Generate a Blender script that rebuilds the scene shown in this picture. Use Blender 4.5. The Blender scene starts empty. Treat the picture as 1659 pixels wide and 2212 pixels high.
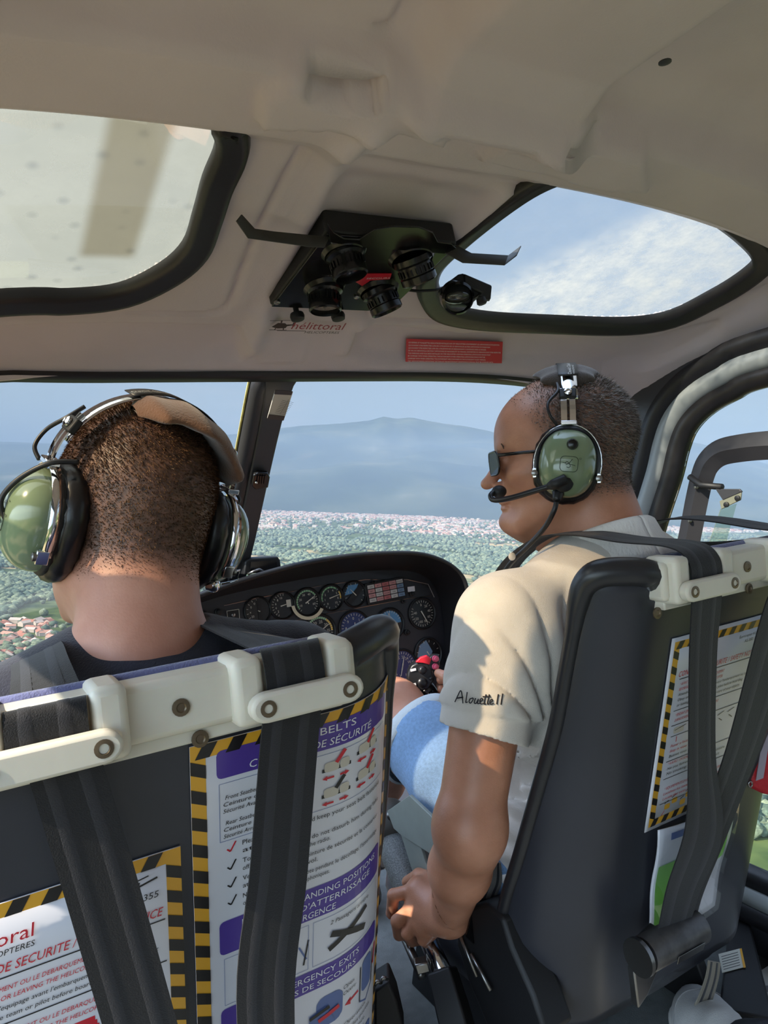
import bpy, math, random
import numpy as np
from mathutils import Vector, Matrix

random.seed(7); rng = np.random.default_rng(7)
S = bpy.context.scene
COL = S.collection

# ------------------------------------------------------------------ camera
# Cabin frame: X right, Y forward, Z up, floor at 0, centre line at X = 0.
CAM = np.array([-0.50, 0.0, 0.95])
FPX = 1600.0; CPX, CPY = 829.5, 1106.0
_xu = np.array([2740.0, 296.0, 1600.0]); _xu /= np.linalg.norm(_xu)
_yu = np.array([-930.0, -20.0, 1600.0]); _yu -= _xu * _yu.dot(_xu); _yu /= np.linalg.norm(_yu)
_zu = -np.cross(_xu, _yu)
if _zu[1] < 0: _zu = -_zu
CAB = np.stack([_xu, _yu, _zu])            # camera (right, up, forward) -> cabin


def ray(px, py):
    return CAB @ np.array([(px - CPX) / FPX, (CPY - py) / FPX, 1.0])


def at(px, py, X=None, Y=None, Z=None, d=None, pl=None):
    r = ray(px, py)
    if d is not None: t = d
    elif X is not None: t = (X - CAM[0]) / r[0]
    elif Y is not None: t = (Y - CAM[1]) / r[1]
    elif Z is not None: t = (Z - CAM[2]) / r[2]
    else:
        p0, n = np.array(pl[0]), np.array(pl[1]); t = (p0 - CAM).dot(n) / r.dot(n)
    return CAM + r * t


cd = bpy.data.cameras.new('camera'); cam = bpy.data.objects.new('camera', cd); COL.objects.link(cam)
R3 = CAB  # columns: right, up, forward in cabin coords
cam.matrix_world = Matrix(((R3[0][0], R3[0][1], -R3[0][2], CAM[0]), (R3[1][0], R3[1][1], -R3[1][2], CAM[1]),
                           (R3[2][0], R3[2][1], -R3[2][2], CAM[2]), (0, 0, 0, 1)))
cd.sensor_width = 36; cd.lens = 36 * FPX / 2212.0; cd.clip_start = 0.02; cd.clip_end = 60000
S.camera = cam

# ------------------------------------------------------------------ ground frame (the aircraft is banked a little)
ALT = 170.0
_gn = np.array([0.035, 1.0, -0.02875]); _gn /= np.linalg.norm(_gn)
_gf = np.array([0, 0, 1.0]) - _gn * _gn[2]; _gf /= np.linalg.norm(_gf)
_gr = np.cross(_gn, _gf); _gr = _gr if _gr[0] > 0 else -_gr
GR, GF, GU = CAB @ _gr, CAB @ _gf, CAB @ _gn      # ground right / forward / up in cabin coords
GM = Matrix(((GR[0], GF[0], GU[0], CAM[0]), (GR[1], GF[1], GU[1], CAM[1]), (GR[2], GF[2], GU[2], CAM[2]), (0, 0, 0, 1)))


def gpt(px, py):
    """photo pixel -> point on the ground plane, ground frame"""
    r = ray(px, py); g = np.array([r.dot(GR), r.dot(GF), r.dot(GU)])
    t = -ALT / g[2]; return g * t


# ------------------------------------------------------------------ sky, sun, exposure
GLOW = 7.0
SUN_AZ, SUN_EL = 95.0, 40.0        # degrees left of the nose, degrees up (cabin frame)
sd = np.array([-math.sin(math.radians(SUN_AZ)) * math.cos(math.radians(SUN_EL)),
               math.cos(math.radians(SUN_AZ)) * math.cos(math.radians(SUN_EL)), math.sin(math.radians(SUN_EL))])
sun_l = bpy.data.lights.new('sun', 'SUN'); sun_l.energy = 3.8; sun_l.angle = math.radians(0.6); sun_l.color = (1.0, 0.88, 0.72)
sun = bpy.data.objects.new('sun', sun_l); COL.objects.link(sun)
sun.rotation_euler = Vector(sd).to_track_quat('Z', 'Y').to_euler()

w = bpy.data.worlds.new('sky'); S.world = w; w.use_nodes = True
nt = w.node_tree; nt.nodes.clear()
out = nt.nodes.new('ShaderNodeOutputWorld'); bg = nt.nodes.new('ShaderNodeBackground')
tc = nt.nodes.new('ShaderNodeTexCoord')
gx = np.array([GR, GF, GU])
dots = []
for v in gx:
    n = nt.nodes.new('ShaderNodeVectorMath'); n.operation = 'DOT_PRODUCT'; n.inputs[1].default_value = tuple(v)
    nt.links.new(tc.outputs['Generated'], n.inputs[0]); dots.append(n)
cmb = nt.nodes.new('ShaderNodeCombineXYZ')
for i in range(3): nt.links.new(dots[i].outputs['Value'], cmb.inputs[i])
ramp = nt.nodes.new('ShaderNodeValToRGB')
nt.links.new(dots[2].outputs['Value'], ramp.inputs['Fac'])
cr = ramp.color_ramp
cols = [(0.0, (.48, .59, .70)), (0.04, (.60, .71, .76)), (0.10, (.54, .66, .74)), (0.2, (.43, .55, .72)), (0.5, (.40, .52, .74)), (1.0, (.40, .50, .70))]
while len(cr.elements) < len(cols): cr.elements.new(0.5)
for e, (p, c) in zip(cr.elements, cols): e.position = p; e.color = (*c, 1)
cn = nt.nodes.new('ShaderNodeTexNoise'); cn.inputs['Scale'].default_value = 5.5; cn.inputs['Detail'].default_value = 7
mp = nt.nodes.new('ShaderNodeMapping'); mp.inputs['Scale'].default_value = (1, 1, 5)
nt.links.new(cmb.outputs[0], mp.inputs['Vector']); nt.links.new(mp.outputs[0], cn.inputs['Vector'])
cr2 = nt.nodes.new('ShaderNodeValToRGB'); cr2.color_ramp.elements[0].position = .5; cr2.color_ramp.elements[1].position = .78
nt.links.new(cn.outputs['Fac'], cr2.inputs['Fac'])
band = nt.nodes.new('ShaderNodeValToRGB')     # clouds lie low over the hills
nt.links.new(dots[2].outputs['Value'], band.inputs['Fac'])
b = band.color_ramp; b.elements[0].position = .03; b.elements[0].color = (0, 0, 0, 1); b.elements[1].position = .2; b.elements[1].color = (0.05, 0.05, 0.05, 1)
e = b.elements.new(.075); e.color = (.6, .6, .6, 1)
mul = nt.nodes.new('ShaderNodeMath'); mul.operation = 'MULTIPLY'
nt.links.new(cr2.outputs[0], mul.inputs[0]); nt.links.new(band.outputs[0], mul.inputs[1])
mx = nt.nodes.new('ShaderNodeMixRGB'); mx.inputs[2].default_value = (.78, .78, .82, 1)
nt.links.new(mul.outputs[0], mx.inputs[0]); nt.links.new(ramp.outputs[0], mx.inputs[1])
# the sky is brighter round the sun, boosted to add light in the cabin
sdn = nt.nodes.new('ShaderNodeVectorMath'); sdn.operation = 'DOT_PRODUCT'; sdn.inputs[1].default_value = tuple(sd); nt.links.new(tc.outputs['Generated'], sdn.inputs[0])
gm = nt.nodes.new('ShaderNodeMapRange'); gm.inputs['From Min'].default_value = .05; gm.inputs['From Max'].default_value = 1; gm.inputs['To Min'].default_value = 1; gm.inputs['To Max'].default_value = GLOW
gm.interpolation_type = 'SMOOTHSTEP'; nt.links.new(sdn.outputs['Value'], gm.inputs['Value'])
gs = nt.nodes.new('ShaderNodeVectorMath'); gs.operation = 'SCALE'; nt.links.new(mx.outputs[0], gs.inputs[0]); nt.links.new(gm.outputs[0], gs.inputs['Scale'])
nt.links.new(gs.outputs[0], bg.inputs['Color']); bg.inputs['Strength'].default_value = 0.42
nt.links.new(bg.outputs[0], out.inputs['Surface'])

S.view_settings.view_transform = 'Standard'; S.view_settings.look = 'None'
S.view_settings.exposure = 1.25; S.view_settings.gamma = 1.0; S.view_settings.use_curve_mapping = False
S.cycles.use_denoising = True
S.cycles.max_bounces = 8; S.cycles.diffuse_bounces = 4; S.cycles.glossy_bounces = 3; S.cycles.transmission_bounces = 4
S.cycles.transparent_max_bounces = 12; S.cycles.volume_bounces = 2
S.cycles.sample_clamp_indirect = 4.0; S.cycles.caustics_reflective = False; S.cycles.caustics_refractive = False
S.cycles.use_adaptive_sampling = True; S.cycles.adaptive_threshold = 0.02

# ------------------------------------------------------------------ helpers: materials
def lin(c):
    c = c / 255.0
    return c / 12.92 if c <= .04045 else ((c + .055) / 1.055) ** 2.4


def rgb(r, g, b): return (lin(r), lin(g), lin(b), 1.0)


MATS = {}


def mat(name, col, rough=.5, metal=0., var=.0, vscale=20., bump=0., bscale=200., coat=0., spec=.5, sheen=0., sss=0., col2=None, stretch=None):
    if name in MATS: return MATS[name]
    m = bpy.data.materials.new(name); m.use_nodes = True; t = m.node_tree; p = t.nodes['Principled BSDF']
    p.inputs['Base Color'].default_value = rgb(*col); p.inputs['Roughness'].default_value = rough
    p.inputs['Metallic'].default_value = metal; p.inputs['Specular IOR Level'].default_value = spec
    p.inputs['Coat Weight'].default_value = coat; p.inputs['Coat Roughness'].default_value = .08
    p.inputs['Sheen Weight'].default_value = sheen
    if sss:
        p.inputs['Subsurface Weight'].default_value = sss; p.inputs['Subsurface Radius'].default_value = (.012, .004, .002)
        p.inputs['Subsurface Scale'].default_value = .6
    tcn = t.nodes.new('ShaderNodeTexCoord'); vec = tcn.outputs['Object']
    if stretch:
        mpn = t.nodes.new('ShaderNodeMapping'); mpn.inputs['Scale'].default_value = stretch
        t.links.new(vec, mpn.inputs['Vector']); vec = mpn.outputs[0]
    if var or col2:
        n = t.nodes.new('ShaderNodeTexNoise'); n.inputs['Scale'].default_value = vscale; n.inputs['Detail'].default_value = 4
        t.links.new(vec, n.inputs['Vector'])
        r = t.nodes.new('ShaderNodeValToRGB'); c = np.array(rgb(*col)[:3])
        c2 = np.array(rgb(*col2)[:3]) if col2 else c * (1 + var)
        c1 = c if col2 else c * (1 - var)
        r.color_ramp.elements[0].color = (*c1, 1); r.color_ramp.elements[1].color = (*np.clip(c2, 0, 1), 1)
        r.color_ramp.elements[0].position = .35; r.color_ramp.elements[1].position = .65
        t.links.new(n.outputs['Fac'], r.inputs['Fac']); t.links.new(r.outputs[0], p.inputs['Base Color'])
    if bump:
        n = t.nodes.new('ShaderNodeTexNoise'); n.inputs['Scale'].default_value = bscale; n.inputs['Detail'].default_value = 3
        t.links.new(vec, n.inputs['Vector'])
        bn = t.nodes.new('ShaderNodeBump'); bn.inputs['Strength'].default_value = bump; bn.inputs['Distance'].default_value = .002
        t.links.new(n.outputs['Fac'], bn.inputs['Height']); t.links.new(bn.outputs[0], p.inputs['Normal'])
    MATS[name] = m
    return m


def glassmat(name, tint, gloss=.06, haze=0.0, hazecol=(200, 205, 200), noise=0.0, scale=40., clean=None, smear=None):
    """clear acrylic sheet: mostly transparent, a weak mirror, optional scattering dirt"""
    m = bpy.data.materials.new(name); m.use_nodes = True; t = m.node_tree; t.nodes.clear()
    o = t.nodes.new('ShaderNodeOutputMaterial'); tr = t.nodes.new('ShaderNodeBsdfTransparent'); tr.inputs[0].default_value = (*tint, 1)
    gl = t.nodes.new('ShaderNodeBsdfGlossy'); gl.inputs['Roughness'].default_value = .02
    fr = t.nodes.new('ShaderNodeFresnel'); fr.inputs['IOR'].default_value = 1.3
    mm = t.nodes.new('ShaderNodeMath'); mm.operation = 'MULTIPLY'; mm.inputs[1].default_value = gloss * 10
    t.links.new(fr.outputs[0], mm.inputs[0])
    mx = t.nodes.new('ShaderNodeMixShader'); t.links.new(mm.outputs[0], mx.inputs[0]); t.links.new(tr.outputs[0], mx.inputs[1]); t.links.new(gl.outputs[0], mx.inputs[2])
    last = mx
    if haze:
        tl = t.nodes.new('ShaderNodeBsdfTranslucent'); tl.inputs[0].default_value = rgb(*hazecol)
        mh = t.nodes.new('ShaderNodeMixShader'); t.links.new(mx.outputs[0], mh.inputs[1]); t.links.new(tl.outputs[0], mh.inputs[2])
        mh.inputs[0].default_value = haze
        if noise:
            tcn = t.nodes.new('ShaderNodeTexCoord'); n = t.nodes.new('ShaderNodeTexNoise'); n.inputs['Scale'].default_value = scale
            n.inputs['Detail'].default_value = 9; n.inputs['Roughness'].default_value = .7
            t.links.new(tcn.outputs['Object'], n.inputs['Vector'])
            n2 = t.nodes.new('ShaderNodeTexVoronoi'); n2.inputs['Scale'].default_value = 34
            t.links.new(tcn.outputs['Object'], n2.inputs['Vector'])
            spot = t.nodes.new('ShaderNodeMapRange'); spot.inputs['From Min'].default_value = 0; spot.inputs['From Max'].default_value = .28
            spot.inputs['To Min'].default_value = -.22; spot.inputs['To Max'].default_value = 0
            t.links.new(n2.outputs['Distance'], spot.inputs['Value'])
            mr = t.nodes.new('ShaderNodeMapRange'); mr.inputs['From Min'].default_value = .3; mr.inputs['From Max'].default_value = .7
            mr.inputs['To Min'].default_value = haze - noise; mr.inputs['To Max'].default_value = min(1, haze + noise)
            t.links.new(n.outputs['Fac'], mr.inputs['Value'])
            ad = t.nodes.new('ShaderNodeMath'); ad.operation = 'ADD'; ad.use_clamp = True
            t.links.new(mr.outputs[0], ad.inputs[0]); t.links.new(spot.outputs[0], ad.inputs[1])
            res = ad
            if clean:      # one side of the sheet is still clear: (direction x, y, edge, width)
                sx_ = t.nodes.new('ShaderNodeVectorMath'); sx_.operation = 'DOT_PRODUCT'; sx_.inputs[1].default_value = (clean[0], clean[1], 0); t.links.new(tcn.outputs['Object'], sx_.inputs[0])
                m2 = t.nodes.new('ShaderNodeMapRange'); m2.inputs['From Min'].default_value = clean[2]; m2.inputs['From Max'].default_value = clean[2] + clean[3]; m2.inputs['To Min'].default_value = .12; m2.interpolation_type = 'SMOOTHSTEP'
                t.links.new(sx_.outputs['Value'], m2.inputs['Value']); mm2 = t.nodes.new('ShaderNodeMath'); mm2.operation = 'MULTIPLY'; t.links.new(ad.outputs[0], mm2.inputs[0]); t.links.new(m2.outputs[0], mm2.inputs[1]); res = mm2
            t.links.new(res.outputs[0], mh.inputs[0])
            if smear:      # soot streak on the sheet: centre x, half width, y limit
                xs_n = t.nodes.new('ShaderNodeSeparateXYZ'); t.links.new(tcn.outputs['Object'], xs_n.inputs[0])
                ab = t.nodes.new('ShaderNodeMath'); ab.operation = 'SUBTRACT'; ab.inputs[1].default_value = smear[0]; t.links.new(xs_n.outputs['X'], ab.inputs[0])
                ab2 = t.nodes.new('ShaderNodeMath'); ab2.operation = 'ABSOLUTE'; t.links.new(ab.outputs[0], ab2.inputs[0])
                m3 = t.nodes.new('ShaderNodeMapRange'); m3.inputs['From Min'].default_value = smear[1] + .008; m3.inputs['From Max'].default_value = smear[1] - .008; m3.interpolation_type = 'SMOOTHSTEP'; t.links.new(ab2.outputs[0], m3.inputs['Value'])
                m4 = t.nodes.new('ShaderNodeMapRange'); m4.inputs['From Min'].default_value = smear[2] + .01; m4.inputs['From Max'].default_value = smear[2] - .01; m4.interpolation_type = 'SMOOTHSTEP'; t.links.new(xs_n.outputs['Y'], m4.inputs['Value'])
                m5 = t.nodes.new('ShaderNodeMath'); m5.operation = 'MULTIPLY'; t.links.new(m3.outputs[0], m5.inputs[0]); t.links.new(m4.outputs[0], m5.inputs[1])
                for node, ci in ((tl, rgb(*hazecol)), (tr, (*tint, 1))):
                    mc = t.nodes.new('ShaderNodeMixRGB'); mc.inputs[1].default_value = ci; mc.inputs[2].default_value = (ci[0] * .62, ci[1] * .56, ci[2] * .46, 1); t.links.new(m5.outputs[0], mc.inputs[0]); t.links.new(mc.outputs[0], node.inputs[0])
        last = mh
    t.links.new(last.outputs[0], o.inputs[0])
    return m


# ------------------------------------------------------------------ helpers: objects
def tag(o, label=None, cat=None, group=None, kind=None):
    if label: o['label'] = label
    if cat: o['category'] = cat
    if group: o['group'] = group
    if kind: o['kind'] = kind
    return o


def thing(name, label, cat, loc=(0, 0, 0), group=None):
    o = bpy.data.objects.new(name, None); COL.objects.link(o); o.location = Vector([float(v) for v in loc])
    o.empty_display_size = .05
    return tag(o, label, cat, group)


def wloc(o):
    p = Vector((0, 0, 0))
    while o is not None: p += o.location; o = o.parent
    return p


def place(o, parent):
    COL.objects.link(o)
    if parent is not None:
        o.parent = parent
    return o


class MB:
    """collects world-space geometry of ONE object"""
    def __init__(s): s.v = []; s.f = []

    def add(s, vs, fs):
        b = len(s.v); s.v.extend([tuple(map(float, q)) for q in vs]); s.f.extend([tuple(b + i for i in f) for f in fs]); return s

    def box(s, c, size, R=None):
        c = np.array(c, float); h = np.array(size, float) / 2; R = np.eye(3) if R is None else np.array(R)
        vs = [c + R @ (h * np.array(k)) for k in [(-1, -1, -1), (1, -1, -1), (1, 1, -1), (-1, 1, -1), (-1, -1, 1), (1, -1, 1), (1, 1, 1), (-1, 1, 1)]]
        return s.add(vs, [(0, 3, 2, 1), (4, 5, 6, 7), (0, 1, 5, 4), (1, 2, 6, 5), (2, 3, 7, 6), (3, 0, 4, 7)])

    def prism(s, poly, ext):
        """3-D polygon extruded by vector"""
        n = len(poly); e = np.array(ext, float); p = [np.array(q, float) for q in poly]
        return s.add(p + [q + e for q in p], [tuple(range(n))[::-1], tuple(range(n, 2 * n))] + [(i, (i + 1) % n, n + (i + 1) % n, n + i) for i in range(n)])

    def tube(s, pts, r, n=12, closed=False, flat=1.0, up=None):
        pts = [np.array(p, float) for p in pts]; m = len(pts); rs = r if hasattr(r, '__len__') else [r] * m
        vs = []; prev = None
        for i in range(m):
            if closed: t = pts[(i + 1) % m] - pts[i - 1]
            else: t = pts[min(i + 1, m - 1)] - pts[max(i - 1, 0)]
            t = t / (np.linalg.norm(t) + 1e-12)
            if prev is None:
                a = np.array(up if up is not None else (0, 0, 1.0), float)
                if abs(a.dot(t)) > .95: a = np.array([1.0, 0, 0])
            else: a = prev
            u = a - t * a.dot(t); u /= np.linalg.norm(u); prev = u; v = np.cross(t, u)
            for k in range(n):
                an = 2 * math.pi * k / n; vs.append(pts[i] + rs[i] * (math.cos(an) * u * flat + math.sin(an) * v))
        fs = []
        for i in range(m if closed else m - 1):
            j = (i + 1) % m
            for k in range(n): fs.append((i * n + k, i * n + (k + 1) % n, j * n + (k + 1) % n, j * n + k))
        if not closed: fs += [tuple(range(n))[::-1], tuple((m - 1) * n + k for k in range(n))]
        return s.add(vs, fs)

    def lathe(s, c, axis, prof, n=32, cap=True):
        """prof: (radius, height along axis)"""
        c = np.array(c, float); z = np.array(axis, float); z /= np.linalg.norm(z)
        a = np.array([1.0, 0, 0]) if abs(z[0]) < .8 else np.array([0, 1.0, 0])
        x = np.cross(a, z); x /= np.linalg.norm(x); y = np.cross(z, x)
        vs = [c + z * h + r * (math.cos(2 * math.pi * k / n) * x + math.sin(2 * math.pi * k / n) * y) for r, h in prof for k in range(n)]
        m = len(prof); fs = [(i * n + k, i * n + (k + 1) % n, (i + 1) * n + (k + 1) % n, (i + 1) * n + k) for i in range(m - 1) for k in range(n)]
        if cap: fs += [tuple(range(n))[::-1], tuple((m - 1) * n + k for k in range(n))]
        return s.add(vs, fs)

    def grid(s, fn, nu, nv):
        vs = [fn(i / nu, j / nv) for j in range(nv + 1) for i in range(nu + 1)]
        return s.add(vs, [(j * (nu + 1) + i, j * (nu + 1) + i + 1, (j + 1) * (nu + 1) + i + 1, (j + 1) * (nu + 1) + i) for j in range(nv) for i in range(nu)])

    def ell(s, c, r, R=None, nu=20, nv=12, zmin=-1.0, e=1.0):
        c = np.array(c, float); R = np.eye(3) if R is None else np.array(R)
        def fn(u, v):
            a = 2 * math.pi * u; b_ = -math.pi / 2 + math.pi * v
            sg = lambda q: math.copysign(abs(q) ** e, q)
            p = np.array([sg(math.cos(a)) * sg(math.cos(b_)), sg(math.sin(a)) * sg(math.cos(b_)), max(zmin, sg(math.sin(b_)))]) * np.array(r)
            return c + R @ p
        return s.grid(fn, nu, nv)

    def build(s, name, m, parent=None, smooth=False, bevel=0., solid=0., sub=0, seg=2):
        me = bpy.data.meshes.new(name); o = bpy.data.objects.new(name, me)
        off = wloc(parent) if parent is not None else Vector((0, 0, 0))
        vs = np.array(s.v, dtype=np.float64) - np.array(off)
        if parent is None:
            c = (vs.max(0) + vs.min(0)) / 2; c[2] = vs[:, 2].min(); vs = vs - c; o.location = Vector(c)
        me.from_pydata(vs.tolist(), [], s.f)
        me.materials.append(m)
        if smooth:
            me.shade_smooth()
            if smooth is not True:
                me.set_sharp_from_angle(angle=math.radians(smooth))
        place(o, parent)
        if solid:
            q = o.modifiers.new('thickness', 'SOLIDIFY'); q.thickness = solid; q.offset = 0
        if bevel:
            q = o.modifiers.new('bevel', 'BEVEL'); q.width = bevel; q.segments = seg; q.limit_method = 'ANGLE'; q.angle_limit = math.radians(35)
            me.shade_smooth(); me.set_sharp_from_angle(angle=math.radians(50)) if not smooth else None
            q.harden_normals = False
        if sub:
            q = o.modifiers.new('sub', 'SUBSURF'); q.levels = sub; q.render_levels = sub
        return o


def cr_path(pts, n=8, closed=False):
    """Catmull-Rom through points"""
    P = [np.array(p, float) for p in pts]; m = len(P); o = []
    for i in range(m if closed else m - 1):
        g = lambda k: P[k % m] if closed else P[min(max(k, 0), m - 1)]
        a, b_, c, d = g(i - 1), g(i), g(i + 1), g(i + 2)
        for k in range(n):
            t = k / n
            o.append(.5 * ((2 * b_) + (c - a) * t + (2 * a - 5 * b_ + 4 * c - d) * t * t + (-a + 3 * b_ - 3 * c + d) * t ** 3))
    if not closed: o.append(P[-1])
    return o


_tc = {}


def text_geo(s, bold=False):
    if s in _tc: return _tc[s]
    cu = bpy.data.curves.new('t', 'FONT'); cu.body = s; cu.size = 1.0; cu.resolution_u = 2
    ob = bpy.data.objects.new('t', cu); COL.objects.link(ob)
    dg = bpy.context.evaluated_depsgraph_get(); me = bpy.data.meshes.new_from_object(ob.evaluated_get(dg))
    v = np.array([q.co[:] for q in me.vertices]); f = [tuple(p.vertices) for p in me.polygons]
    bpy.data.objects.remove(ob); bpy.data.curves.remove(cu); bpy.data.meshes.remove(me)
    _tc[s] = (v, f); return v, f


def text(mb, s, size, fn, x=0., y=0., align='L', shear=0., xs=1.0, width=None):
    """lettering: fn maps flat (x, y) to world"""
    v, f = text_geo(s)
    if not len(v): return mb
    v = v.copy(); wd = v[:, 0].max() - v[:, 0].min()
    k = size * xs
    if width: k = width / wd
    X = (v[:, 0] - v[:, 0].min()) * k + v[:, 1] * size * shear; Y = v[:, 1] * size
    if align == 'C': X -= wd * k / 2
    if align == 'R': X -= wd * k
    return mb.add([fn(x + a, y + b_) for a, b_ in zip(X, Y)], f)


def frame(c, right, up):
    """flat mapping for lettering and decals"""
    c = np.array(c, float); r = np.array(right, float); r /= np.linalg.norm(r); u = np.array(up, float); u -= r * u.dot(r); u /= np.linalg.norm(u)
    return lambda x, y, z=0.: c + r * x + u * y + np.cross(r, u) * z


def rrect(w_, h_, r, n=5):
    o = []
    for cx, cy, a0 in ((w_ / 2 - r, h_ / 2 - r, 0), (-w_ / 2 + r, h_ / 2 - r, 90), (-w_ / 2 + r, -h_ / 2 + r, 180), (w_ / 2 - r, -h_ / 2 + r, 270)):
        for k in range(n + 1):
            a = math.radians(a0 + 90 * k / n); o.append((cx + r * math.cos(a), cy + r * math.sin(a)))
    return o


# ------------------------------------------------------------------ helpers: implicit bodies
def smin(a, b_, k):
    h = np.clip(.5 + .5 * (b_ - a) / k, 0, 1); return b_ + (a - b_) * h - k * h * (1 - h)


def smax(a, b_, k): return -smin(-a, -b_, k)


class Body:
    """smooth union of limbs and ellipsoids, meshed by surface nets"""
    def __init__(s): s.p = []; s.post = None

    def cap(s, a, b_, ra, rb=None, k=.012, op='+'):
        s.p.append(('c', np.array(a, float), np.array(b_, float), ra, ra if rb is None else rb, k, op)); return s

    def ell(s, c, r, R=None, k=.012, op='+'):
        s.p.append(('e', np.array(c, float), np.array(r, float), np.eye(3) if R is None else np.array(R), None, k, op)); return s

    def cut(s, p0, n, k=.002):
        s.p.append(('h', np.array(p0, float), np.array(n, float) / np.linalg.norm(n), None, None, k, '^')); return s

    @staticmethod
    def prim(q, X, Y, Z):
        if q[0] == 'c':
            a, b_, ra, rb = q[1], q[2], q[3], q[4]; ba = b_ - a; l2 = ba.dot(ba) + 1e-12
            px, py, pz = X - a[0], Y - a[1], Z - a[2]
            h = np.clip((px * ba[0] + py * ba[1] + pz * ba[2]) / l2, 0, 1)
            return np.sqrt((px - ba[0] * h) ** 2 + (py - ba[1] * h) ** 2 + (pz - ba[2] * h) ** 2) - (ra + (rb - ra) * h)
        if q[0] == 'e':
            c, r, R = q[1], q[2], q[3]; px, py, pz = X - c[0], Y - c[1], Z - c[2]
            x = (R[0, 0] * px + R[1, 0] * py + R[2, 0] * pz); y = (R[0, 1] * px + R[1, 1] * py + R[2, 1] * pz); z = (R[0, 2] * px + R[1, 2] * py + R[2, 2] * pz)
            k0 = np.sqrt((x / r[0]) ** 2 + (y / r[1]) ** 2 + (z / r[2]) ** 2); k1 = np.sqrt((x / r[0] ** 2) ** 2 + (y / r[1] ** 2) ** 2 + (z / r[2] ** 2) ** 2)
            return k0 * (k0 - 1) / (k1 + 1e-6)
        return (X - q[1][0]) * q[2][0] + (Y - q[1][1]) * q[2][1] + (Z - q[1][2]) * q[2][2]

    def field(s, lo, hi, vox):
        xs = [np.arange(lo[i], hi[i] + vox, vox, dtype=np.float32) for i in range(3)]
        F = np.full([len(x) for x in xs], .05, np.float32)
        for q in s.p:
            if q[0] == 'h':
                X, Y, Z = xs[0][:, None, None], xs[1][None, :, None], xs[2][None, None, :]
                F = smax(F, Body.prim(q, X, Y, Z).astype(np.float32), q[5]); continue
            if q[0] == 'c':
                R_ = max(q[3], q[4]); mn = np.minimum(q[1], q[2]) - R_; mxx = np.maximum(q[1], q[2]) + R_
            else: R_ = q[2].max(); mn = q[1] - R_; mxx = q[1] + R_
            mg = q[5] + 3 * vox; sl = []
            for i in range(3):
                i0 = max(0, int((mn[i] - mg - lo[i]) / vox)); i1 = min(len(xs[i]), int((mxx[i] + mg - lo[i]) / vox) + 2); sl.append(slice(i0, max(i0, i1)))
            if any(z.stop <= z.start for z in sl): continue
            X, Y, Z = xs[0][sl[0]][:, None, None], xs[1][sl[1]][None, :, None], xs[2][sl[2]][None, None, :]
            dd = Body.prim(q, X, Y, Z).astype(np.float32); sub = F[tuple(sl)]
            F[tuple(sl)] = smin(sub, dd, q[5]) if q[6] == '+' else smax(sub, -dd, q[5])
        if s.post is not None: F = s.post(F, xs)
        return F, xs

    def net(s, lo, hi, vox):
        F, xs = s.field(lo, hi, vox); sg = F < 0
        n = [a - 1 for a in F.shape]
        act = np.zeros(n, np.uint8)
        for i in (0, 1):
            for j in (0, 1):
                for k in (0, 1): act += sg[i:i + n[0], j:j + n[1], k:k + n[2]]
        act = (act > 0) & (act < 8)
        idx = np.argwhere(act); ids = np.full(n, -1, np.int64); ids[act] = np.arange(len(idx))
        acc = np.zeros((len(idx), 3)); cnt = np.zeros(len(idx))
        C8 = [(i, j, k) for i in (0, 1) for j in (0, 1) for k in (0, 1)]
        for a in C8:
            for ax in range(3):
                if a[ax]: continue
                b_ = list(a); b_[ax] = 1
                fa = F[idx[:, 0] + a[0], idx[:, 1] + a[1], idx[:, 2] + a[2]]; fb = F[idx[:, 0] + b_[0], idx[:, 1] + b_[1], idx[:, 2] + b_[2]]
                c = (fa < 0) != (fb < 0); t = np.where(c, fa / np.where(c, fa - fb, 1), 0)
                p = np.tile(np.array(a, float), (len(idx), 1)); p[:, ax] += t
                acc[c] += p[c]; cnt[c] += 1
        V = (idx + acc / np.maximum(cnt, 1)[:, None]) * vox + np.array([x[0] for x in xs])
        Q = []
        for ax in range(3):
            o1, o2 = [(1, 2), (2, 0), (0, 1)][ax]
            sl0 = [slice(1, None)] * 3; sl1 = [slice(1, None)] * 3
            sA = [slice(1, -1)] * 3; sB = [slice(1, -1)] * 3; sA[ax] = slice(0, -1); sB[ax] = slice(1, None)
            A, B = sg[tuple(sA)], sg[tuple(sB)]; ch = np.argwhere(A != B)
            if not len(ch): continue
            e = ch.copy(); e[:, o1] += 1; e[:, o2] += 1      # edge start index in F
            flip = A[ch[:, 0], ch[:, 1], ch[:, 2]]
            def cell(d1, d2):
                c = e.copy(); c[:, o1] -= d1; c[:, o2] -= d2; return ids[c[:, 0], c[:, 1], c[:, 2]]
            q = np.stack([cell(1, 1), cell(0, 1), cell(0, 0), cell(1, 0)], 1); q[~flip] = q[~flip][:, ::-1]
            Q.append(q[(q >= 0).all(1)])
        return V, np.concatenate(Q) if Q else np.zeros((0, 4), int)

    def mesh(s, name, lo, hi, vox, fine=(), smooth_it=2):
        V, Q = s.net(np.array(lo), np.array(hi), vox); parts = []
        V = relax(V, Q, smooth_it)
        if len(fine):
            c = V[Q].mean(1); keep = np.ones(len(Q), bool)
            for flo, fhi, fv in fine: keep &= ~((c > np.array(flo) + vox * .3) & (c < np.array(fhi) - vox * .3)).all(1)
            Q = Q[keep]
        parts.append((V, Q))
        for flo, fhi, fv in fine:
            v, q = s.net(np.array(flo) - 3 * fv, np.array(fhi) + 3 * fv, fv); v = relax(v, q, smooth_it)
            c = v[q].mean(1); q = q[((c > np.array(flo)) & (c < np.array(fhi))).all(1)]; parts.append((v, q))
        b_ = 0; VV = []; QQ = []
        for v, q in parts: VV.append(v); QQ.append(q + b_); b_ += len(v)
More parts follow.
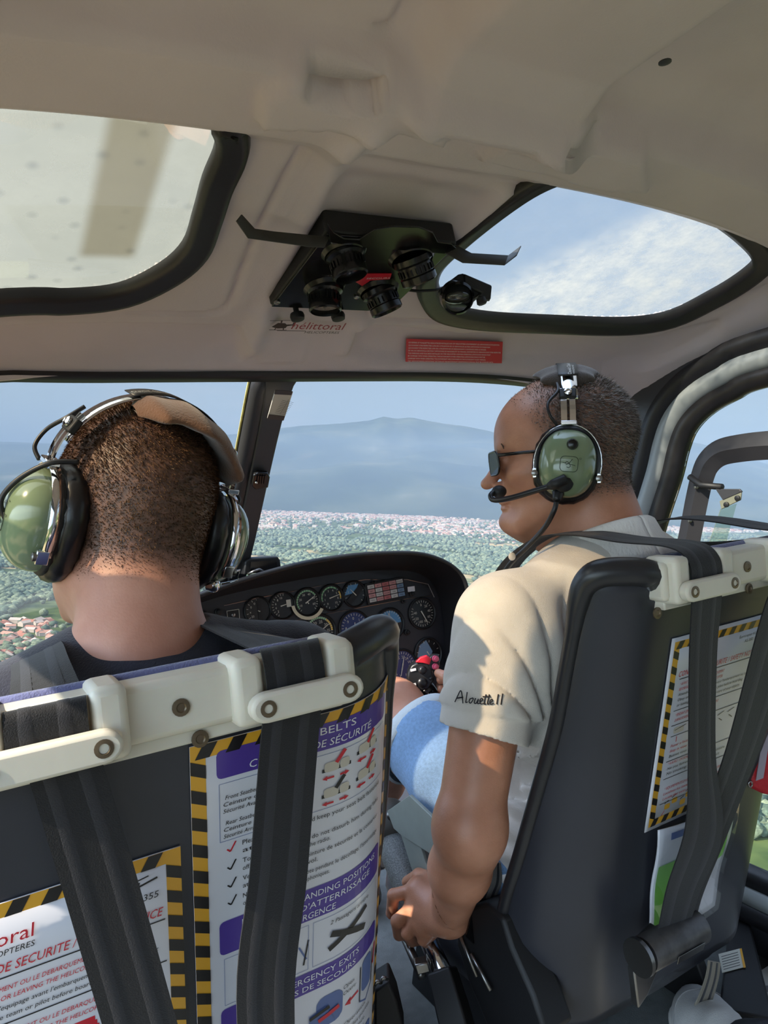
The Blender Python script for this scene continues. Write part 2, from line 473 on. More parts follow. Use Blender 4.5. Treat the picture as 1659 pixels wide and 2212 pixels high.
        V = np.concatenate(VV); Q = np.concatenate(QQ)
        used = np.unique(Q); mp_ = np.full(len(V), -1); mp_[used] = np.arange(len(used))
        return V[used], mp_[Q]


def relax(V, Q, it):
    for _ in range(it):
        acc = np.zeros_like(V); cnt = np.zeros(len(V))
        for a, b_ in ((0, 1), (1, 2), (2, 3), (3, 0)):
            np.add.at(acc, Q[:, a], V[Q[:, b_]]); np.add.at(acc, Q[:, b_], V[Q[:, a]]); np.add.at(cnt, Q[:, a], 1); np.add.at(cnt, Q[:, b_], 1)
        V = V * .5 + .5 * acc / np.maximum(cnt, 1)[:, None]
    return V


def np_obj(name, V, Q, m, parent=None, smooth=True, attr=None):
    me = bpy.data.meshes.new(name); off = np.array(wloc(parent)) if parent is not None else np.zeros(3)
    V = np.asarray(V, float) - off
    o = bpy.data.objects.new(name, me)
    if parent is None:
        c = (V.max(0) + V.min(0)) / 2; c[2] = V[:, 2].min(); V = V - c; o.location = Vector(c)
    me.vertices.add(len(V)); me.vertices.foreach_set('co', V.astype(np.float32).ravel())
    k = Q.shape[1]; me.loops.add(Q.size); me.loops.foreach_set('vertex_index', Q.astype(np.int32).ravel())
    me.polygons.add(len(Q)); me.polygons.foreach_set('loop_start', np.arange(0, Q.size, k, dtype=np.int32))
    if attr is not None:
        for nm, val in attr.items():
            a = me.attributes.new(nm, 'FLOAT', 'POINT'); a.data.foreach_set('value', val.astype(np.float32))
    me.update(calc_edges=True); me.validate(); me.materials.append(m)
    if smooth: me.shade_smooth()
    place(o, parent); return o


def vnormals(V, Q):
    N = np.zeros_like(V)
    n = np.cross(V[Q[:, 2]] - V[Q[:, 0]], V[Q[:, 3 if Q.shape[1] == 4 else 1]] - V[Q[:, 1 if Q.shape[1] == 4 else 0]])
    for a in range(Q.shape[1]): np.add.at(N, Q[:, a], n)
    return N / (np.linalg.norm(N, axis=1, keepdims=True) + 1e-12)


def wob(x, y, z, s_=1.0, seed=0.):
    """cheap smooth pseudo-noise"""
    return (np.sin(x * s_ + seed) * np.cos(y * s_ * 1.3 + seed * 2.1) + np.sin(z * s_ * 1.7 + x * s_ * .6 + seed * .7) * .7
            + np.sin((x + y) * s_ * 2.3 + seed) * np.cos((z - x) * s_ * 2.1 + 1.3 * seed) * .5) / 2.2
# ------------------------------------------------------------------ outside: land, hills, haze
def world_of(g): return np.array([CAM + GR * a + GF * b_ + GU * c for a, b_, c in np.atleast_2d(g)])


def gobj(name, V, Q, m, loc_g=None, smooth=False):
    """object built in the ground frame: verts relative to loc_g"""
    me = bpy.data.meshes.new(name); V = np.asarray(V, float); Q = np.asarray(Q)
    o = bpy.data.objects.new(name, me); loc_g = np.array([0, 0, 0] if loc_g is None else loc_g, float)
    me.vertices.add(len(V)); me.vertices.foreach_set('co', (V - loc_g).astype(np.float32).ravel())
    k = Q.shape[1]; me.loops.add(Q.size); me.loops.foreach_set('vertex_index', Q.astype(np.int32).ravel())
    me.polygons.add(len(Q)); me.polygons.foreach_set('loop_start', np.arange(0, Q.size, k, dtype=np.int32))
    me.update(calc_edges=True); me.materials.append(m)
    if smooth: me.shade_smooth()
    COL.objects.link(o); o.matrix_world = GM @ Matrix.Translation(Vector(loc_g)); return o


def land_mat(name, hills=False):
    m = bpy.data.materials.new(name); m.use_nodes = True; t = m.node_tree; p = t.nodes['Principled BSDF']
    p.inputs['Roughness'].default_value = 1; p.inputs['Specular IOR Level'].default_value = 0
    tcn = t.nodes.new('ShaderNodeTexCoord')
    def noise(s_, d=5):
        n = t.nodes.new('ShaderNodeTexNoise'); n.inputs['Scale'].default_value = s_; n.inputs['Detail'].default_value = d
        t.links.new(tcn.outputs['Object'], n.inputs['Vector']); return n
    def rampn(src, stops):
        r = t.nodes.new('ShaderNodeValToRGB'); c = r.color_ramp
        while len(c.elements) < len(stops): c.elements.new(.5)
        for e, (p_, q) in zip(c.elements, stops): e.position = p_; e.color = rgb(*q)
        t.links.new(src, r.inputs['Fac']); return r
    if hills:
        a = rampn(noise(.0014, 9).outputs['Fac'], [(.3, (30, 42, 28)), (.5, (52, 62, 40)), (.66, (84, 86, 60)), (.8, (134, 126, 104))])
        t.links.new(a.outputs[0], p.inputs['Base Color'])
    else:
        vo = t.nodes.new('ShaderNodeTexVoronoi'); vo.inputs['Scale'].default_value = .0062; vo.inputs['Randomness'].default_value = .9
        mpn = t.nodes.new('ShaderNodeMapping'); mpn.inputs['Rotation'].default_value = (0, 0, .5); mpn.inputs['Scale'].default_value = (1, 1.9, 1)
        t.links.new(tcn.outputs['Object'], mpn.inputs['Vector']); t.links.new(mpn.outputs[0], vo.inputs['Vector'])
        sp = t.nodes.new('ShaderNodeSeparateColor'); t.links.new(vo.outputs['Color'], sp.inputs[0])
        f = rampn(sp.outputs[0], [(0, (70, 80, 52)), (.3, (92, 100, 62)), (.5, (124, 122, 84)), (.62, (166, 146, 106)), (.8, (190, 164, 118)), (1, (206, 182, 140))])
        f.color_ramp.interpolation = 'CONSTANT'
        wv = noise(.03, 8); g = rampn(wv.outputs['Fac'], [(.3, (44, 62, 38)), (.6, (92, 104, 60)), (.75, (150, 140, 96))])
        mxn = t.nodes.new('ShaderNodeMixRGB'); r2 = rampn(noise(.0022, 3).outputs['Fac'], [(.46, (0, 0, 0)), (.54, (255, 255, 255))])
        t.links.new(r2.outputs[0], mxn.inputs[0]); t.links.new(g.outputs[0], mxn.inputs[1]); t.links.new(f.outputs[0], mxn.inputs[2])
        t.links.new(mxn.outputs[0], p.inputs['Base Color'])
    return m


gv = np.array([[x, y, -ALT] for y in (-800, 30000) for x in (-22000, 22000)], float)
ground = gobj('ground', gv, [[0, 1, 3, 2]], land_mat('plain_land')); tag(ground, kind='structure')


def mount(name, ridge, d0, d1, naz, nr, seed, rough):
    """hill range between two distances; ridge: (pixel x, pixel height above the horizon)"""
    rx = [a for a, _ in ridge]; rh = [b_ for _, b_ in ridge]
    V = []; az0, az1 = -56, 46
    for j in range(nr + 1):
        v = j / nr; dist = d0 + (d1 - d0) * v
        for i in range(naz + 1):
            az = math.radians(az0 + (az1 - az0) * i / naz); px = CPX + FPX * math.tan(az)
            H = np.interp(px, rx, rh) / FPX * d1 * math.cos(az) + ALT
            prof = math.sin(min(1, v * 1.0) * math.pi / 2) ** 1.35
            gx_, gy_ = dist * math.sin(az), dist * math.cos(az)
            nz = 0
            for o_ in range(5):
                s_ = 2 ** o_; nz += abs(math.sin(gx_ / 900 * s_ + seed + 1.7 * math.sin(gy_ / 1300 * s_ + o_ + seed))) / s_
            V.append((gx_, gy_, -ALT - 3 + H * prof + (nz / 1.94 - .6) * rough * H * (1 - v) * min(1, v * 3)))
    Q = [[j * (naz + 1) + i, j * (naz + 1) + i + 1, (j + 1) * (naz + 1) + i + 1, (j + 1) * (naz + 1) + i] for j in range(nr) for i in range(naz)]
    o = gobj(name, V, Q, MATS.setdefault('hill', land_mat('hill_scrub', True)), smooth=True); return tag(o, kind='structure')


hill_range = mount('trim_3', [(-2000, 70), (-300, 70), (0, 74), (250, 78), (450, 98), (560, 116), (640, 130), (720, 137), (790, 142), (820, 150), (850, 146), (880, 151),
    (920, 146), (960, 143), (1010, 138), (1060, 131), (1085, 120), (1200, 128), (1350, 132), (1480, 126), (1540, 116), (1600, 96), (1700, 72), (2200, 60)], 5600, 11500, 260, 70, 3., .42)
hill_range.name = 'hill_range'
fore = mount('foothills', [(-2000, 6), (0, 8), (300, 12), (560, 28), (680, 44), (760, 62), (860, 70), (950, 66), (1040, 58), (1120, 44), (1300, 30), (1500, 20), (1700, 12), (2200, 8)], 5000, 7600, 220, 40, 8., .5)

# haze: a real scattering volume over the plain
hz = MB(); lo = np.array([-16000, 260, -ALT - 20]); hi = np.array([16000, 16000, 560.])
vs = world_of([(x, y, z) for z in (lo[2], hi[2]) for y in (lo[1], hi[1]) for x in (lo[0], hi[0])])
hz.add(vs, [(0, 2, 3, 1), (4, 5, 7, 6), (0, 1, 5, 4), (2, 6, 7, 3), (0, 4, 6, 2), (1, 3, 7, 5)])
mh = bpy.data.materials.new('haze'); mh.use_nodes = True; t = mh.node_tree; t.nodes.clear()
o_ = t.nodes.new('ShaderNodeOutputMaterial'); vsn = t.nodes.new('ShaderNodeVolumePrincipled')
vsn.inputs['Color'].default_value = (.25, .325, .43, 1); vsn.inputs['Density'].default_value = 2.0e-4; vsn.inputs['Anisotropy'].default_value = -.25
t.links.new(vsn.outputs[0], o_.inputs['Volume'])
haze = hz.build('haze', mh); tag(haze, 'pale blue haze hanging over the plain and hills', 'haze', kind='stuff')


# trees -----------------------------------------------------------
def ico(sub):
    import bmesh
    bm = bmesh.new(); bmesh.ops.create_icosphere(bm, subdivisions=sub, radius=1)
    v = np.array([q.co[:] for q in bm.verts]); f = np.array([[q.index for q in p.verts] for p in bm.faces]); bm.free(); return v, f


def nofor(x, y):
    """open fields"""
    return np.sin(x / 95 + 1.1 * np.sin(y / 160)) * np.cos(y / 120 + .8 * np.sin(x / 210)) + .45 * np.sin(x / 37 + y / 51)


town_px = [(430, 1128), (560, 1096), (640, 1090), (800, 1100), (950, 1118), (1070, 1120), (1280, 1128), (1470, 1118), (1700, 1132), (1700, 1152), (1540, 1150), (1250, 1180), (1080, 1172), (960, 1160), (860, 1150), (760, 1146), (700, 1142), (620, 1150), (430, 1160)]
town = np.array([gpt(*q)[:2] for q in town_px])
town2 = np.array([gpt(*q)[:2] for q in [(-60, 1372), (40, 1340), (110, 1342), (135, 1400), (120, 1440), (-60, 1470)]])


def inside(P, poly):
    x, y = P[:, 0], P[:, 1]; c = np.zeros(len(P), bool); n = len(poly)
    for i in range(n):
        x0, y0 = poly[i]; x1, y1 = poly[(i + 1) % n]
        k = (y0 > y) != (y1 > y); c ^= k & (x < (x1 - x0) * (y - y0) / (y1 - y0 + 1e-9) + x0)
    return c


NT = 62000
az = np.radians(rng.uniform(-36, 34, NT)); dist = 420 * (4300 / 420) ** rng.uniform(0, 1, NT) ** .85
P = np.stack([dist * np.sin(az), dist * np.cos(az)], 1)
ok = (nofor(P[:, 0], P[:, 1]) < .30) | (rng.uniform(0, 1, NT) < .05)
ok &= (~inside(P, town)) | (rng.uniform(0, 1, NT) < .3); ok &= (~inside(P, town2)) | (rng.uniform(0, 1, NT) < .3)
P = P[ok]; dist = dist[ok]; rad = rng.uniform(3.0, 5.8, len(P)) * (1 + dist / 4200.)
order = np.argsort(dist); P, dist, rad = P[order], dist[order], rad[order]
# the 300 trees that stand nearest in view are individuals
px_ = CPX + FPX * P[:, 0] / P[:, 1]; py_ = CPY - FPX * 0 + 0 * px_
vis = ((px_ > 0) & (px_ < 135)) | ((px_ > 1575) & (px_ < 1659)) | ((px_ > 880) & (px_ < 965)) | ((px_ > 545) & (px_ < 1070) & (dist > 1300))
near_i = np.where(vis)[0][:300]; far_m = np.ones(len(P), bool); far_m[near_i] = False
leaf = [mat('tree_leaf_a', (106, 116, 92), .9, var=.35, vscale=.6, spec=.1), mat('tree_leaf_b', (126, 134, 106), .9, var=.35, vscale=.5, spec=.1), mat('tree_leaf_c', (92, 106, 88), .9, var=.3, vscale=.5, spec=.1)]
bark = mat('tree_bark', (84, 70, 54), .95)


def crown(seed):
    v, f = ico(3); r = np.random.default_rng(seed); d = np.zeros(len(v))
    for _ in range(14):
        a = r.normal(size=3); a /= np.linalg.norm(a); d = np.maximum(d, np.clip((v @ a - .55) / .45, 0, 1) ** .6 * r.uniform(.2, .42))
    v = v * (.72 + d)[:, None]; v[:, 2] = v[:, 2] * .85 + 1.15; return v, f


tree_meshes = []
for k in range(3):
    v, f = crown(k + 5); me = bpy.data.meshes.new('crown'); me.from_pydata(v.tolist(), [], f.tolist()); me.materials.append(leaf[k]); me.shade_smooth()
    tb = MB().tube([(0, 0, -.02), (0, 0, .3), (.03, 0, .75)], [.09, .07, .05], 8)
    mt = bpy.data.meshes.new('trunk'); mt.from_pydata(tb.v, [], tb.f); mt.materials.append(bark); tree_meshes.append((me, mt))
for n_, i in enumerate(near_i):
    me, mt = tree_meshes[n_ % 3]
    o = bpy.data.objects.new('tree', mt); COL.objects.link(o)
    o.matrix_world = GM @ Matrix.Translation(Vector((P[i, 0], P[i, 1], -ALT))) @ Matrix.Rotation(rng.uniform(0, 6.28), 4, 'Z') @ Matrix.Diagonal((rad[i], rad[i], rad[i] * rng.uniform(.9, 1.3), 1))
    tag(o, 'broadleaf tree far below on the wooded plain, one of those nearest the aircraft', 'tree', 'trees on the plain nearest the aircraft')
    c = bpy.data.objects.new('crown', me); COL.objects.link(c); c.parent = o
iv, if_ = ico(1)
for k in range(3):
    sel = np.where(far_m)[0][k::3]; n_ = len(sel)
    j = rng.uniform(.7, 1.25, (n_, len(iv), 1)) * iv[None] * rad[sel][:, None, None]
    j[:, :, 2] = j[:, :, 2] * .75 + rad[sel][:, None] * .6
    j[:, :, :2] += P[sel][:, None, :]; j[:, :, 2] -= ALT
    F_ = (if_[None] + (np.arange(n_) * len(iv))[:, None, None]).reshape(-1, 3)
    o = gobj('woodland', j.reshape(-1, 3), F_, leaf[k], (0, 2000, -ALT), smooth=False)
    tag(o, ['dark green woodland spread over the plain below', 'lighter green woodland trees mixed into the plain below', 'deep green tree cover among the fields below'][k], 'woodland', kind='stuff')

# houses ----------------------------------------------------------
def house_geo(w_, l_, h_, r_):
    x, y = w_ / 2, l_ / 2
    V = [(-x, -y, 0), (x, -y, 0), (x, y, 0), (-x, y, 0), (-x, -y, h_), (x, -y, h_), (x, y, h_), (-x, y, h_), (0, -y, h_ + r_), (0, y, h_ + r_)]
    return np.array(V, float), [(0, 1, 5, 4), (1, 2, 6, 5), (2, 3, 7, 6), (3, 0, 4, 7), (4, 5, 8, 8), (6, 7, 9, 9)], [(5, 6, 9, 8), (7, 4, 8, 9)]


wallm = [mat('house_wall_cream', (206, 188, 168), .9), mat('house_wall_white', (186, 176, 166), .9)]
roofm = [mat('house_roof_tile', (176, 116, 92), .9), mat('house_roof_pink', (190, 142, 118), .9), mat('house_roof_pale', (198, 178, 160), .9)]


def scatter(poly, n):
    lo_, hi_ = poly.min(0), poly.max(0); o = []
    while len(o) < n:
        q = rng.uniform(lo_, hi_, (n * 4, 2)); q = q[inside(q, poly)]
        dens = np.sin(q[:, 0] / 310 + 2) * np.cos(q[:, 1] / 420 + 1) + .5 * np.sin(q[:, 0] / 130) + .4
        o += [tuple(z) for z in q[rng.uniform(-1.1, 1, len(q)) < dens]]
    return np.array(o[:n])


Ph = np.concatenate([scatter(town2, 120), scatter(town, 5200)])
Ph = Ph[np.argsort(np.hypot(Ph[:, 0], Ph[:, 1]))]
hm = []
for k in range(3):
    V, Fw, Fr = house_geo(10, 15, 4.5, 2.6); Vr = V.copy(); Vr[4:8, :2] *= 1.08
    a = bpy.data.meshes.new('house_wall'); a.from_pydata(V.tolist(), [], [tuple(dict.fromkeys(f)) for f in Fw]); a.materials.append(wallm[k % 2])
    b_ = bpy.data.meshes.new('house_roof'); b_.from_pydata((Vr + [0, 0, .05]).tolist(), [], Fr); b_.materials.append(roofm[k]); hm.append((a, b_))
for n_ in range(300):
    a, b_ = hm[rng.integers(3)]; s_ = rng.uniform(.55, 1.0)
    o = bpy.data.objects.new('house', a); COL.objects.link(o)
    o.matrix_world = GM @ Matrix.Translation(Vector((Ph[n_, 0], Ph[n_, 1], -ALT))) @ Matrix.Rotation(rng.uniform(0, 3.14), 4, 'Z') @ Matrix.Diagonal((s_, s_, s_, 1))
    tag(o, 'small pale house with a terracotta roof on the plain below, among those nearest the aircraft', 'house', 'nearest houses on the plain')
    c = bpy.data.objects.new('roof', b_); COL.objects.link(c); c.parent = o
rest = Ph[300:]
for part_ in range(5):
    sel = rest[part_::5]; VV, FF = [], []
    for x, y in sel:
        s_ = rng.uniform(.9, 1.9) * (1 if rng.uniform() < .9 else 1.8); V, Fw, Fr = house_geo(11 * s_, 16 * s_, 5 * rng.uniform(.9, 1.8), 2.6)
        an = rng.uniform(0, 3.14); c_, sn = math.cos(an), math.sin(an); R_ = np.array([[c_, -sn, 0], [sn, c_, 0], [0, 0, 1]])
        W = V @ R_.T + [x, y, -ALT]; fs = Fr if part_ < 3 else Fw; b0 = len(VV) * 10
        VV.append(W); FF += [[b0 + i for i in f] for f in fs]
    pass
VV, Fa, Fb = [], {0: [], 1: [], 2: []}, {0: [], 1: []}
for i_, (x, y) in enumerate(rest):
    s_ = rng.uniform(.9, 1.8) * (1 if rng.uniform() < .93 else 1.9); V, Fw, Fr = house_geo(11 * s_, 16 * s_, 5 * rng.uniform(.9, 1.8), 2.6)
    an = rng.uniform(0, 3.14); c_, sn = math.cos(an), math.sin(an); R_ = np.array([[c_, -sn, 0], [sn, c_, 0], [0, 0, 1]])
    VV.append(V @ R_.T + [x, y, -ALT]); b0 = i_ * 10; k = int(rng.integers(3)); k2 = int(rng.integers(2))
    Fa[k] += [[b0 + j for j in f] for f in Fr]; Fb[k2] += [[b0 + j for j in f] for f in Fw]
VV = np.concatenate(VV); me = bpy.data.meshes.new('distant_town'); fl = []; mi = []
for k in Fa: fl += Fa[k]; mi += [k] * len(Fa[k])
for k in Fb: fl += [list(dict.fromkeys(f)) for f in Fb[k]]; mi += [3 + k] * len(Fb[k])
me.from_pydata((VV - [0, 4000, -ALT]).tolist(), [], fl)
for m_ in roofm + wallm: me.materials.append(m_)
me.polygons.foreach_set('material_index', mi); me.update()
dt = bpy.data.objects.new('distant_town', me); COL.objects.link(dt); dt.matrix_world = GM @ Matrix.Translation(Vector((0, 4000, -ALT)))
tag(dt, 'town of pale houses with terracotta roofs spread at the foot of the hills', 'town', kind='stuff')

# ------------------------------------------------------------------ cabin materials
M_head = mat('headliner', (212, 199, 203), .62, var=.03, vscale=9, bump=.12, bscale=380)
M_rub = mat('black_rubber', (28, 27, 30), .48, bump=.1, bscale=300)
M_gasket = mat('window_gasket', (34, 32, 33), .4, bump=.15, bscale=60)
M_frame = mat('door_frame_paint', (150, 154, 153), .42)
M_grey = mat('grey_plastic', (62, 63, 68), .5, bump=.1, bscale=500)
M_dark = mat('dark_post', (52, 52, 56), .45, bump=.08, bscale=400)
M_blk = mat('gloss_black', (14, 14, 16), .18)
M_mblk = mat('matt_black', (22, 22, 24), .55, bump=.1, bscale=600)
M_white = mat('white_plastic', (214, 208, 194), .42, var=.03, vscale=30, sss=.15)
M_chrome = mat('chrome', (225, 225, 228), .09, 1.0)
M_steel = mat('steel', (150, 148, 146), .32, 1.0)
M_seat = mat('seat_shell', (50, 51, 58), .36, var=.08, vscale=7, bump=.05, bscale=700)
M_tube = mat('seat_rim', (40, 40, 44), .34, var=.1, vscale=30)
M_clear = glassmat('clear_acrylic', (.97, .985, .98), .03)
_sp = at(205, 560, Z=1.24); _c = np.array([(-.755 - .26) / 2, (.65 + .99) / 2]); SMX, SMY = _sp[0] - _c[0], _sp[1] - _c[1]
M_sky1 = glassmat('weathered_acrylic', (.80, .70, .52), .04, .50, (142, 140, 122), .08, 4., smear=(SMX, .030, SMY))
M_sky2 = glassmat('crazed_acrylic', (.9, .95, .95), .04, .62, (150, 148, 136), .38, 18., clean=(.85, .5, -.10, .10))
M_belt = mat('belt_webbing', (22, 21, 24), .66, spec=.36, bump=.35, bscale=900, sheen=.15, stretch=(1, 1, 1))

# ------------------------------------------------------------------ roof lining (structure)
YB = [-1.2, .40, .52, .555, .575, .655, .672, .69, .80, .93, 1.02, 1.035, 1.055, 1.115, 1.135, 1.16]
ZB = [1.37, 1.365, 1.362, 1.345, 1.300, 1.287, 1.295, 1.30, 1.268, 1.236, 1.207, 1.205, 1.197, 1.163, 1.150, 1.143]


def sstep(a, b_, x): t = np.clip((x - a) / (b_ - a), 0, 1); return t * t * (3 - 2 * t)


def roof0(X, Y):
    z = np.interp(Y, YB, ZB); a = np.abs(X)
    z = z - .055 * (a / .66) ** 3.2 - .05 * sstep(.66, .78, a)
    return z


def roofpt(px, py, off=0., fn=None):
    r = ray(px, py); lo_, hi_ = .3, 2.2; fn = fn or roof0
    for _ in range(40):
        m_ = (lo_ + hi_) / 2; p = CAM + r * m_
        if p[2] - fn(p[0], p[1]) > 0: hi_ = m_
        else: lo_ = m_
    p = CAM + r * lo_; p[2] += off; return p


def roofS(X, Y):
    return np.interp(Y, [.5, 1.02, 1.2], [1.346, 1.207, 1.13]) - .055 * (np.abs(X) / .66) ** 3.2 - .05 * sstep(.66, .78, np.abs(X))


def pxpoly(pts, fn=None): return np.array([roofpt(*q, fn=fn)[:2] for q in pts])


def sdpoly(X, Y, poly):
    """signed distance to polygon (negative inside), vectorised"""
    d = np.full(X.shape, 1e9); c = np.zeros(X.shape, bool); n = len(poly)
    for i in range(n):
        x0, y0 = poly[i]; x1, y1 = poly[(i + 1) % n]; ex, ey = x1 - x0, y1 - y0
        t = np.clip(((X - x0) * ex + (Y - y0) * ey) / (ex * ex + ey * ey + 1e-12), 0, 1)
        d = np.minimum(d, np.hypot(X - x0 - t * ex, Y - y0 - t * ey))
        k = (y0 > Y) != (y1 > Y); c ^= k & (X < ex * (Y - y0) / (ey + 1e-12 * (ey == 0)) + x0)
    return np.where(c, -d, d)


skyR = pxpoly([(945, 590), (1005, 530), (1100, 455), (1180, 405), (1250, 384), (1330, 388), (1430, 413), (1520, 462), (1600, 520), (1634, 562), (1615, 592), (1540, 640), (1430, 690), (1300, 700), (1100, 692), (985, 676), (945, 640)], roofS)
skyR = np.array([q[:2] for q in cr_path([(a, b_, 0) for a, b_ in skyR], 6, True)])
skyLr = pxpoly([(20, 646), (150, 645), (260, 632), (350, 590), (405, 540), (430, 470), (450, 400), (478, 330), (470, 285), (430, 248)], roofS)
lx = skyLr[:, 0]; edge = [(-.74, .96), (-.755, .85), (-.745, .72), (-.70, .66)]
skyL = np.array(list(skyLr) + [(-.50, .645), (-.66, .65)] + edge[::-1] + [(-.70, .99)])
skyL = np.array([q[:2] for q in cr_path([(a, b_, 0) for a, b_ in skyL], 5, True)])
# recesses and pads pressed into the lining
pocketL = pxpoly([(655, 142), (742, 156), (835, 168), (800, 214), (730, 208), (660, 190)])
pocketR = pxpoly([(1212, 256), (1262, 262), (1312, 284), (1308, 308), (1262, 300), (1218, 286)])
gusL = pxpoly([(566, 190), (632, 118), (660, 132), (760, 150), (878, 120), (905, 200), (975, 262), (960, 300), (860, 268), (700, 262), (560, 258)])
gusR = pxpoly([(1090, 295), (1215, 250), (1320, 275), (1390, 310), (1400, 400), (1290, 395), (1180, 362), (1030, 330)])
headL = pxpoly([(-300, 712), (0, 706), (420, 702), (520, 705), (545, 740), (520, 785), (430, 792), (0, 816), (-300, 840)])
headR = pxpoly([(765, 705), (800, 702), (1000, 722), (1300, 735), (1420, 728), (1560, 690), (1560, 730), (1400, 800), (1300, 812), (1000, 800), (800, 788), (750, 770)])
doorp = pxpoly([(545, 727), (668, 733), (655, 783), (560, 780)])
ridge = np.array([roofpt(*q)[:2] for q in [(800, 262), (745, 320), (690, 420), (640, 520), (590, 620), (560, 700), (540, 745)]])
seamL = np.array([roofpt(*q)[:2] for q in [(655, 320), (615, 380), (565, 480), (520, 590), (498, 655), (478, 672), (440, 680), (0, 690)]])
seamR = np.array([roofpt(*q)[:2] for q in [(790, 676), (800, 690), (900, 694), (1100, 706), (1300, 718), (1400, 715), (1540, 670), (1659, 622)]])
seamT = np.array([roofpt(*q)[:2] for q in [(0, 12), (200, 20), (420, 38), (600, 62), (730, 92), (800, 92), (850, 60), (880, 0)]])


def dline(X, Y, P_):
    d = np.full(X.shape, 1e9)
    for (x0, y0), (x1, y1) in zip(P_[:-1], P_[1:]):
        ex, ey = x1 - x0, y1 - y0; t = np.clip(((X - x0) * ex + (Y - y0) * ey) / (ex * ex + ey * ey + 1e-12), 0, 1)
        d = np.minimum(d, np.hypot(X - x0 - t * ex, Y - y0 - t * ey))
    return d


def roofz(X, Y):
    z = roof0(X, Y)
    # wide box beam along the centre line, aft of the hoop
    beam = (1 - sstep(.085, .13, np.abs(X - .01))) * (1 - sstep(.56, .60, Y)); z = z - .040 * beam
    # centre channel carrying the vent box, with a rolled edge each side
    ch = (1 - sstep(.09, .125, np.abs(X))) * sstep(.70, .74, Y) * (1 - sstep(.99, 1.02, Y)); z = z + .012 * ch
    z = z - .016 * np.exp(-(dline(X, Y, ridge) / .017) ** 2)
    z = z - .012 * np.exp(-(dline(-X, Y, ridge) / .014) ** 2) * (Y > .7)
    for g in (gusL, gusR): z = z - .013 * (1 - sstep(-.004, .005, sdpoly(X, Y, g)))
    for g, dp in ((pocketL, .10), (pocketR, .09)): z = z + dp * (1 - sstep(-.006, .001, sdpoly(X, Y, g)))
    for g in (headL, headR): z = z + .016 * (1 - sstep(-.016, .004, sdpoly(X, Y, g)))
    z = z - .003 * (1 - sstep(-.002, .003, sdpoly(X, Y, doorp)))
    for sm in (seamL, seamR, seamT): z = z + .009 * np.exp(-(dline(X, Y, sm) / .0042) ** 2)
    # soft dents in the crossing panel
    z = z + .004 * wob(X * 60, Y * 60, X * 0, .35, 2.) * (np.abs(X) < .14) * (Y > .6) * (Y < .8)
    return z


HX = .005
xs_ = np.arange(-.78, .7801, HX); ys_ = np.concatenate([np.arange(-1.1, .3, .03), np.arange(.3, 1.1401, HX)])
XX, YY = np.meshgrid(xs_, ys_); ZZ = roofz(XX, YY)
front_lim = 1.137 - .03 * (np.abs(XX) / .7) ** 2
YY = np.minimum(YY, front_lim); 
Vr = np.stack([XX, YY, ZZ], -1).reshape(-1, 3); nx = len(xs_)
ii, jj = np.meshgrid(np.arange(nx - 1), np.arange(len(ys_) - 1)); a0 = (jj * nx + ii).ravel()
Qr = np.stack([a0, a0 + nx, a0 + nx + 1, a0 + 1], 1)
cc = Vr[Qr].mean(1); hole = (sdpoly(cc[:, 0], cc[:, 1], skyR) < .002) | (sdpoly(cc[:, 0], cc[:, 1], skyL) < .002)
hole &= cc[:, 1] > .676
ext = np.ptp(Vr[Qr][:, :, 1], axis=1) < 1e-5
Qr = Qr[~hole & ~ext]
ceiling = np_obj('ceiling', Vr, Qr, M_head); tag(ceiling, kind='structure')
q = ceiling.modifiers.new('thickness', 'SOLIDIFY'); q.thickness = .012; q.offset = -1

for nm, poly, pm_, dz in (('window_1', skyL, M_sky1, .012), ('window_2', skyR, M_sky2, .012)):
    V = []; c = poly.mean(0); n = len(poly)
    rings = 14
    for k in range(rings + 1):
        q_ = c + (poly - c) * (k / rings) * 1.03 if k else np.tile(c, (n, 1)) + (poly - c) * 1e-3
        V += [(x, y, roofS(x, y) + dz) for x, y in q_]
    F_ = [[k * n + i, k * n + (i + 1) % n, (k + 1) * n + (i + 1) % n, (k + 1) * n + i] for k in range(rings) for i in range(n)]
    pane = np_obj(nm, np.array(V), np.array(F_), pm_); tag(pane, kind='structure')
    g = MB()
    pts = [np.array((x, y, roofS(x, y) + .002)) for x, y in poly]
    # flat black rubber frame with a raised lip
    n_ = len(pts); Vg = []
    for i in range(n_):
        p = poly[i]; tn = poly[(i + 1) % n_] - poly[i - 1]; tn = tn / np.linalg.norm(tn); nr_ = np.array([tn[1], -tn[0]])
        if (p - c).dot(nr_) < 0: nr_ = -nr_
        for o1, h1 in ((-.006, .010), (-.006, -.001), (.002, -.006), (.012, -.006), (.018, -.009), (.025, -.008), (.028, .0), (.028, .006)):
            x, y = p + nr_ * o1; Vg.append((x, y, roofS(x, y) + h1))
    g.v = Vg; g.f = [(i * 8 + k, i * 8 + k + 1, ((i + 1) % n_) * 8 + k + 1, ((i + 1) % n_) * 8 + k) for i in range(n_) for k in range(7)]
    g.build('gasket', M_gasket, pane, smooth=True)

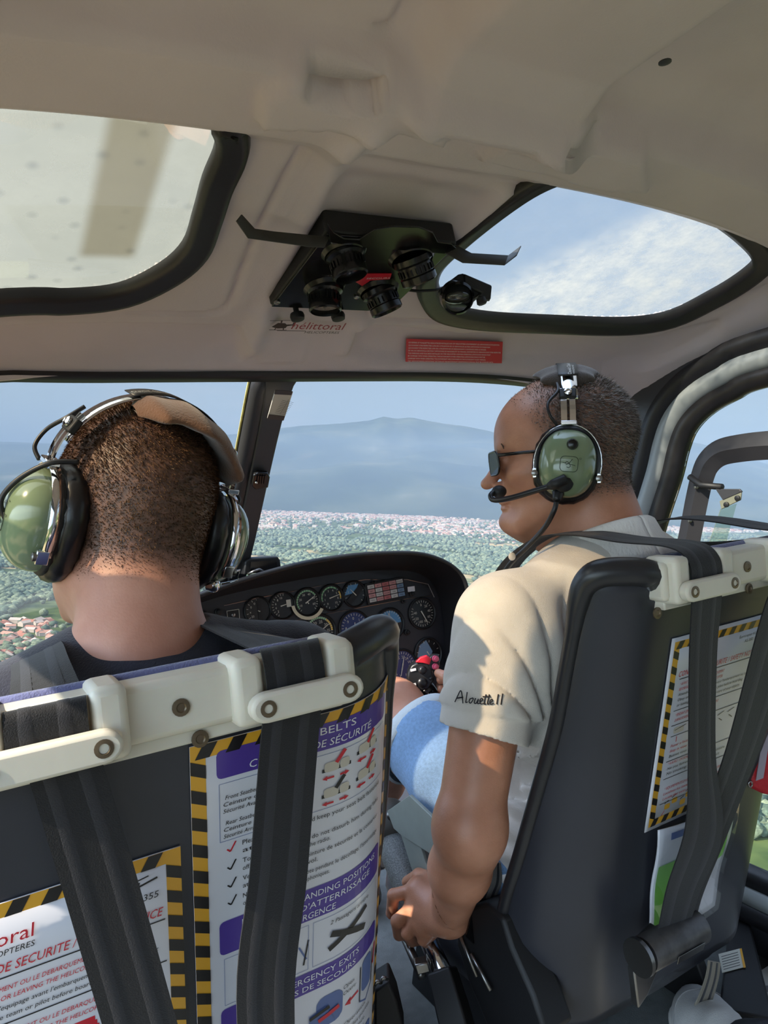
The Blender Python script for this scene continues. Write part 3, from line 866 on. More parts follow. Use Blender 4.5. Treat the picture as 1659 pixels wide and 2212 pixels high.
# ------------------------------------------------------------------ windscreen header, centre post, windscreen
hdr_lo = [(x, 1.137 - .03 * (abs(x) / .7) ** 2) for x in np.linspace(-.76, .76, 40)]
g = MB(); Vh = []
for x, y in hdr_lo:
    z = float(roofz(np.array(x), np.array(y)))
    for dy, dz in ((-.004, -.0015), (-.002, -.006), (.004, -.010), (.020, -.014), (.026, -.008), (.026, .012), (0., .012)): Vh.append((x, y + dy, z + dz))
g.v = Vh; g.f = [(i * 7 + k, i * 7 + k + 1, (i + 1) * 7 + k + 1, (i + 1) * 7 + k) for i in range(39) for k in range(6)]
hd = g.build('trim_1', M_rub, smooth=True); tag(hd, kind='structure')


def wsurf(x, z):
    """windscreen surface, Y for given x,z: slanted above, rounding down to the nose"""
    y = np.interp(z, [.10, .25, .40, .55, .65, .788, .868, .959, 1.036, 1.128, 1.2], [2.00, 1.99, 1.90, 1.745, 1.640, 1.508, 1.433, 1.354, 1.286, 1.204, 1.13]); return y - .28 * (abs(x) / .72) ** 2.6 * (1 if z < 1.0 else (1.2 - z) / .2)


# centre post: round outer tube beside a flat plate
zs = np.linspace(1.162, .62, 19)
post_c = [np.array([0.0, wsurf(0, z) - .01, z]) for z in zs]
pL = [np.array([-.028, wsurf(0, z) + .004, z]) for z in zs]
g = MB(); g.tube(pL, .0185, 16)
post = g.build('trim_2', M_dark, smooth=True); tag(post, kind='structure')
g = MB(); Vp = []
for i, p in enumerate(post_c):
    wd = .017 + .022 * math.exp(-i / .9)
    for dx, dy in ((-wd - .006, -.012), (wd, -.012), (wd, .010), (-wd - .006, .010)): Vp.append(p + (dx + .004, dy, 0))
g.v = [tuple(v) for v in Vp]; g.f = [(i * 4 + k, i * 4 + (k + 1) % 4, (i + 1) * 4 + (k + 1) % 4, (i + 1) * 4 + k) for i in range(len(post_c) - 1) for k in range(4)]
g.build('post_plate', M_grey, post, bevel=.003)
g = MB(); g.tube([p + (-.020, -.002, 0) for p in pL], .0022, 6); g.build('sealant_bead', mat('sealant', (176, 164, 92), .6, var=.3, vscale=60), post)

for sx, nm in ((-1, 'window_3'), (1, 'window_4')):
    g = MB(); g.grid(lambda u, v: (sx * (.03 + .70 * u), wsurf(.03 + .70 * u, .12 + 1.03 * v), .12 + 1.03 * v), 24, 30)
    o = g.build(nm, M_clear, smooth=True); tag(o, kind='structure')

# ------------------------------------------------------------------ doors and side walls
GL = [(-.80, .172), (.83, .170), (1.0, .174), (1.09, .205), (1.125, .30), (1.12, .45), (1.085, .62), (1.021, .79), (.967, .906), (.945, .963), (.923, 1.001), (.885, 1.029), (.832, 1.048), (.771, 1.061), (.5, 1.072), (.0, 1.072), (-.80, 1.072), (-.90, 1.05), (-.96, .95), (-.96, .3), (-.92, .2)]


def offs(loop, d, zd=None):
    """offset closed (y,z) loop outwards"""
    P_ = np.array(loop, float); n = len(P_); o = []
    for i in range(n):
        t = P_[(i + 1) % n] - P_[i - 1]; t /= np.linalg.norm(t); o.append(P_[i] + np.array([t[1], -t[0]]) * d)
    return np.array(o)


GLs = np.array([q[:2] for q in cr_path([(a, b_, 0) for a, b_ in GL], 5, True)])


def door(sx, ndoor, nwin, nwall):
    def ring(d0, x0, d1, x1, m, name, parent, rnd=0.):
        A, B = offs(GLs, d0), offs(GLs, d1); g = MB(); n = len(A); V = []
        for i in range(n):
            mid = (A[i] + B[i]) / 2
            V += [(sx * (x0 + .02), *A[i]), (sx * x0, *A[i]), (sx * ((x0 + x1) / 2 - rnd), *mid), (sx * x1, *B[i]), (sx * (x1 + .02), *B[i])]
        g.v = V; g.f = [(i * 5 + k, i * 5 + k + 1, ((i + 1) % n) * 5 + k + 1, ((i + 1) % n) * 5 + k) for i in range(n) for k in range(4)]
        return g.build(name, m, parent, smooth=True)
    dr = ring(.028, .722, .062, .712, M_frame, ndoor, None, .008); tag(dr, kind='structure')
    ring(.0, .728, .030, .718, M_gasket, 'glass_gasket', dr, .002)
    ring(.060, .715, .094, .705, M_rub, 'door_seal', dr, .006)
    g = MB(); g.prism([(sx * .742, *p) for p in GLs], (sx * .003, 0, 0)); wn = g.build(nwin, M_clear); tag(wn, kind='structure')
    # wall skin around the door: outer loop box minus seal loop
    In = offs(GLs, .088); n = len(In); c = np.array([.45, .62]); V = []
    for p in In:
        d = p - c; k = min((1.20 - c[0]) / d[0] if d[0] > 0 else 9, (-1.1 - c[0]) / d[0] if d[0] < 0 else 9, (1.16 - c[1]) / d[1] if d[1] > 0 else 9, (-.05 - c[1]) / d[1] if d[1] < 0 else 9)
        e_ = c + d * max(k, 1.0); V += [(sx * .716, *p), (sx * .735, *((p + e_) / 2)), (sx * .745, *e_)]
    g = MB(); g.v = V; g.f = [(i * 3 + k, i * 3 + k + 1, ((i + 1) % n) * 3 + k + 1, ((i + 1) % n) * 3 + k) for i in range(n) for k in range(2)]
    wl = g.build(nwall, M_dark, smooth=True); tag(wl, kind='structure')
    return dr


door_r = door(1, 'door_1', 'window_5', 'wall_right'); door_l = door(-1, 'door_2', 'window_6', 'wall_left')
g = MB(); g.box((0, -1.1, .65), (1.52, .03, 1.5)); o = g.build('wall_back', M_head); tag(o, kind='structure')
M_floor = mat('cabin_carpet', (112, 116, 114), .9, var=.12, vscale=40, bump=.4, bscale=500)
g = MB(); g.box((0, .25, -.02), (1.5, 2.72, .04)); o = g.build('floor', M_floor); tag(o, kind='structure')
g = MB(); g.grid(lambda u, v: ((u - .5) * 1.44, wsurf((u - .5) * 1.44, .10) * v + 1.6 * (1 - v), .12 - .12 * (1 - v) ** 2), 20, 6); o = g.build('wall_front', M_grey, smooth=True, solid=.01); tag(o, kind='structure')

# sliding window frame inside the right door
inner = [(1759, 957), (1659, 962), (1600, 968), (1556, 978), (1530, 1000), (1517, 1030), (1505, 1080), (1485, 1180), (1462, 1262)]
P1 = [np.array((.732, -.75, .985)), np.array((.732, .0, .985)), np.array((.732, .4, .985))] + [at(x, y, X=.732) for x, y in inner]
g = MB(); g.tube(cr_path(P1, 5), .025, 4, flat=.4, up=(1, 0, 0)); sf = g.build('sliding_window_frame', mat('sliding_frame_grey', (40, 39, 43), .5), smooth=35)
tag(sf, 'dark grey sliding window frame set inside the right door glass', 'window frame')
for q_, r_ in (((1506, 1052), .004), ((1492, 1125), .0035)):
    g = MB(); c = at(*q_, X=.72); g.lathe(c, (-1, 0, 0), [(r_, 0), (r_, .004), (r_ * .6, .006)], 12); g.build('screw', M_steel, sf, smooth=40)
lt = thing('window_latch', 'small black bracket with a clear strip hanging inside the right door glass', 'latch', at(1580, 1060, X=.70))
g = MB(); g.tube([at(1490, 1030, X=.712), at(1515, 1048, X=.706), at(1560, 1052, X=.70)], .006, 8); g.build('arm', M_mblk, lt, smooth=True)
g = MB(); g.prism([at(*q_, X=.70) for q_ in [(1548, 1056), (1600, 1056), (1606, 1062), (1564, 1080)]], (-.004, 0, 0)); g.build('bracket', M_dark, lt, bevel=.001)
g = MB(); g.prism([at(*q_, X=.70) for q_ in [(1556, 1082), (1604, 1062), (1602, 1080), (1560, 1100)]], (-.003, 0, 0)); g.build('plate', mat('latch_plate', (120, 120, 104), .5), lt, bevel=.001)
for q_ in ((1570, 1090), (1594, 1076)):
    g = MB(); g.lathe(at(*q_, X=.697), (-1, 0, 0), [(.005, 0), (.005, .003), (.003, .004)], 12); g.build('screw', M_mblk, lt, smooth=40)
g = MB(); g.prism([at(*q_, X=.71) for q_ in [(1556, 1100), (1590, 1088), (1560, 1200), (1522, 1200)]], (.002, 0, 0)); g.build('clear_strip', glassmat('strip_acrylic', (.86, .92, .86), .05, .15, (200, 210, 190)), lt)
# ------------------------------------------------------------------ front seats
M_yel = mat('hazard_yellow', (226, 166, 48), .35); M_pblk = mat('print_black', (26, 24, 26), .35); M_pap = mat('laminated_paper', (222, 220, 226), .22, coat=.3)
M_pur = mat('print_purple', (84, 62, 150), .3); M_red = mat('print_red', (206, 36, 52), .35); M_wt = mat('print_white', (236, 234, 238), .35)
M_blu = mat('print_blue', (92, 110, 160), .4); M_grn = mat('print_green', (124, 192, 74), .4); M_tan = mat('print_tan', (206, 196, 180), .4); M_org = mat('print_salmon', (222, 150, 130), .4)
M_pad = mat('seat_upholstery', (92, 96, 140), .85, bump=.6, bscale=500, sheen=.4); M_lea = mat('grey_leather', (128, 130, 128), .42, bump=.35, bscale=90)
M_bolt = mat('bolt_brown', (112, 98, 80), .4, .7)


class Seat:
    def __init__(s, cx, dz):
        s.cx = cx; s.top = np.array([cx, .60, .790 + dz]); s.dn = np.array([0, .2425, -.9701]); s.nb = np.array([0, -.9701, -.2425])

    def P(s, q, h, off=0.):
        sg = 1 if q >= 0 else -1; a = (abs(q) - .14) / .10
        if a <= 0: x, f, n = abs(q), 0, (0, 1)
        elif a <= 1.5708: x, f, n = .14 + .1 * math.sin(a), .1 * (1 - math.cos(a)), (math.sin(a), math.cos(a))
        else: x, f, n = .24, .1 + (a - 1.5708) * .1, (1, 0)
        p = s.top + np.array([sg * x, 0, 0]) + s.dn * h - s.nb * f
        return p + (np.array([sg * n[0], 0, 0]) + s.nb * n[1]) * off

    def edge(s, h): return float(np.interp(h, [0, .1, .2, .3, .4, .45, .5, .66], [.234, .240, .247, .262, .278, .288, .296, .30])) + (.012 if s.cx < 0 else 0) * min(1, max(0, h) / .3)


def make_seat(cx, dz, label, spx):
    st = Seat(cx, dz); T = thing('pilot_seat', label, 'seat', (cx, .9, 0))
    g = MB(); nu, nv = 48, 40
    def fn(u, v):
        h = -.006 + .66 * v; return st.P((2 * u - 1) * st.edge(h) * (1 - .25 * max(0, v - .85) / .15), h)
    g.grid(fn, nu, nv); g.build('shell', M_seat, T, smooth=True, solid=.008)
    # rim tube: round the top and down both wing edges
    pts = [st.P(st.edge(h), h) + (0.003, 0, 0) for h in (.6, .5, .4, .3, .2, .12, .06, .03)]
    rs = [.010] * 6 + [.012, .014]
    top = [st.P(q, h_) for q, h_ in ((.232, .004), (.215, -.012), (.18, -.016), (.155, -.012))]
    half = cr_path(pts + top, 6); k = len(half); r_ = [.0095 + .0075 * min(1, max(0, (i - 34) / 18)) for i in range(k)]
    mid = [st.P(q, .010) for q in np.linspace(.13, -.13, 9)]
    mir = [np.array([2 * cx - p[0], p[1], p[2]]) for p in half][::-1]
    g = MB(); g.tube(half + mid + mir, r_ + [.017] * 9 + r_[::-1], 14); g.build('rim', M_tube, T, smooth=True)
    # padding: back cushion, seat cushion, pan and pedestal
    g = MB(); g.grid(lambda u, v: st.P((2 * u - 1) * .15, -.002 + .54 * v, -.045 + .02 * abs(2 * u - 1) ** 4 - .012 * math.sin(v * math.pi)), 16, 20)
    g.build('back_cushion', M_pad, T, smooth=True, solid=.03)
    g = MB(); g.tube([st.P(q, -.020, -.016) for q in np.linspace(-.13, .13, 10)], .006, 10); g.build('cushion_piping', M_pad, T, smooth=True)
    g = MB(); g.ell((cx, 1.03, .225 + dz), (.215, .27, .055), nu=32, nv=16, e=.55); g.build('seat_cushion', M_lea, T, smooth=True)
    g = MB(); g.ell((cx, 1.02, .175 + dz), (.235, .27, .05), nu=32, nv=12, e=.5); g.build('seat_pan', M_seat, T, smooth=True)
    for sx in (-1, 1):
        g = MB(); g.prism([(cx + sx * .17, .80, 0), (cx + sx * .17, 1.2, 0), (cx + sx * .17, 1.15, .15), (cx + sx * .17, .86, .15)], (sx * .02, 0, 0)); g.build('pedestal_leg', M_mblk, T, bevel=.004)
    # white strap guide rail
    zt = .815 + dz; R_ = MB(); R_.box((cx, .595, zt - .023), (.312, .034, .046)); rail = R_.build('guide_rail', M_white, T, bevel=.006)
    g = MB(); g.box((cx, .60, zt - .052), (.29, .022, .012)); g.build('rail_flange', M_white, rail, bevel=.002)
    for sx in (-1, 1):
        for c0 in (.055, .135):
            g = MB(); x = cx + sx * c0 + (0 if c0 > .1 else -sx * .002); g.box((x, .590, zt - .022), (.026, .048, .056)); g.build('guide_collar', M_white, rail, bevel=.007, seg=3)
        lk = MB(); zl = zt - .034; n = 10; x0, x1 = cx + sx * .062, cx + sx * .135
        poly = [(x0 - sx * .014 * math.sin(a), .0, zl + .012 * math.cos(a)) for a in np.linspace(0, math.pi, n)] + [(x1 + sx * .014 * math.sin(a), 0, zl - .012 * math.cos(a)) for a in np.linspace(0, math.pi, n)]
        lk.prism([(p[0], .553, p[2]) for p in poly], (0, .013, 0)); link = lk.build('strap_keeper', M_white, rail, bevel=.003)
        for x in (x0, x1):
            b = MB(); b.lathe((x, .5535, zl), (0, -1, 0), [(.0068, 0), (.0068, .0012), (.004, .0016), (.0035, .0004), (.001, .0002)], 18); b.build('bolt', M_bolt, rail, smooth=40)
    for x, zz in ((cx, zt - .024), (cx + .015, zt - .055), (cx - .16, zt - .058)):
        b = MB(); b.lathe((x, .578 if zz > zt - .04 else .588, zz), (0, -1, 0), [(.007, 0), (.007, .0015), (.004, .002), (.003, .001)], 16); b.build('bolt', M_bolt, rail, smooth=40)
    return T, st


seatL_o, SL = make_seat(-.361, 0., 'dark grey bucket seat under the passenger in the navy shirt, two notices on its back', None)
seatR_o, SR = make_seat(.357, .016, 'dark grey bucket seat under the man in the white polo shirt', None)


# ------------------------------------------------------------------ notices on the seat backs
class Card:
    """printed sheet lying on a seat back; x runs right and y down from its top left corner"""
    def __init__(s, seat, q0, h0, w_, h_, name, label, cat='notice', off=.0055, border=.0125, white=.0, topright=True):
        s.seat, s.q0, s.h0, s.w, s.h, s.off = seat, q0, h0, w_, h_, off
        s.root = s.patch(0, 0, w_, h_, M_pap, name, 0, None); tag(s.root, label, cat); s.lay = {}
        if border:
            b = border; w0 = white
            s.fill(w0, w0, w_ - w0, w0 + b, 'y'); s.fill(w0, h_ - w0 - b, w_ - w0, h_ - w0, 'y'); s.fill(w0, w0 + b, w0 + b, h_ - w0 - b, 'y'); s.fill(w_ - w0 - b, w0 + b, w_ - w0, h_ - w0 - b, 'y')
            p = b * 2.0; sl = b * .55
            x = w0 + b * .3
            while x < w_ - w0 - b * .9: s.quad([(x + sl, w0), (min(x + b * .95 + sl, w_ - w0), w0), (min(x + b * .95, w_ - w0), w0 + b), (x, w0 + b)], 'k', .0004); x += p
            y = w0 + b * 1.05
            while y < h_ - w0 - b * 1.2:
                s.quad([(w0, y), (w0 + b, y + sl * .9), (w0 + b, y + b * .95 + sl * .9), (w0, y + b * .95)], 'k', .0004); s.quad([(w_ - w0 - b, y), (w_ - w0, y + sl * .9), (w_ - w0, y + b * .95 + sl * .9), (w_ - w0 - b, y + b * .95)], 'k', .0004); y += p
            x = w0 + b * .3
            while x < w_ - w0 - b * .9: s.quad([(x + sl, h_ - w0 - b), (x + b * .95 + sl, h_ - w0 - b), (x + b * .95, h_ - w0), (x, h_ - w0)], 'k', .0004); x += p

    def map(s, x, y, z=0.): return s.seat.P(s.q0 + x, s.h0 + y, s.off + z)

    def patch(s, x0, y0, x1, y1, m, name, z, parent):
        g = MB(); nu = max(2, int(abs(x1 - x0) / .008)); nv = max(1, int(abs(y1 - y0) / .05)); g.grid(lambda u, v: s.map(x0 + (x1 - x0) * u, y0 + (y1 - y0) * v, z), nu, nv)
        o = g.build(name, m, parent, smooth=True)
        if parent is None: q = o.modifiers.new('thickness', 'SOLIDIFY'); q.thickness = .0012; q.offset = 1 if False else 0
        return o

    def L(s, k):
        if k not in s.lay: s.lay[k] = MB()
        return s.lay[k]

    def fill(s, x0, y0, x1, y1, k, z=.0008):
        nu = max(1, int(abs(x1 - x0) / .008)); nv = 1; s.L(k).grid(lambda u, v: s.map(x0 + (x1 - x0) * u, y0 + (y1 - y0) * v, z), nu, nv)

    def quad(s, pts, k, z=.0):
        s.L(k).add([s.map(x, y, .0008 + z) for x, y in pts], [tuple(range(len(pts)))])

    def line(s, x0, y0, x1, y1, w_, k, z=.0004):
        n = max(1, int(math.hypot(x1 - x0, y1 - y0) / .01)); dx, dy = x1 - x0, y1 - y0; l = math.hypot(dx, dy); nx_, ny_ = -dy / l * w_ / 2, dx / l * w_ / 2
        s.L(k).grid(lambda u, v: s.map(x0 + dx * u + nx_ * (2 * v - 1), y0 + dy * u + ny_ * (2 * v - 1), .0008 + z), n, 1)

    def rr(s, x0, y0, x1, y1, r, k, z=.0003):
        n = max(8, int((x1 - x0) / .008)); 
        def fn(u, v):
            x = x0 + (x1 - x0) * u; d = min(x - x0, x1 - x); ins = r - math.sqrt(max(0, r * r - (r - d) ** 2)) if d < r else 0
            return s.map(x, y0 + ins + (y1 - y0 - 2 * ins) * v, .0008 + z)
        us = sorted(set([0, .004, .01, .02, .035] + list(np.linspace(0, 1, n)) + [.965, .98, .99, .996, 1]))
        g = s.L(k); vs = [fn(u, v) for v in (0, 1) for u in us]; m = len(us); g.add(vs, [(i, i + 1, m + i + 1, m + i) for i in range(m - 1)])

    def box(s, x0, y0, x1, y1, k='k', w_=.0004):
        s.line(x0, y0, x1, y0, w_, k); s.line(x0, y1, x1, y1, w_, k); s.line(x0, y0, x0, y1, w_, k); s.line(x1, y0, x1, y1, w_, k)

    def t(s, txt, x, y, size, k='k', align='L', shear=0., width=None, z=.0007):
        text(s.L(k), txt, size, lambda a, b_: s.map(a, y - b_, .0008 + z), x, 0, align, shear, width=width)

    def done(s, names={}):
        mm = dict(k=('black_print', M_pblk), y=('hazard_border', M_yel), r=('red_print', M_red), p=('purple_print', M_pur), w=('white_print', M_wt), b=('blue_print', M_blu), g=('green_print', M_grn), t=('beige_print', M_tan), o=('salmon_print', M_org))
        for k, g in s.lay.items(): g.build(mm[k][0], mm[k][1], s.root)


# notice A: lower left of the left seat
A = Card(SL, -.212, .130, .212, .30, 'safety_notice', 'white safety notice with red text, lower left on the left seat back')
A.t('hélittoral', .035, .037, .018, 'r', width=.062, shear=.12); A.t('HELICOPTERES', .052, .046, .0075, 'k', shear=.2, width=.045)
A.line(.15, .0245, .185, .018, .0012, 'k'); A.quad([(.160, .024), (.178, .022), (.176, .031), (.164, .032)], 'k'); A.line(.176, .026, .192, .022, .0018, 'k')
A.t('AS 350 / 355', .192, .041, .009, 'k', 'R', .15)
A.t('CONSIGNES DE SECURITE / SAFETY NOTICE', .105, .061, .012, 'r', 'C', .25, width=.178)
A.line(.016, .066, .197, .066, .0012, 'k')
ys = .074
for a, b_, k_ in (("* AVANT L'EMBARQUEMENT OU LE DEBARQUEMENT DE L'HELICOPTERE", .165, 'r'), ('* BEFORE BOARDING OR LEAVING THE HELICOPTER', .125, 'r'), ("Attendre l'accord de l'equipage avant l'embarquement ou le debarquement", .172, 'k'), ('Obey orders from the team or pilot before boarding or leaving', .15, 'k')):
    A.t(a, .018, ys + .004, .0062, k_, shear=.25, width=b_); ys += .0085
A.line(.016, .109, .197, .109, .0012, 'k'); ys = .118
for a, b_ in (("* PENDANT L'EMBARQUEMENT OU LE DEBARQUEMENT", .135), ('* DURING BOARDING OR LEAVING THE HELICOPTER', .13)): A.t(a, .018, ys + .003, .0062, 'r', shear=.25, width=b_); ys += .009
for i in range(14): A.fill(.09 + .0022 * abs(i - 7) ** 1.3 * .3, .136 + i * .0045, .145 - .0022 * abs(i - 7) ** 1.3 * .3, .1408 + i * .0045, 'r')
for i in range(4): A.line(.095, .15 + i * .012, .14, .146 + i * .012, .0008, 'w', .001)
A.line(.10, .185, .135, .15, .0012, 't', .0012)
A.rr(.05, .150, .075, .165, .006, 'r'); A.rr(.053, .152, .072, .163, .005, 'w', .001); A.line(.055, .163, .071, .152, .0012, 'r', .0015)
A.line(.016, .205, .197, .205, .0012, 'k'); ys = .214
for a, b_, k_ in (('* A BORD / ON BOARD', .07, 'r'), ('Ne pas fumer, attacher vos ceintures de securite', .14, 'k'), ('No smoking, fasten your seat belts', .11, 'k')): A.t(a, .018, ys + .003, .0062, k_, shear=.25, width=b_); ys += .009
A.done()

# notice B: tall card on the right of the left seat
B = Card(SL, .010, .040, .225, .48, 'seat_belt_notice', 'tall white and purple belt notice with hazard stripe border on the left seat', border=.013)
B.rr(.022, .010, .205, .037, .005, 'p'); B.t('SEAT BELTS', .118, .021, .0105, 'w', 'C', width=.075); B.t('CEINTURES DE SÉCURITÉ', .113, .0335, .0105, 'w', 'C', .15, width=.125)
B.box(.024, .042, .203, .099, 'b')
for i, (a, y) in enumerate((('Front Seatbelt', .058), ('Ceinture de', .0645), ('Sécurité Avant', .071), ('Rear Seatbelt', .083), ('Ceinture de', .0895), ('Sécurité Arrière', .096))): B.t(a, .044, y, .0058, 'k', 'C', .2, width=.034 if i % 3 else .03)
for x, y in ((.072, .062), (.135, .055), (.172, .050), (.072, .090), (.135, .082), (.172, .078)):
    B.line(x - .014, y + .004, x + .016, y + .004, .0035, 'k'); B.rr(x - .012, y - .004, x + .003, y + .006, .003, 't', .0008); B.rr(x + .004, y - .004, x + .014, y + .006, .003, 't', .0008)
    B.line(x, y - .002, x + .009, y - .013, .004, 'r' if y < .08 or x > .15 else 'k', .001)
    if x > .1: B.line(x - .010, y + .012, x - .002, y + .012, .002, 'r', .001); B.line(x + .004, y + .012, x + .012, y + .012, .002, 'r', .001)
    for q in (-1, 1): B.quad([(x + q * .014, y + .012), (x + q * .009, y + .0095), (x + q * .009, y + .0145)][::q], 'r', .001)
ys = .108
for a in (('Please remain seated and keep your seat belt fastened', 'at all times.'), ('To allow the pilot to fly do not disturb him during take', 'off, landing or when using the radio.'), ('Veuillez attacher votre ceinture de sécurité et la conserver', 'attachée pendant le vol.'), ("Ne déconcentrez pas le pilote pendant le décollage, l'atterrissage", 'ou les communications radiophoniques.')):
    k_ = 'r' if ys < .125 else 'k'; B.line(.030, ys, .033, ys + .003, .0012, k_); B.line(.033, ys + .003, .038, ys - .006, .0014, k_)
    B.t(a[0], .044, ys, .0068, 'k', width=.152); B.t(a[1], .044, ys + .008, .0068, 'k', width=.05 + .001 * len(a[1])); ys += .0185
B.rr(.022, .182, .205, .218, .005, 'p'); B.t('EMERGENCY LANDING POSITIONS', .118, .193, .0098, 'w', 'C', width=.150); B.t("POSITIONS D'ATTERRISSAGE", .113, .2045, .0098, 'w', 'C', .1, width=.140); B.t("D'URGENCE", .113, .2155, .0098, 'w', 'C', .1, width=.05)
B.box(.026, .223, .11, .275, 'b'); B.box(.115, .223, .203, .275, 'b')
B.t('Passager avant', .07, .233, .006, 'k', 'C', .2); B.t('2 Passagers arrière', .158, .233, .0065, 'k', 'C', .25, width=.05)
B.line(.132, .262, .18, .240, .006, 'k', .001); B.line(.134, .244, .178, .264, .007, 'k', .0012); B.line(.11, .24, .105, .268, .0018, 'k'); B.line(.10, .245, .108, .262, .0018, 'b')
B.rr(.022, .279, .205, .304, .005, 'p'); B.t('EMERGENCY EXITS', .125, .290, .0098, 'w', 'C', width=.09); B.t('ISSUES DE SECOURS', .118, .3005, .0088, 'w', 'C', width=.095)
B.rr(.120, .318, .150, .356, .010, 'b'); B.quad([(.112, .335), (.13, .33), (.14, .352), (.112, .358)], 'b', .001); B.line(.122, .345, .145, .338, .005, 'r', .0015); B.line(.112, .338, .134, .332, .004, 'k', .0018); B.t('Open', .15, .323, .0065, 'k', shear=.2); B.t('Ouvrir', .15, .331, .0065, 'k', shear=.2)
B.rr(.178, .310, .196, .352, .006, 'b'); B.line(.175, .315, .175, .36, .0016, 'k'); B.line(.199, .312, .199, .356, .0016, 'k'); B.line(.175, .36, .187, .368, .0016, 'b'); B.line(.187, .368, .199, .356, .0016, 'b'); B.line(.158, .345, .172, .342, .003, 'r'); B.quad([(.153, .346), (.161, .340), (.161, .350)], 'r'); B.line(.202, .335, .206, .31, .003, 'r')
ys = .372
for a, b_ in (('Crash Door Operation', .075), ('Fonctionnement des portes', .085), ("Saisir la porte et tirer le câble en cas d'urgence", .15), ('Pull the cable to release the door in an emergency', .15)): B.t(a, .11 if b_ < .1 else .035, ys, .0062, 'k', shear=.2, width=b_); ys += .0095
B.line(.165, .43, .165, .405, .005, 'r'); B.quad([(.165, .398), (.158, .409), (.172, .409)], 'r'); B.rr(.178, .405, .2, .44, .004, 'b')
B.done()

# notice C: on the right seat
Cc = Card(SR, -.105, .078, .205, .278, 'safety_notice', 'white safety notice with striped border on the back of the right seat', border=.0105, white=.0055)
Cc.t('Eurocopter AS 350', .185, .026, .006, 'k', 'R'); Cc.t('AS 350 / 355', .185, .034, .0065, 'k', 'R')
Cc.t('CONSIGNES DE SECURITE / SAFETY NOTICE', .103, .056, .0105, 'r', 'C', .25, width=.165); Cc.line(.024, .060, .184, .060, .001, 'k')
def block(y, rows):
    for a, b_, k_ in rows: Cc.t(a, .026, y, .0056, k_, shear=.25, width=b_); y += .0075
    Cc.line(.022, y - .002, .186, y - .002, .0009, 'k')
block(.069, (("* AVANT L'EMBARQUEMENT OU LE DEBARQUEMENT", .09, 'r'), ('BEFORE BOARDING OR LEAVING THE HELICOPTER', .088, 'r'), ("Attendre l'accord de l'equipage avant l'embarquement ou le", .14, 'k'), ('Obey orders from the team or pilot before boarding', .135, 'k'), ('or leaving the helicopter and take care of your objects', .13, 'k')))
block(.113, (("* PENDANT L'EMBARQUEMENT OU LE DEBARQUEMENT", .088, 'r'), ('DURING BOARDING OR LEAVING THE HELICOPTER', .08, 'r')))
for y in (.125, .143): Cc.rr(.070, y, .105, y + .016, .003, 'o'); 
Cc.line(.024, .142, .06, .142, .0008, 'k'); Cc.rr(.028, .130, .048, .139, .003, 't'); Cc.line(.03, .134, .052, .130, .0008, 'k'); Cc.line(.036, .144, .036, .152, .0012, 'r')
for x in (.118, .14, .16): Cc.line(x, .135, x + .014, .131, .001, 'k'); Cc.line(x + .004, .14, x + .012, .145, .001, 'k')
block(.158, (('Passer a l\'avant de l\'appareil', .07, 'r'), ('Stay in view of the pilot', .068, 'r'), ('Baissez vous sous le rotor', .075, 'k')))
block(.184, (('* A BORD / ON BOARD', .045, 'r'), ('Ne pas fumer, attacher votre ceinture', .12, 'k'), ('No smoking, fasten your seat belt', .11, 'k')))
block(.222, (("* EQUIPEMENTS D'URGENCE / EMERGENCY EQUIPMENT", .13, 'r'), ('Localisez les issues de secours et extincteurs', .125, 'r'), ('Locate the exits and the fire extinguisher', .12, 'r')))
for x, y in ((.038, .249), (.052, .244), (.07, .252), (.08, .243), (.095, .25)): Cc.rr(x - .005, y - .003, x + .006, y + .005, .002, 'y'); Cc.line(x - .006, y - .005, x + .002, y - .008, .0012, 'k')
Cc.line(.028, .262, .034, .255, .001, 'r'); Cc.done()

# clear bag with green leaflets hung below notice C
g = MB(); bagf = lambda off: (lambda u, v: SR.P(-.086 + .17 * u + .012 * v * (1 if u > .5 else -1) * -1, .355 + .185 * v, off + .006 * math.sin(u * 3.1) + .002 * math.sin(v * 9 + u * 5)))
g.grid(bagf(.012), 16, 16); lf = g.build('leaflet', M_pap, smooth=True, solid=.002); tag(lf, 'green and white leaflet in a clear bag hanging on the back of the right seat', 'leaflet')
for a0, b0, a1, b1, m_ in ((.03, .32, .42, .94, M_grn), (.30, .16, .50, .30, M_grn), (.55, .10, .93, .5, M_grn), (.12, .04, .5, .10, M_blu), (.2, .5, .34, .62, M_wt)):
    g = MB(); f0 = bagf(.0145 if m_ is not M_wt else .016); g.grid(lambda u, v: f0(a0 + (a1 - a0) * u, b0 + (b1 - b0) * v), 8, 8); g.build('print', m_, lf, smooth=True)
g = MB(); g.grid(lambda u, v: bagf(.018)(-.02 + 1.04 * u, -.07 + 1.09 * v), 20, 20); bag = g.build('clear_bag', glassmat('bag_film', (.95, .96, .97), .015, .05, (220, 222, 228)), lf, smooth=True)


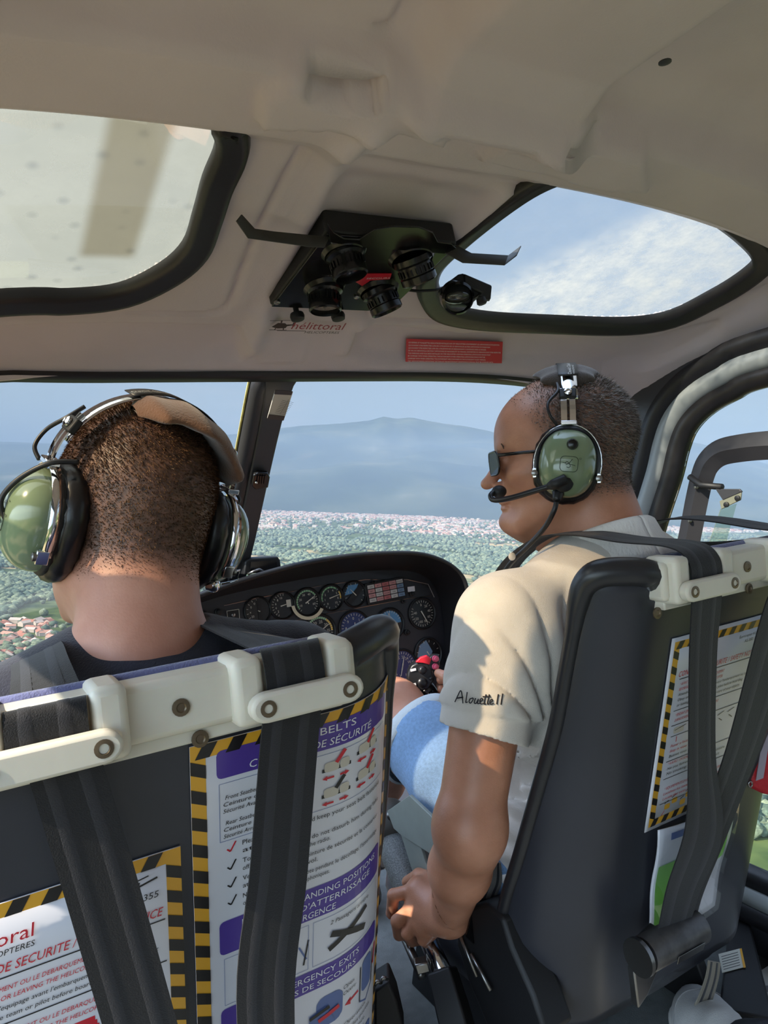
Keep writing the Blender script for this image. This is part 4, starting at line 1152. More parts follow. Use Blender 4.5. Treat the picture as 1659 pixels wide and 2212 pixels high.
# ------------------------------------------------------------------ harness straps
def strap(name, label, secs, m=M_belt, th=.0018, n=8, stripes=None, parent=None):
    Ls = cr_path([a for a, _ in secs], n); Rs = cr_path([b_ for _, b_ in secs], n); g = MB(); W_ = 6
    for i in range(len(Ls)):
        for k in range(W_ + 1): pass
    k_ = len(Ls); V = []
    for i in range(k_):
        t_ = Ls[min(i + 1, k_ - 1)] - Ls[max(i - 1, 0)]; w_ = Rs[i] - Ls[i]; nn = np.cross(t_, w_); nn /= np.linalg.norm(nn) + 1e-12
        V += [Ls[i] + nn * th / 2, Rs[i] + nn * th / 2, Rs[i] - nn * th / 2, Ls[i] - nn * th / 2]
    g.v = [tuple(v) for v in V]; g.f = [(i * 4 + k, i * 4 + (k + 1) % 4, (i + 1) * 4 + (k + 1) % 4, (i + 1) * 4 + k) for i in range(k_ - 1) for k in range(4)] + [(0, 1, 2, 3), tuple((k_ - 1) * 4 + k for k in (3, 2, 1, 0))]
    o = g.build(name, m, parent, smooth=40)
    if parent is None: tag(o, label, 'seat belt')
    # woven ribs along the strap
    r = MB()
    for f in (.25, .72):
        V = []
        for i in range(k_):
            t_ = Ls[min(i + 1, k_ - 1)] - Ls[max(i - 1, 0)]; w_ = Rs[i] - Ls[i]; nn = np.cross(t_, w_); nn /= np.linalg.norm(nn) + 1e-12
            for q, zz in ((f - .085, .0), (f - .06, .0003), (f + .06, .0003), (f + .085, .0)):
                V.append(Ls[i] + w_ * q + nn * (th / 2 + zz)); 
        b0 = len(r.v); r.add(V, [(i * 4 + k, i * 4 + k + 1, (i + 1) * 4 + k + 1, (i + 1) * 4 + k) for i in range(k_ - 1) for k in range(3)])
        V = []
        for i in range(k_):
            t_ = Ls[min(i + 1, k_ - 1)] - Ls[max(i - 1, 0)]; w_ = Rs[i] - Ls[i]; nn = np.cross(t_, w_); nn /= np.linalg.norm(nn) + 1e-12
            for q, zz in ((f - .085, .0), (f - .06, .0003), (f + .06, .0003), (f + .085, .0)):
                V.append(Ls[i] + w_ * q - nn * (th / 2 + zz))
        r.add(V, [(i * 4 + k, i * 4 + k + 1, (i + 1) * 4 + k + 1, (i + 1) * 4 + k) for i in range(k_ - 1) for k in range(3)])
    r.build('woven_ribs', mat('belt_rib', (38, 37, 41), .62, spec=.36, bump=.3, bscale=900, sheen=.15), o, smooth=40)
    return o


def xs(x0, x1, y, z, dz=0.): return (np.array([x0, y, z]), np.array([x1, y, z + dz]))


def pxs(l, r, **k): return (at(*l, **k), at(*r, **k))


hL = strap('shoulder_harness', 'wide dark belt from the navy passenger\'s left shoulder, leftmost on the left seat',
    [xs(-.545, -.49, .90, .62), (at(-40, 1600, d=.88), at(60, 1530, d=.88)), (at(8, 1462, d=.745), at(118, 1402, d=.735)), (at(22, 1436, d=.70), at(134, 1388, d=.69)), (at(24, 1470, d=.63), at(150, 1425, d=.635)), (at(13, 1560, d=.545), at(187, 1510, d=.585)),
     xs(-.483, -.429, .572, .815), xs(-.483, -.429, .567, .785), pxs((50, 1655), (216, 1630), Y=.568), pxs((116, 1860), (286, 1860), Y=.576), pxs((220, 2212), (384, 2212), Y=.59), pxs((262, 2340), (420, 2340), Y=.60), xs(-.44, -.39, .62, .25)])
hR = strap('shoulder_harness', 'dark belt over the navy passenger\'s right shoulder, hanging across the purple notice',
    [xs(-.26, -.21, .93, .62), (at(500, 1420, d=.93), at(620, 1400, d=.96)), (at(425, 1348, d=.76), at(560, 1352, d=.86)), (at(434, 1352, d=.735), at(620, 1378, d=.82)), (at(482, 1375, d=.69), at(668, 1384, d=.755)), (at(552, 1408, d=.655), at(682, 1386, d=.70)),
     xs(-.294, -.242, .573, .822), xs(-.294, -.242, .567, .790), pxs((565, 1580), (690, 1560), Y=.569), pxs((540, 1880), (664, 1880), Y=.585), pxs((512, 2212), (636, 2212), Y=.60), xs(-.32, -.27, .63, .25)])
rL = strap('shoulder_harness', 'dark belt over the white polo shoulder, hanging straight down the right seat back',
    [xs(.215, .262, 1.0, .62), xs(.222, .268, .93, .78, .0), xs(.226, .276, .84, .846), xs(.230, .282, .76, .858), xs(.233, .288, .67, .850), xs(.235, .291, .60, .846),
     xs(.235, .291, .572, .832), xs(.235, .291, .567, .80), pxs((1489, 1420), (1548, 1410), Y=.575), pxs((1487, 1640), (1545, 1630), Y=.59), pxs((1480, 1790), (1560, 1800), Y=.61), pxs((1440, 1920), (1510, 1930), Y=.64), pxs((1420, 2020), (1480, 2030), Y=.66)])
rR = strap('shoulder_harness', 'dark belt slanting down from the right edge to the reel behind the right seat',
    [xs(.44, .49, 1.0, .66), xs(.44, .49, .82, .846), xs(.43, .48, .60, .846), xs(.425, .479, .572, .832), xs(.425, .479, .567, .79), pxs((1655, 1300), (1745, 1310), Y=.57), pxs((1568, 1620), (1650, 1590), Y=.60), pxs((1500, 1800), (1575, 1790), Y=.625), pxs((1440, 1960), (1518, 1930), Y=.65), pxs((1425, 2030), (1500, 2000), Y=.665)])
ts = strap('door_strap', 'thin black strap stretched from the polo collar to the right window', [(at(1395, 1158, d=1.2), at(1400, 1172, d=1.2)), (at(1430, 1163, d=1.2), at(1440, 1178, d=1.2)), (at(1540, 1170, d=1.22), at(1540, 1181, d=1.22)), (at(1680, 1157, d=1.25), at(1680, 1166, d=1.25)), (at(1800, 1140, d=1.28), at(1800, 1152, d=1.28)), (np.array((.712, .30, .955)), np.array((.712, .30, .945)))])

# inertia reel
rl = thing('inertia_reel', 'cylindrical metal belt reel bolted low behind the right seat', 'belt reel', at(1460, 2060, Y=.70))
a, b_ = at(1392, 2062, Y=.655), at(1508, 2000, Y=.655); ax_ = b_ - a
M_reel = mat('reel_housing', (92, 90, 90), .36, .6, var=.2, vscale=60)
g = MB(); L_ = np.linalg.norm(ax_); g.lathe(a, ax_, [(.001, 0), (.021, 0), (.022, .002), (.022, L_ - .002), (.020, L_), (.001, L_)], 28, False); g.build('housing', M_reel, rl, smooth=35)
g = MB(); g.lathe(a - ax_ * .12, ax_, [(.001, 0), (.0235, 0), (.0235, .006), (.001, .006)], 28, False); g.build('end_plate', M_steel, rl, smooth=35)
f = frame(a + ax_ * .45 + np.array([0, -.0215, -.010]), ax_, np.cross(np.array([0, -1., -.3]), ax_) * -1)
g = MB(); g.prism([f(x, y) for x, y in ((-.012, -.006), (.040, -.006), (.040, .006), (-.012, .006))], (0, -.001, 0)); g.build('data_plate', M_steel, rl, bevel=.0004)
g = MB(); g.prism([at(*q, Y=.67) for q in ((1380, 2040), (1420, 2000), (1425, 2090), (1400, 2150), (1380, 2180), (1370, 2100))], (0, .012, 0)); g.build('bracket', M_steel, rl, bevel=.002)
# ------------------------------------------------------------------ overhead vent box
K0 = np.array([0, .780, 1.2515]); KX = np.array([1.0, 0, 0]); KY = np.array([0, .9746, -.2240]); KN = np.cross(KX, KY)   # KN points up
KN = KN if KN[2] > 0 else -KN
kpl = (K0, KN)
ov = thing('overhead_vent_box', 'glossy black overhead box with four round air vents and two side hooks', 'vent box', (0, .87, 1.23))


def kat(px, py, up=0.): return at(px, py, pl=(K0 + KN * up, KN))


def kuv(px, py): p = kat(px, py) - K0; return p.dot(KX), p.dot(KY)


def kp(x, y, up=0.): return K0 + KX * x + KY * y + KN * up


g = MB(); cnr = [kat(704, 500), kat(988, 526), kat(838, 671), kat(583, 660)]; g.prism(cnr, KN * .030); g.build('housing', M_mblk, ov, bevel=.003)
g = MB(); c_ = sum(cnr) / 4; g.prism([c_ + (q - c_) * .985 - KN * .0004 for q in cnr], -KN * .0025); face = g.build('face_plate', M_blk, ov, bevel=.001)
# sheet metal guard rising at the rear edge
g = MB(); arch = [(706, 478), (722, 500), (742, 512), (775, 514), (810, 492), (850, 486), (905, 488), (935, 500), (945, 520), (975, 524), (985, 534), (960, 545), (760, 528), (712, 520)]
g.prism([kat(*q, -.004) for q in arch], -KN * .0025); g.build('guard_plate', M_blk, ov, bevel=.0008)
M_rib = mat('vent_ring', (20, 20, 22), .26)
M_grille = mat('vent_grille', (178, 168, 160), .5, col2=(120, 110, 104), vscale=900)


def vent(px, py, r, ax, grille, lens):
    c = kat(px, py); o = MB(); o.lathe(c, -KN, [(r * 1.28, -.001), (r * 1.28, .003), (r * 1.12, .008), (r * 1.0, .004)], 40, False); base = o.build('vent', M_rib, ov, smooth=35)
    a = -KN + KX * ax[0] + KY * ax[1]; a /= np.linalg.norm(a); c2 = c + a * .002
    o = MB(); prof = [(r * 1.08, 0), (r * 1.1, .007), (r * .92, .010), (r * .92, .022), (r * .98, .024), (r * .98, .032), (r * .88, .034), (r * .84, .028), (r * .84, .010)]
    o.lathe(c2, a, prof, 44, False); o.build('nozzle', M_rib, base, smooth=35)
    kn = MB()
    for k in range(22):
        an = 2 * math.pi * k / 22; xx = np.cross(a, KX); xx /= np.linalg.norm(xx); yy = np.cross(a, xx)
        p = c2 + a * .017 + (xx * math.cos(an) + yy * math.sin(an)) * r * .96; kn.box(p, (.0016, .0016, .008), np.stack([xx, yy, a], 1))
    kn.build('knurling', M_rib, base)
    o = MB(); o.lathe(c2, a, [(r * .84, .026), (.0005, .024 if lens else .02)], 32, False); o.build('grille' if grille else 'flap', M_grille if grille else M_blk, base, smooth=True)
    o = MB(); t1 = np.cross(a, KX); t1 /= np.linalg.norm(t1); o.tube([c2 + a * .027 - t1 * r * .1, c2 + a * .027 + t1 * r * .1], .002, 8); o.build('centre_pin', M_steel, base)


vent(742, 540, .0225, (.12, .05), False, False); vent(888, 552, .0245, (.48, .42), False, False); vent(700, 617, .0225, (-.08, .15), True, True); vent(816, 622, .0235, (.34, .15), True, True)
g = MB(); sec = [(752, 597), (768, 591), (846, 590), (842, 602), (800, 605), (782, 617), (766, 607)]; g.prism([kat(*q, -.0032) for q in sec], -KN * .0006); rd = g.build('red_label', M_red, ov)
a0, b0 = kat(790, 597), kat(840, 596); f = frame(a0 - KN * .0042, b0 - a0, KY * -1.0)
g = MB(); text(g, 'SECOURS', .0055, f, 0, 0, width=.034); g.build('lettering', M_wt, ov)
for q in ((722, 520), (972, 536), (598, 652), (826, 664), (770, 640)):
    o = MB(); o.lathe(kat(*q, -.003), -KN, [(.0045, 0), (.0045, .002), (.003, .003), (.001, .0025)], 14); o.build('screw', M_steel, ov, smooth=40)
for q in ((640, 672), (728, 672)):
    o = MB(); c = kat(*q); o.lathe(c + KN * .004, -KN, [(.004, -.004), (.004, .008), (.0095, .008), (.0105, .012), (.0095, .017), (.006, .018)], 20); o.build('knob', M_mblk, ov, smooth=35)
o = MB(); o.tube([kat(878, 626, .004), kat(905, 629, 0), kat(940, 627, 0), kat(962, 620, 0)], .0022, 8); o.build('lamp_arm', M_mblk, ov, smooth=True)
# hooks
M_hook = mat('hook_metal', (58, 56, 52), .38, .3)


def hook(p, name='headset_hook', w_=.016):
    g = MB(); up = KN; pts = [np.array(q) for q in p]; V = []
    for i, q in enumerate(pts): V += [q - KY * 0 + up * w_ / 2, q - up * w_ / 2]
    g.v = [tuple(v) for v in V]; g.f = [(2 * i, 2 * i + 1, 2 * i + 3, 2 * i + 2) for i in range(len(pts) - 1)]
    return g.build(name, M_hook, ov, solid=.002, bevel=.0005)


def hookpx(tops, bots, Y):
    g = MB(); V = []
    for a, b_, y in zip(tops, bots, Y): V += [at(*a, Y=y), at(*b_, Y=y)]
    g.v = [tuple(v) for v in V]; g.f = [(2 * i, 2 * i + 1, 2 * i + 3, 2 * i + 2) for i in range(len(tops) - 1)]
    return g.build('headset_hook', M_hook, ov, solid=.002, bevel=.0005)


hookpx([(522, 463), (550, 494), (590, 500), (672, 508), (712, 512)], [(510, 478), (536, 515), (580, 521), (665, 533), (700, 535)], [.775, .785, .785, .785, .785])
hookpx([(965, 524), (990, 532), (1018, 547), (1098, 552), (1126, 531)], [(958, 545), (985, 560), (1000, 568), (1090, 573), (1116, 552)], [.79, .785, .785, .78, .77])

# map lamp
ml = thing('map_lamp', 'small black adjustable lamp in front of the right roof window', 'lamp', at(1005, 640, d=1.0))
D = .99
g = MB(); g.prism([at(*q, d=D) for q in [(990, 592), (1000, 590), (1063, 616), (1060, 628), (1040, 632), (1012, 655), (975, 655), (945, 630), (962, 613)]], CAB @ np.array([0, 0, .022])); g.build('housing', M_mblk, ml, bevel=.002)
g = MB(); g.prism([at(*q, d=D - .006) for q in [(1002, 590), (1063, 616), (1060, 647), (1032, 640), (1040, 632), (1005, 618)]], CAB @ np.array([0, 0, .012])); g.build('shroud', M_mblk, ml, bevel=.002)
g = MB(); c = at(988, 643, d=D - .002); ax_ = CAB @ np.array([.15, -.5, -1.0]); g.lathe(c, ax_, [(.022, -.012), (.022, .004), (.019, .008), (.018, .002)], 30, False); hdm = g.build('reflector_ring', M_blk, ml, smooth=35)
g = MB(); g.ell(c - ax_ * .001, (.018, .018, .008)); g.build('lens', mat('lamp_lens', (90, 92, 88), .08, .6), ml, smooth=True)
g = MB(); c = at(1040, 650, d=D - .008); g.lathe(c, CAB @ np.array([.3, -1, 0]), [(.006, -.004), (.007, .003), (.005, .005)], 14); g.build('knob', M_mblk, ml, smooth=40)

# ------------------------------------------------------------------ placard, sticker, holders
def on_roof(px, py, off=-.0015): return roofpt(px, py, off, fn=lambda x, y: float(roofz(np.array(x), np.array(y))))


def roofcard(c4, name, label, cat, m, rows=8, lift=-.0025):
    tl, tr, br, bl = [np.array(on_roof(*q, lift)) for q in c4]
    def fn(x, y, z=0.):     # x,y in 0..1 from bottom left
        p = (tl * (1 - x) + tr * x) * y + (bl * (1 - x) + br * x) * (1 - y); n = np.cross(tr - tl, bl - tl); n /= np.linalg.norm(n)
        if n[2] > 0: n = -n
        return p + n * z
    g = MB()
    if m is not None:
        g.prism([fn(0, 0), fn(1, 0), fn(1, 1), fn(0, 1)], fn(0, 0, .0012) - fn(0, 0)); o = g.build(name, m); tag(o, label, cat)
        return o, fn, np.linalg.norm(tr - tl), np.linalg.norm(tl - bl)
    return None, fn, np.linalg.norm(tr - tl), np.linalg.norm(tl - bl)


pl_, fn, W_, H_ = roofcard([(877, 724), (1085, 731), (1083, 777), (875, 773)], 'red_placard', 'small red placard with white lines of text above the windscreen', 'placard', M_red, lift=-.006)
rows = ["LES REPERES ET PLAQUETTES INDICATRICES INSTALLES SUR CET HELICOPTERE CONTIENNENT LES LIMITATIONS D'UTILISATION", "QUI DOIVENT ETRE RESPECTEES LORS DE L'UTILISATION DE CE GIRAVION.LES AUTRES LIMITATIONS D'UTILISATION", "QUI DOIVENT ETRE RESPECTEES LORS DE L'UTILISATION DE CE GIRAVION,SONT CONTENUES DANS LE MANUEL",
        "DE VOL DU GIRAVION.LA SECTION \"LIMITATIONS DE NAVIGABILITE\" DU MANUEL D'ENTRETIEN DU GIRAVION DOIT ETRE RESPECTEE", "THE MARKINGS AND PLACARDS INSTALLED ON THIS HELICOPTER CONTAIN OPERATING LIMITATIONS WHICH MUST", "BE COMPLIED WITH WHEN OPERATING THIS ROTORCRAFT.OTHER OPERATING LIMITATIONS WHICH MUST BE", "COMPLIED WITH WHEN OPERATING THIS ROTORCRAFT ARE CONTAINED IN THE ROTORCRAFT FLIGHT MANUAL", "THE \"AIRWORTHINESS LIMITATIONS\" SECTION OF THE ROTORCRAFT MAINTENANCE MANUAL MUST BE COMPLIED WITH"]
wd = [.94, .84, .80, .96, .85, .79, .80, .88]
g = MB()
for i, r in enumerate(rows): text(g, r, .088, lambda x, y: fn(x, y, .0018), .02, .90 - i * .118 - .06, width=wd[i])
g.build('lettering', M_wt, pl_)
_, fn, W_, H_ = roofcard([(586, 684), (748, 688), (742, 710), (580, 707)], '', '', '', None, lift=-.004)
g = MB(); text(g, 'hélittoral', .98, lambda x, y: fn(x, y, .001), .27, .18, width=.70, shear=.05); st_ = g.build('company_sticker', mat('sticker_maroon', (150, 48, 62), .4)); tag(st_, 'small maroon and black lettered sticker with a helicopter below the vent box', 'sticker')
g = MB(); text(g, 'HELICOPTERES', .33, lambda x, y: fn(x, y, .001), .46, -.22, width=.47, shear=.05)
q = lambda *p: g.add([fn(x, y, .001) for x, y in p], [tuple(range(len(p)))])
q((.02, .35), (.10, .2), (.2, .25), (.22, .5), (.18, .72), (.09, .74)); q((.2, .42), (.30, .56), (.30, .64), (.2, .6)); q((-.02, .9), (.24, .98), (.24, 1.02), (-.02, .94)); q((.28, .42), (.31, .42), (.31, .8), (.28, .8)); q((.0, .05), (.22, .05), (.22, .1), (.0, .1)); q((.1, -.02), (.47, -.02), (.47, .03), (.1, .03)); q((.12, .74), (.14, .74), (.14, .95), (.12, .95)); q((.06, .1), (.075, .1), (.085, .24), (.07, .24)); q((.17, .1), (.185, .1), (.18, .26), (.165, .26))
g.build('black_lettering', M_pblk, st_)

# compass card and camera clip on the centre post
ppl = (np.array([0, 1.354, .959]) - np.array([0, .016, 0]), np.array([0, -.67, -.74]))
def pat(px, py, off=0.): n = ppl[1] / np.linalg.norm(ppl[1]); return at(px, py, pl=(ppl[0] + n * off, n))
g = MB(); nn = np.array([0, -.67, -.74]); g.prism([pat(*q, .004) for q in [(594, 842), (632, 845), (612, 907), (577, 902)]], nn * .002); cc_ = g.build('compass_card', mat('card_cream', (206, 198, 184), .4)); tag(cc_, 'cream compass correction card taped to the top of the centre post', 'card')
g = MB(); f = frame(pat(590, 896, .0075), pat(612, 900) - pat(590, 896), pat(606, 850) - pat(590, 896))
for i in range(9): g.add([f(x, .0045 + i * .0035) for x in (.001, .011)] + [f(x, .0050 + i * .0035) for x in (.011, .001)], [(0, 1, 2, 3)]); g.add([f(x, .0045 + i * .0035) for x in (.013, .024)] + [f(x, .0050 + i * .0035) for x in (.024, .013)], [(0, 1, 2, 3)])
g.add([f(.0118, .003), f(.0124, .003), f(.0124, .037), f(.0118, .037)], [(0, 1, 2, 3)]); g.build('ruled_lines', M_pblk, cc_)
for a_ in ([(594, 842), (632, 845), (629, 853), (592, 851)], [(580, 895), (615, 899), (612, 908), (577, 904)]):
    g = MB(); g.prism([pat(*q, .0066) for q in a_], nn * .0008); g.build('tape', mat('dark_tape', (66, 60, 56), .35), cc_)
cl = thing('post_clip', 'small black slotted clip fixed half way down the centre post', 'clip', pat(560, 1035))
g = MB(); g.prism([pat(*q, .003) for q in [(545, 1020), (556, 1014), (576, 1016), (580, 1024), (576, 1046), (548, 1050), (540, 1042)]], nn * .010); g.build('body', M_blk, cl, bevel=.002)
for i in range(4):
    g = MB(); g.prism([pat(*q, .013) for q in [(556 + i * 5, 1026), (559 + i * 5, 1026), (557 + i * 5, 1044), (554 + i * 5, 1044)]], nn * .003); g.build('rib', M_blk, cl)
g = MB(); g.ell(pat(554, 1042, .014), (.003, .003, .003)); g.build('stud', M_chrome, cl, smooth=True)
g = MB(); g.lathe(roofpt(1429, 29, -.044, fn=roof0) , (0, 0, -1), [(.006, 0), (.006, .001), (.003, .002)], 14); sc_ = g.build('roof_stud', M_dark, smooth=40); tag(sc_, 'small dark stud in the roof lining near the top right', 'stud')

# ------------------------------------------------------------------ instrument panel
ip = thing('instrument_panel', 'black instrument panel full of round gauges under an arched glare shield', 'instrument panel', (.2, 1.55, 0))
YP = 1.50; TILT = .12      # face leans back a little


def pplane(px, py, off=0.):
    n = np.array([0, -1, TILT]); n /= np.linalg.norm(n); return at(px, py, pl=(np.array([0, YP, .65]) + n * off, n))


PN = np.array([0, -1, TILT]); PN /= np.linalg.norm(PN)
face_px = [(300, 1378), (405, 1330), (420, 1294), (560, 1262), (700, 1236), (800, 1222), (885, 1222), (938, 1240), (958, 1275), (965, 1370), (962, 1450), (962, 1500), (900, 1530), (600, 1560), (300, 1600)]
g = MB(); g.prism([pplane(*q) for q in face_px], -PN * .02); M_panel = mat('panel_black', (40, 42, 48), .42, bump=.08, bscale=600); g.build('face', M_panel, ip, bevel=.002)
# hood: outer arc near the pilot, inner arc at the face
outer = [(250, 1350), (415, 1293), (520, 1256), (640, 1222), (740, 1204), (820, 1197), (900, 1197), (955, 1212), (992, 1238), (1008, 1272), (1012, 1330), (1005, 1400), (998, 1480), (992, 1560)]
inn = [(300, 1372), (425, 1306), (525, 1277), (640, 1254), (740, 1238), (820, 1232), (885, 1234), (925, 1250), (943, 1275), (952, 1305), (960, 1360), (965, 1420), (967, 1480), (967, 1560)]
Po = cr_path([at(*q, Y=1.40 + .0 * i) for i, q in enumerate(outer)], 6); Pi = cr_path([pplane(*q, .002) for q in inn], 6)
g = MB(); n = len(Po); V = []
for i in range(n):
    out_ = Po[i] - Pi[i]; m_ = (Po[i] + Pi[i]) / 2
    top_ = Po[i] + np.array([0, .02, .006]); back_ = Po[i] + np.array([0, .20, -.03])
    V += [Pi[i], m_ + (0, 0, .002), Po[i], Po[i] + (0, .006, .006), back_]
g.v = [tuple(v) for v in V]; g.f = [(i * 5 + k, i * 5 + k + 1, (i + 1) * 5 + k + 1, (i + 1) * 5 + k) for i in range(n - 1) for k in range(4)]
g.build('glare_shield', mat('glare_shield', (30, 29, 32), .38, bump=.12, bscale=500), ip, smooth=35)
g = MB(); g.tube([p + (0, -.001, .001) for p in Po], .005, 8); g.build('hood_edge', M_mblk, ip, smooth=True)
M_dial = mat('dial_black', (22, 23, 26), .3); M_ivory = mat('dial_ivory', (214, 210, 196), .5); M_gr = mat('dial_green', (120, 180, 130), .5); M_am = mat('dial_amber', (230, 190, 60), .5); M_skyb = mat('dial_blue', (92, 150, 196), .5)
M_gg = glassmat('gauge_glass', (.97, .98, .98), .10)


def gauge(px, py, r, ndl=(), ticks=12, nums=None, face=M_dial, arcs=(), extra=None, a0=-135, a1=135, name='gauge'):
    c = pplane(px, py); X_ = np.array([1.0, 0, 0]); U_ = np.array([0, TILT, 1.0]); U_ /= np.linalg.norm(U_)
    o = MB(); o.lathe(c, PN, [(r * 1.18, 0), (r * 1.18, .004), (r * 1.10, .006), (r * 1.02, .003)], 36, False); gz = o.build(name, M_mblk, ip, smooth=35)
    P_ = lambda x, y, z=0.: c + X_ * x + U_ * y + PN * z
    o = MB(); o.lathe(c + PN * .0012, PN, [(r * 1.03, 0), (.0002, .0001)], 36, False); o.build('dial', face, gz)
    mk = MB()
    for k in range(ticks):
        a = math.radians(a0 + (a1 - a0) * k / max(1, ticks - 1)); d = np.array([math.sin(a), math.cos(a)]); e_ = np.array([d[1], -d[0]]) * r * .018
        mk.add([P_(*(d * r * .8 + e_), .002), P_(*(d * r * .8 - e_), .002), P_(*(d * r * .95 - e_), .002), P_(*(d * r * .95 + e_), .002)], [(0, 1, 2, 3)])
    for i, s_ in enumerate(nums or []):
        a = math.radians(a0 + (a1 - a0) * (i + .5) / len(nums)) if len(nums) > 1 else 0; d = np.array([math.sin(a), math.cos(a)]) * r * .62
        text(mk, s_, r * .26, lambda x, y: P_(x, y, .002), d[0], d[1] - r * .09, 'C')
    mk.build('markings', M_ivory, gz)
    for (b0, b1, m_) in arcs:
        o = MB(); o.grid(lambda u, v: P_(math.sin(math.radians(b0 + (b1 - b0) * u)) * r * (.82 + .12 * v), math.cos(math.radians(b0 + (b1 - b0) * u)) * r * (.82 + .12 * v), .0018), 16, 1); o.build('colour_arc', m_, gz)
    for a, l_ in ndl:
        a = math.radians(a); d = np.array([math.sin(a), math.cos(a)]); e_ = np.array([d[1], -d[0]]) * r * .045; o = MB()
        o.prism([P_(*(-d * r * .2 + e_), .003), P_(*(-d * r * .2 - e_), .003), P_(*(d * r * l_ - e_ * .4), .003), P_(*(d * r * l_ + e_ * .4), .003)], PN * .0008); o.build('needle', M_ivory, gz)
    if extra: extra(P_, r, gz)
    return P_, gz


def half_bar(P_, r, gz):
    o = MB(); o.prism([P_(-.0, -r, .002), P_(r * .35, -r * .93, .002), P_(r * .35, r * .93, .002), P_(0, r, .002)], PN * .0006); o.build('mask', M_mblk, gz)
def horizon(P_, r, gz):
    for n_, m_, s_ in (('sky_half', M_skyb, 1), ('ground_half', mat('dial_brown', (44, 36, 32), .5), -1)):
        o = MB(); pts = [P_(math.cos(a) * r * .93, s_ * math.sin(a) * r * .93 + s_ * .0, .0016) for a in np.linspace(0, math.pi, 20)]; o.add(pts, [tuple(range(20))]); o.build(n_, m_, gz)
    o = MB()
    for x0, x1, y in ((-.6, -.15, -.05), (.15, .6, -.05), (-.25, .25, .25), (-.15, .15, .4), (-.2, .2, -.35)): o.prism([P_(x0 * r, y * r, .003), P_(x1 * r, y * r, .003), P_(x1 * r, (y + .05) * r, .003), P_(x0 * r, (y + .05) * r, .003)], PN * .0004)
    o.build('aircraft_symbol', M_am, gz)
    o = MB(); text(o, '8', r * .35, lambda x, y: P_(x, y, .003), 0, r * .55, 'C'); o.build('index', M_ivory, gz)


gauge(556, 1319, .0265, ((-60, .0),), 7, ['20', 'x', '0', '0'], extra=half_bar, a0=-150, a1=0)
gauge(610, 1308, .0265, ((80, .55),), 12, ['2', '4', '6', '8', '10'], a0=-150, a1=10, extra=lambda P_, r, gz: MB().add([P_(r * .35, -r * .2, .002), P_(r * .75, -r * .2, .002), P_(r * .75, r * .4, .002), P_(r * .35, r * .4, .002)], [(0, 1, 2, 3)]).build('plate', M_ivory, gz))
gauge(663, 1300, .0275, ((62, .8), (-25, .0)), 22, ['10', '20', '30', '40', '50', '60'], arcs=((-120, 60, M_gr),))
gauge(715, 1291, .0265, ((78, .85),), 18, ['0', '1', '2', '3', '4', '5', '8', '10'], arcs=((-100, 40, M_gr), (60, 100, M_am)), a0=-160, a1=160)
gauge(765, 1283, .0265, ((-40, .6),), 10, ['2', '4'], extra=lambda P_, r, gz: [MB().add([P_(-r * .95, 0, .0015), P_(-r * .5, r * .8, .0015), P_(r * .5, r * .8, .0015), P_(r * .1, r * .1, .0015)], [(0, 1, 2, 3)]).build('blue_quadrant', M_skyb, gz), MB().prism([P_(-r * .9, -r * .5, .0025), P_(-r * .5, -r * .9, .0025), P_(r * .95, r * .35, .0025), P_(r * .6, r * .75, .0025)], PN * .0005).build('mask', M_mblk, gz)])  # flat blue patch over one part of the dial
gauge(592, 1378, .033, (), 8, ['1', '2'])
gauge(690, 1364, .0345, ((62, .85), (-10, .3)), 34, ['5', '10', '15', '20', '25', '30', '35', '40'], arcs=((40, 95, M_am), (-60, 40, M_gr)), a0=-160, a1=150)
gauge(765, 1356, .0345, ((-105, .85), (10, .35)), 24, ['7', '8', '9', '0', '1', '2', '3'], face=mat('dial_navy', (44, 60, 110), .4), a0=-150, a1=150)
gauge(842, 1348, .033, (), 12, None, extra=horizon, a0=-70, a1=70)
gauge(911, 1325, .033, ((155, .8),), 26, ['0', '20', '40', '60', '80', '100', '120', '140'], a0=-20, a1=300)
gauge(924, 1412, .0335, ((150, .6),), 10, None, extra=lambda P_, r, gz: MB().add([P_(-r * .95, -r * .1, .0015), P_(-r * .6, r * .7, .0015), P_(0, r * .97, .0015), P_(r * .4, r * .1, .0015), P_(r * .1, -r * .4, .0015)], [(0, 1, 2, 3, 4)]).build('blue_quadrant', mat('dial_grey_blue', (120, 150, 176), .5), gz))  # flat grey-blue patch over part of the dial
gauge(868, 1440, .036, ((20, .7), (200, .6)), 30, ['3', '6', 'E', '12', '15', 'S', '21', '24', 'W', '30', '33', 'N'], face=MATS['dial_navy'], a0=-170, a1=170)
gauge(700, 1440, .034, ((30, .7),), 14, None); gauge(800, 1425, .034, ((-30, .7),), 14, ['0', '5']); gauge(620, 1455, .034, ((10, .7),), 14, None)
# annunciator, switch plates, sticker arcs, knobs, slip scale
fA = frame(pplane(797, 1303, .003), pplane(874, 1287) - pplane(797, 1303), pplane(797, 1264) - pplane(797, 1303)); g = MB()
wA = np.linalg.norm(pplane(874, 1287) - pplane(797, 1303)); hA = np.linalg.norm(pplane(797, 1264) - pplane(797, 1303))
g.prism([fA(-.004, -.004, -.003), fA(wA + .004, -.004, -.003), fA(wA + .004, hA + .004, -.003), fA(-.004, hA + .004, -.003)], PN * .006); an_ = g.build('annunciator', M_mblk, ip, bevel=.001)
mm = [mat('cap_pink', (206, 150, 148), .5), mat('cap_white', (206, 204, 200), .5), mat('cap_blue', (120, 146, 176), .5), mat('cap_red', (190, 110, 110), .5)]
idx = [[1, 0, 3, 0, 1], [0, 1, 3, 0, 2], [0, 1, 0, 1, 2], [1, 0, 3, 1, 2]]
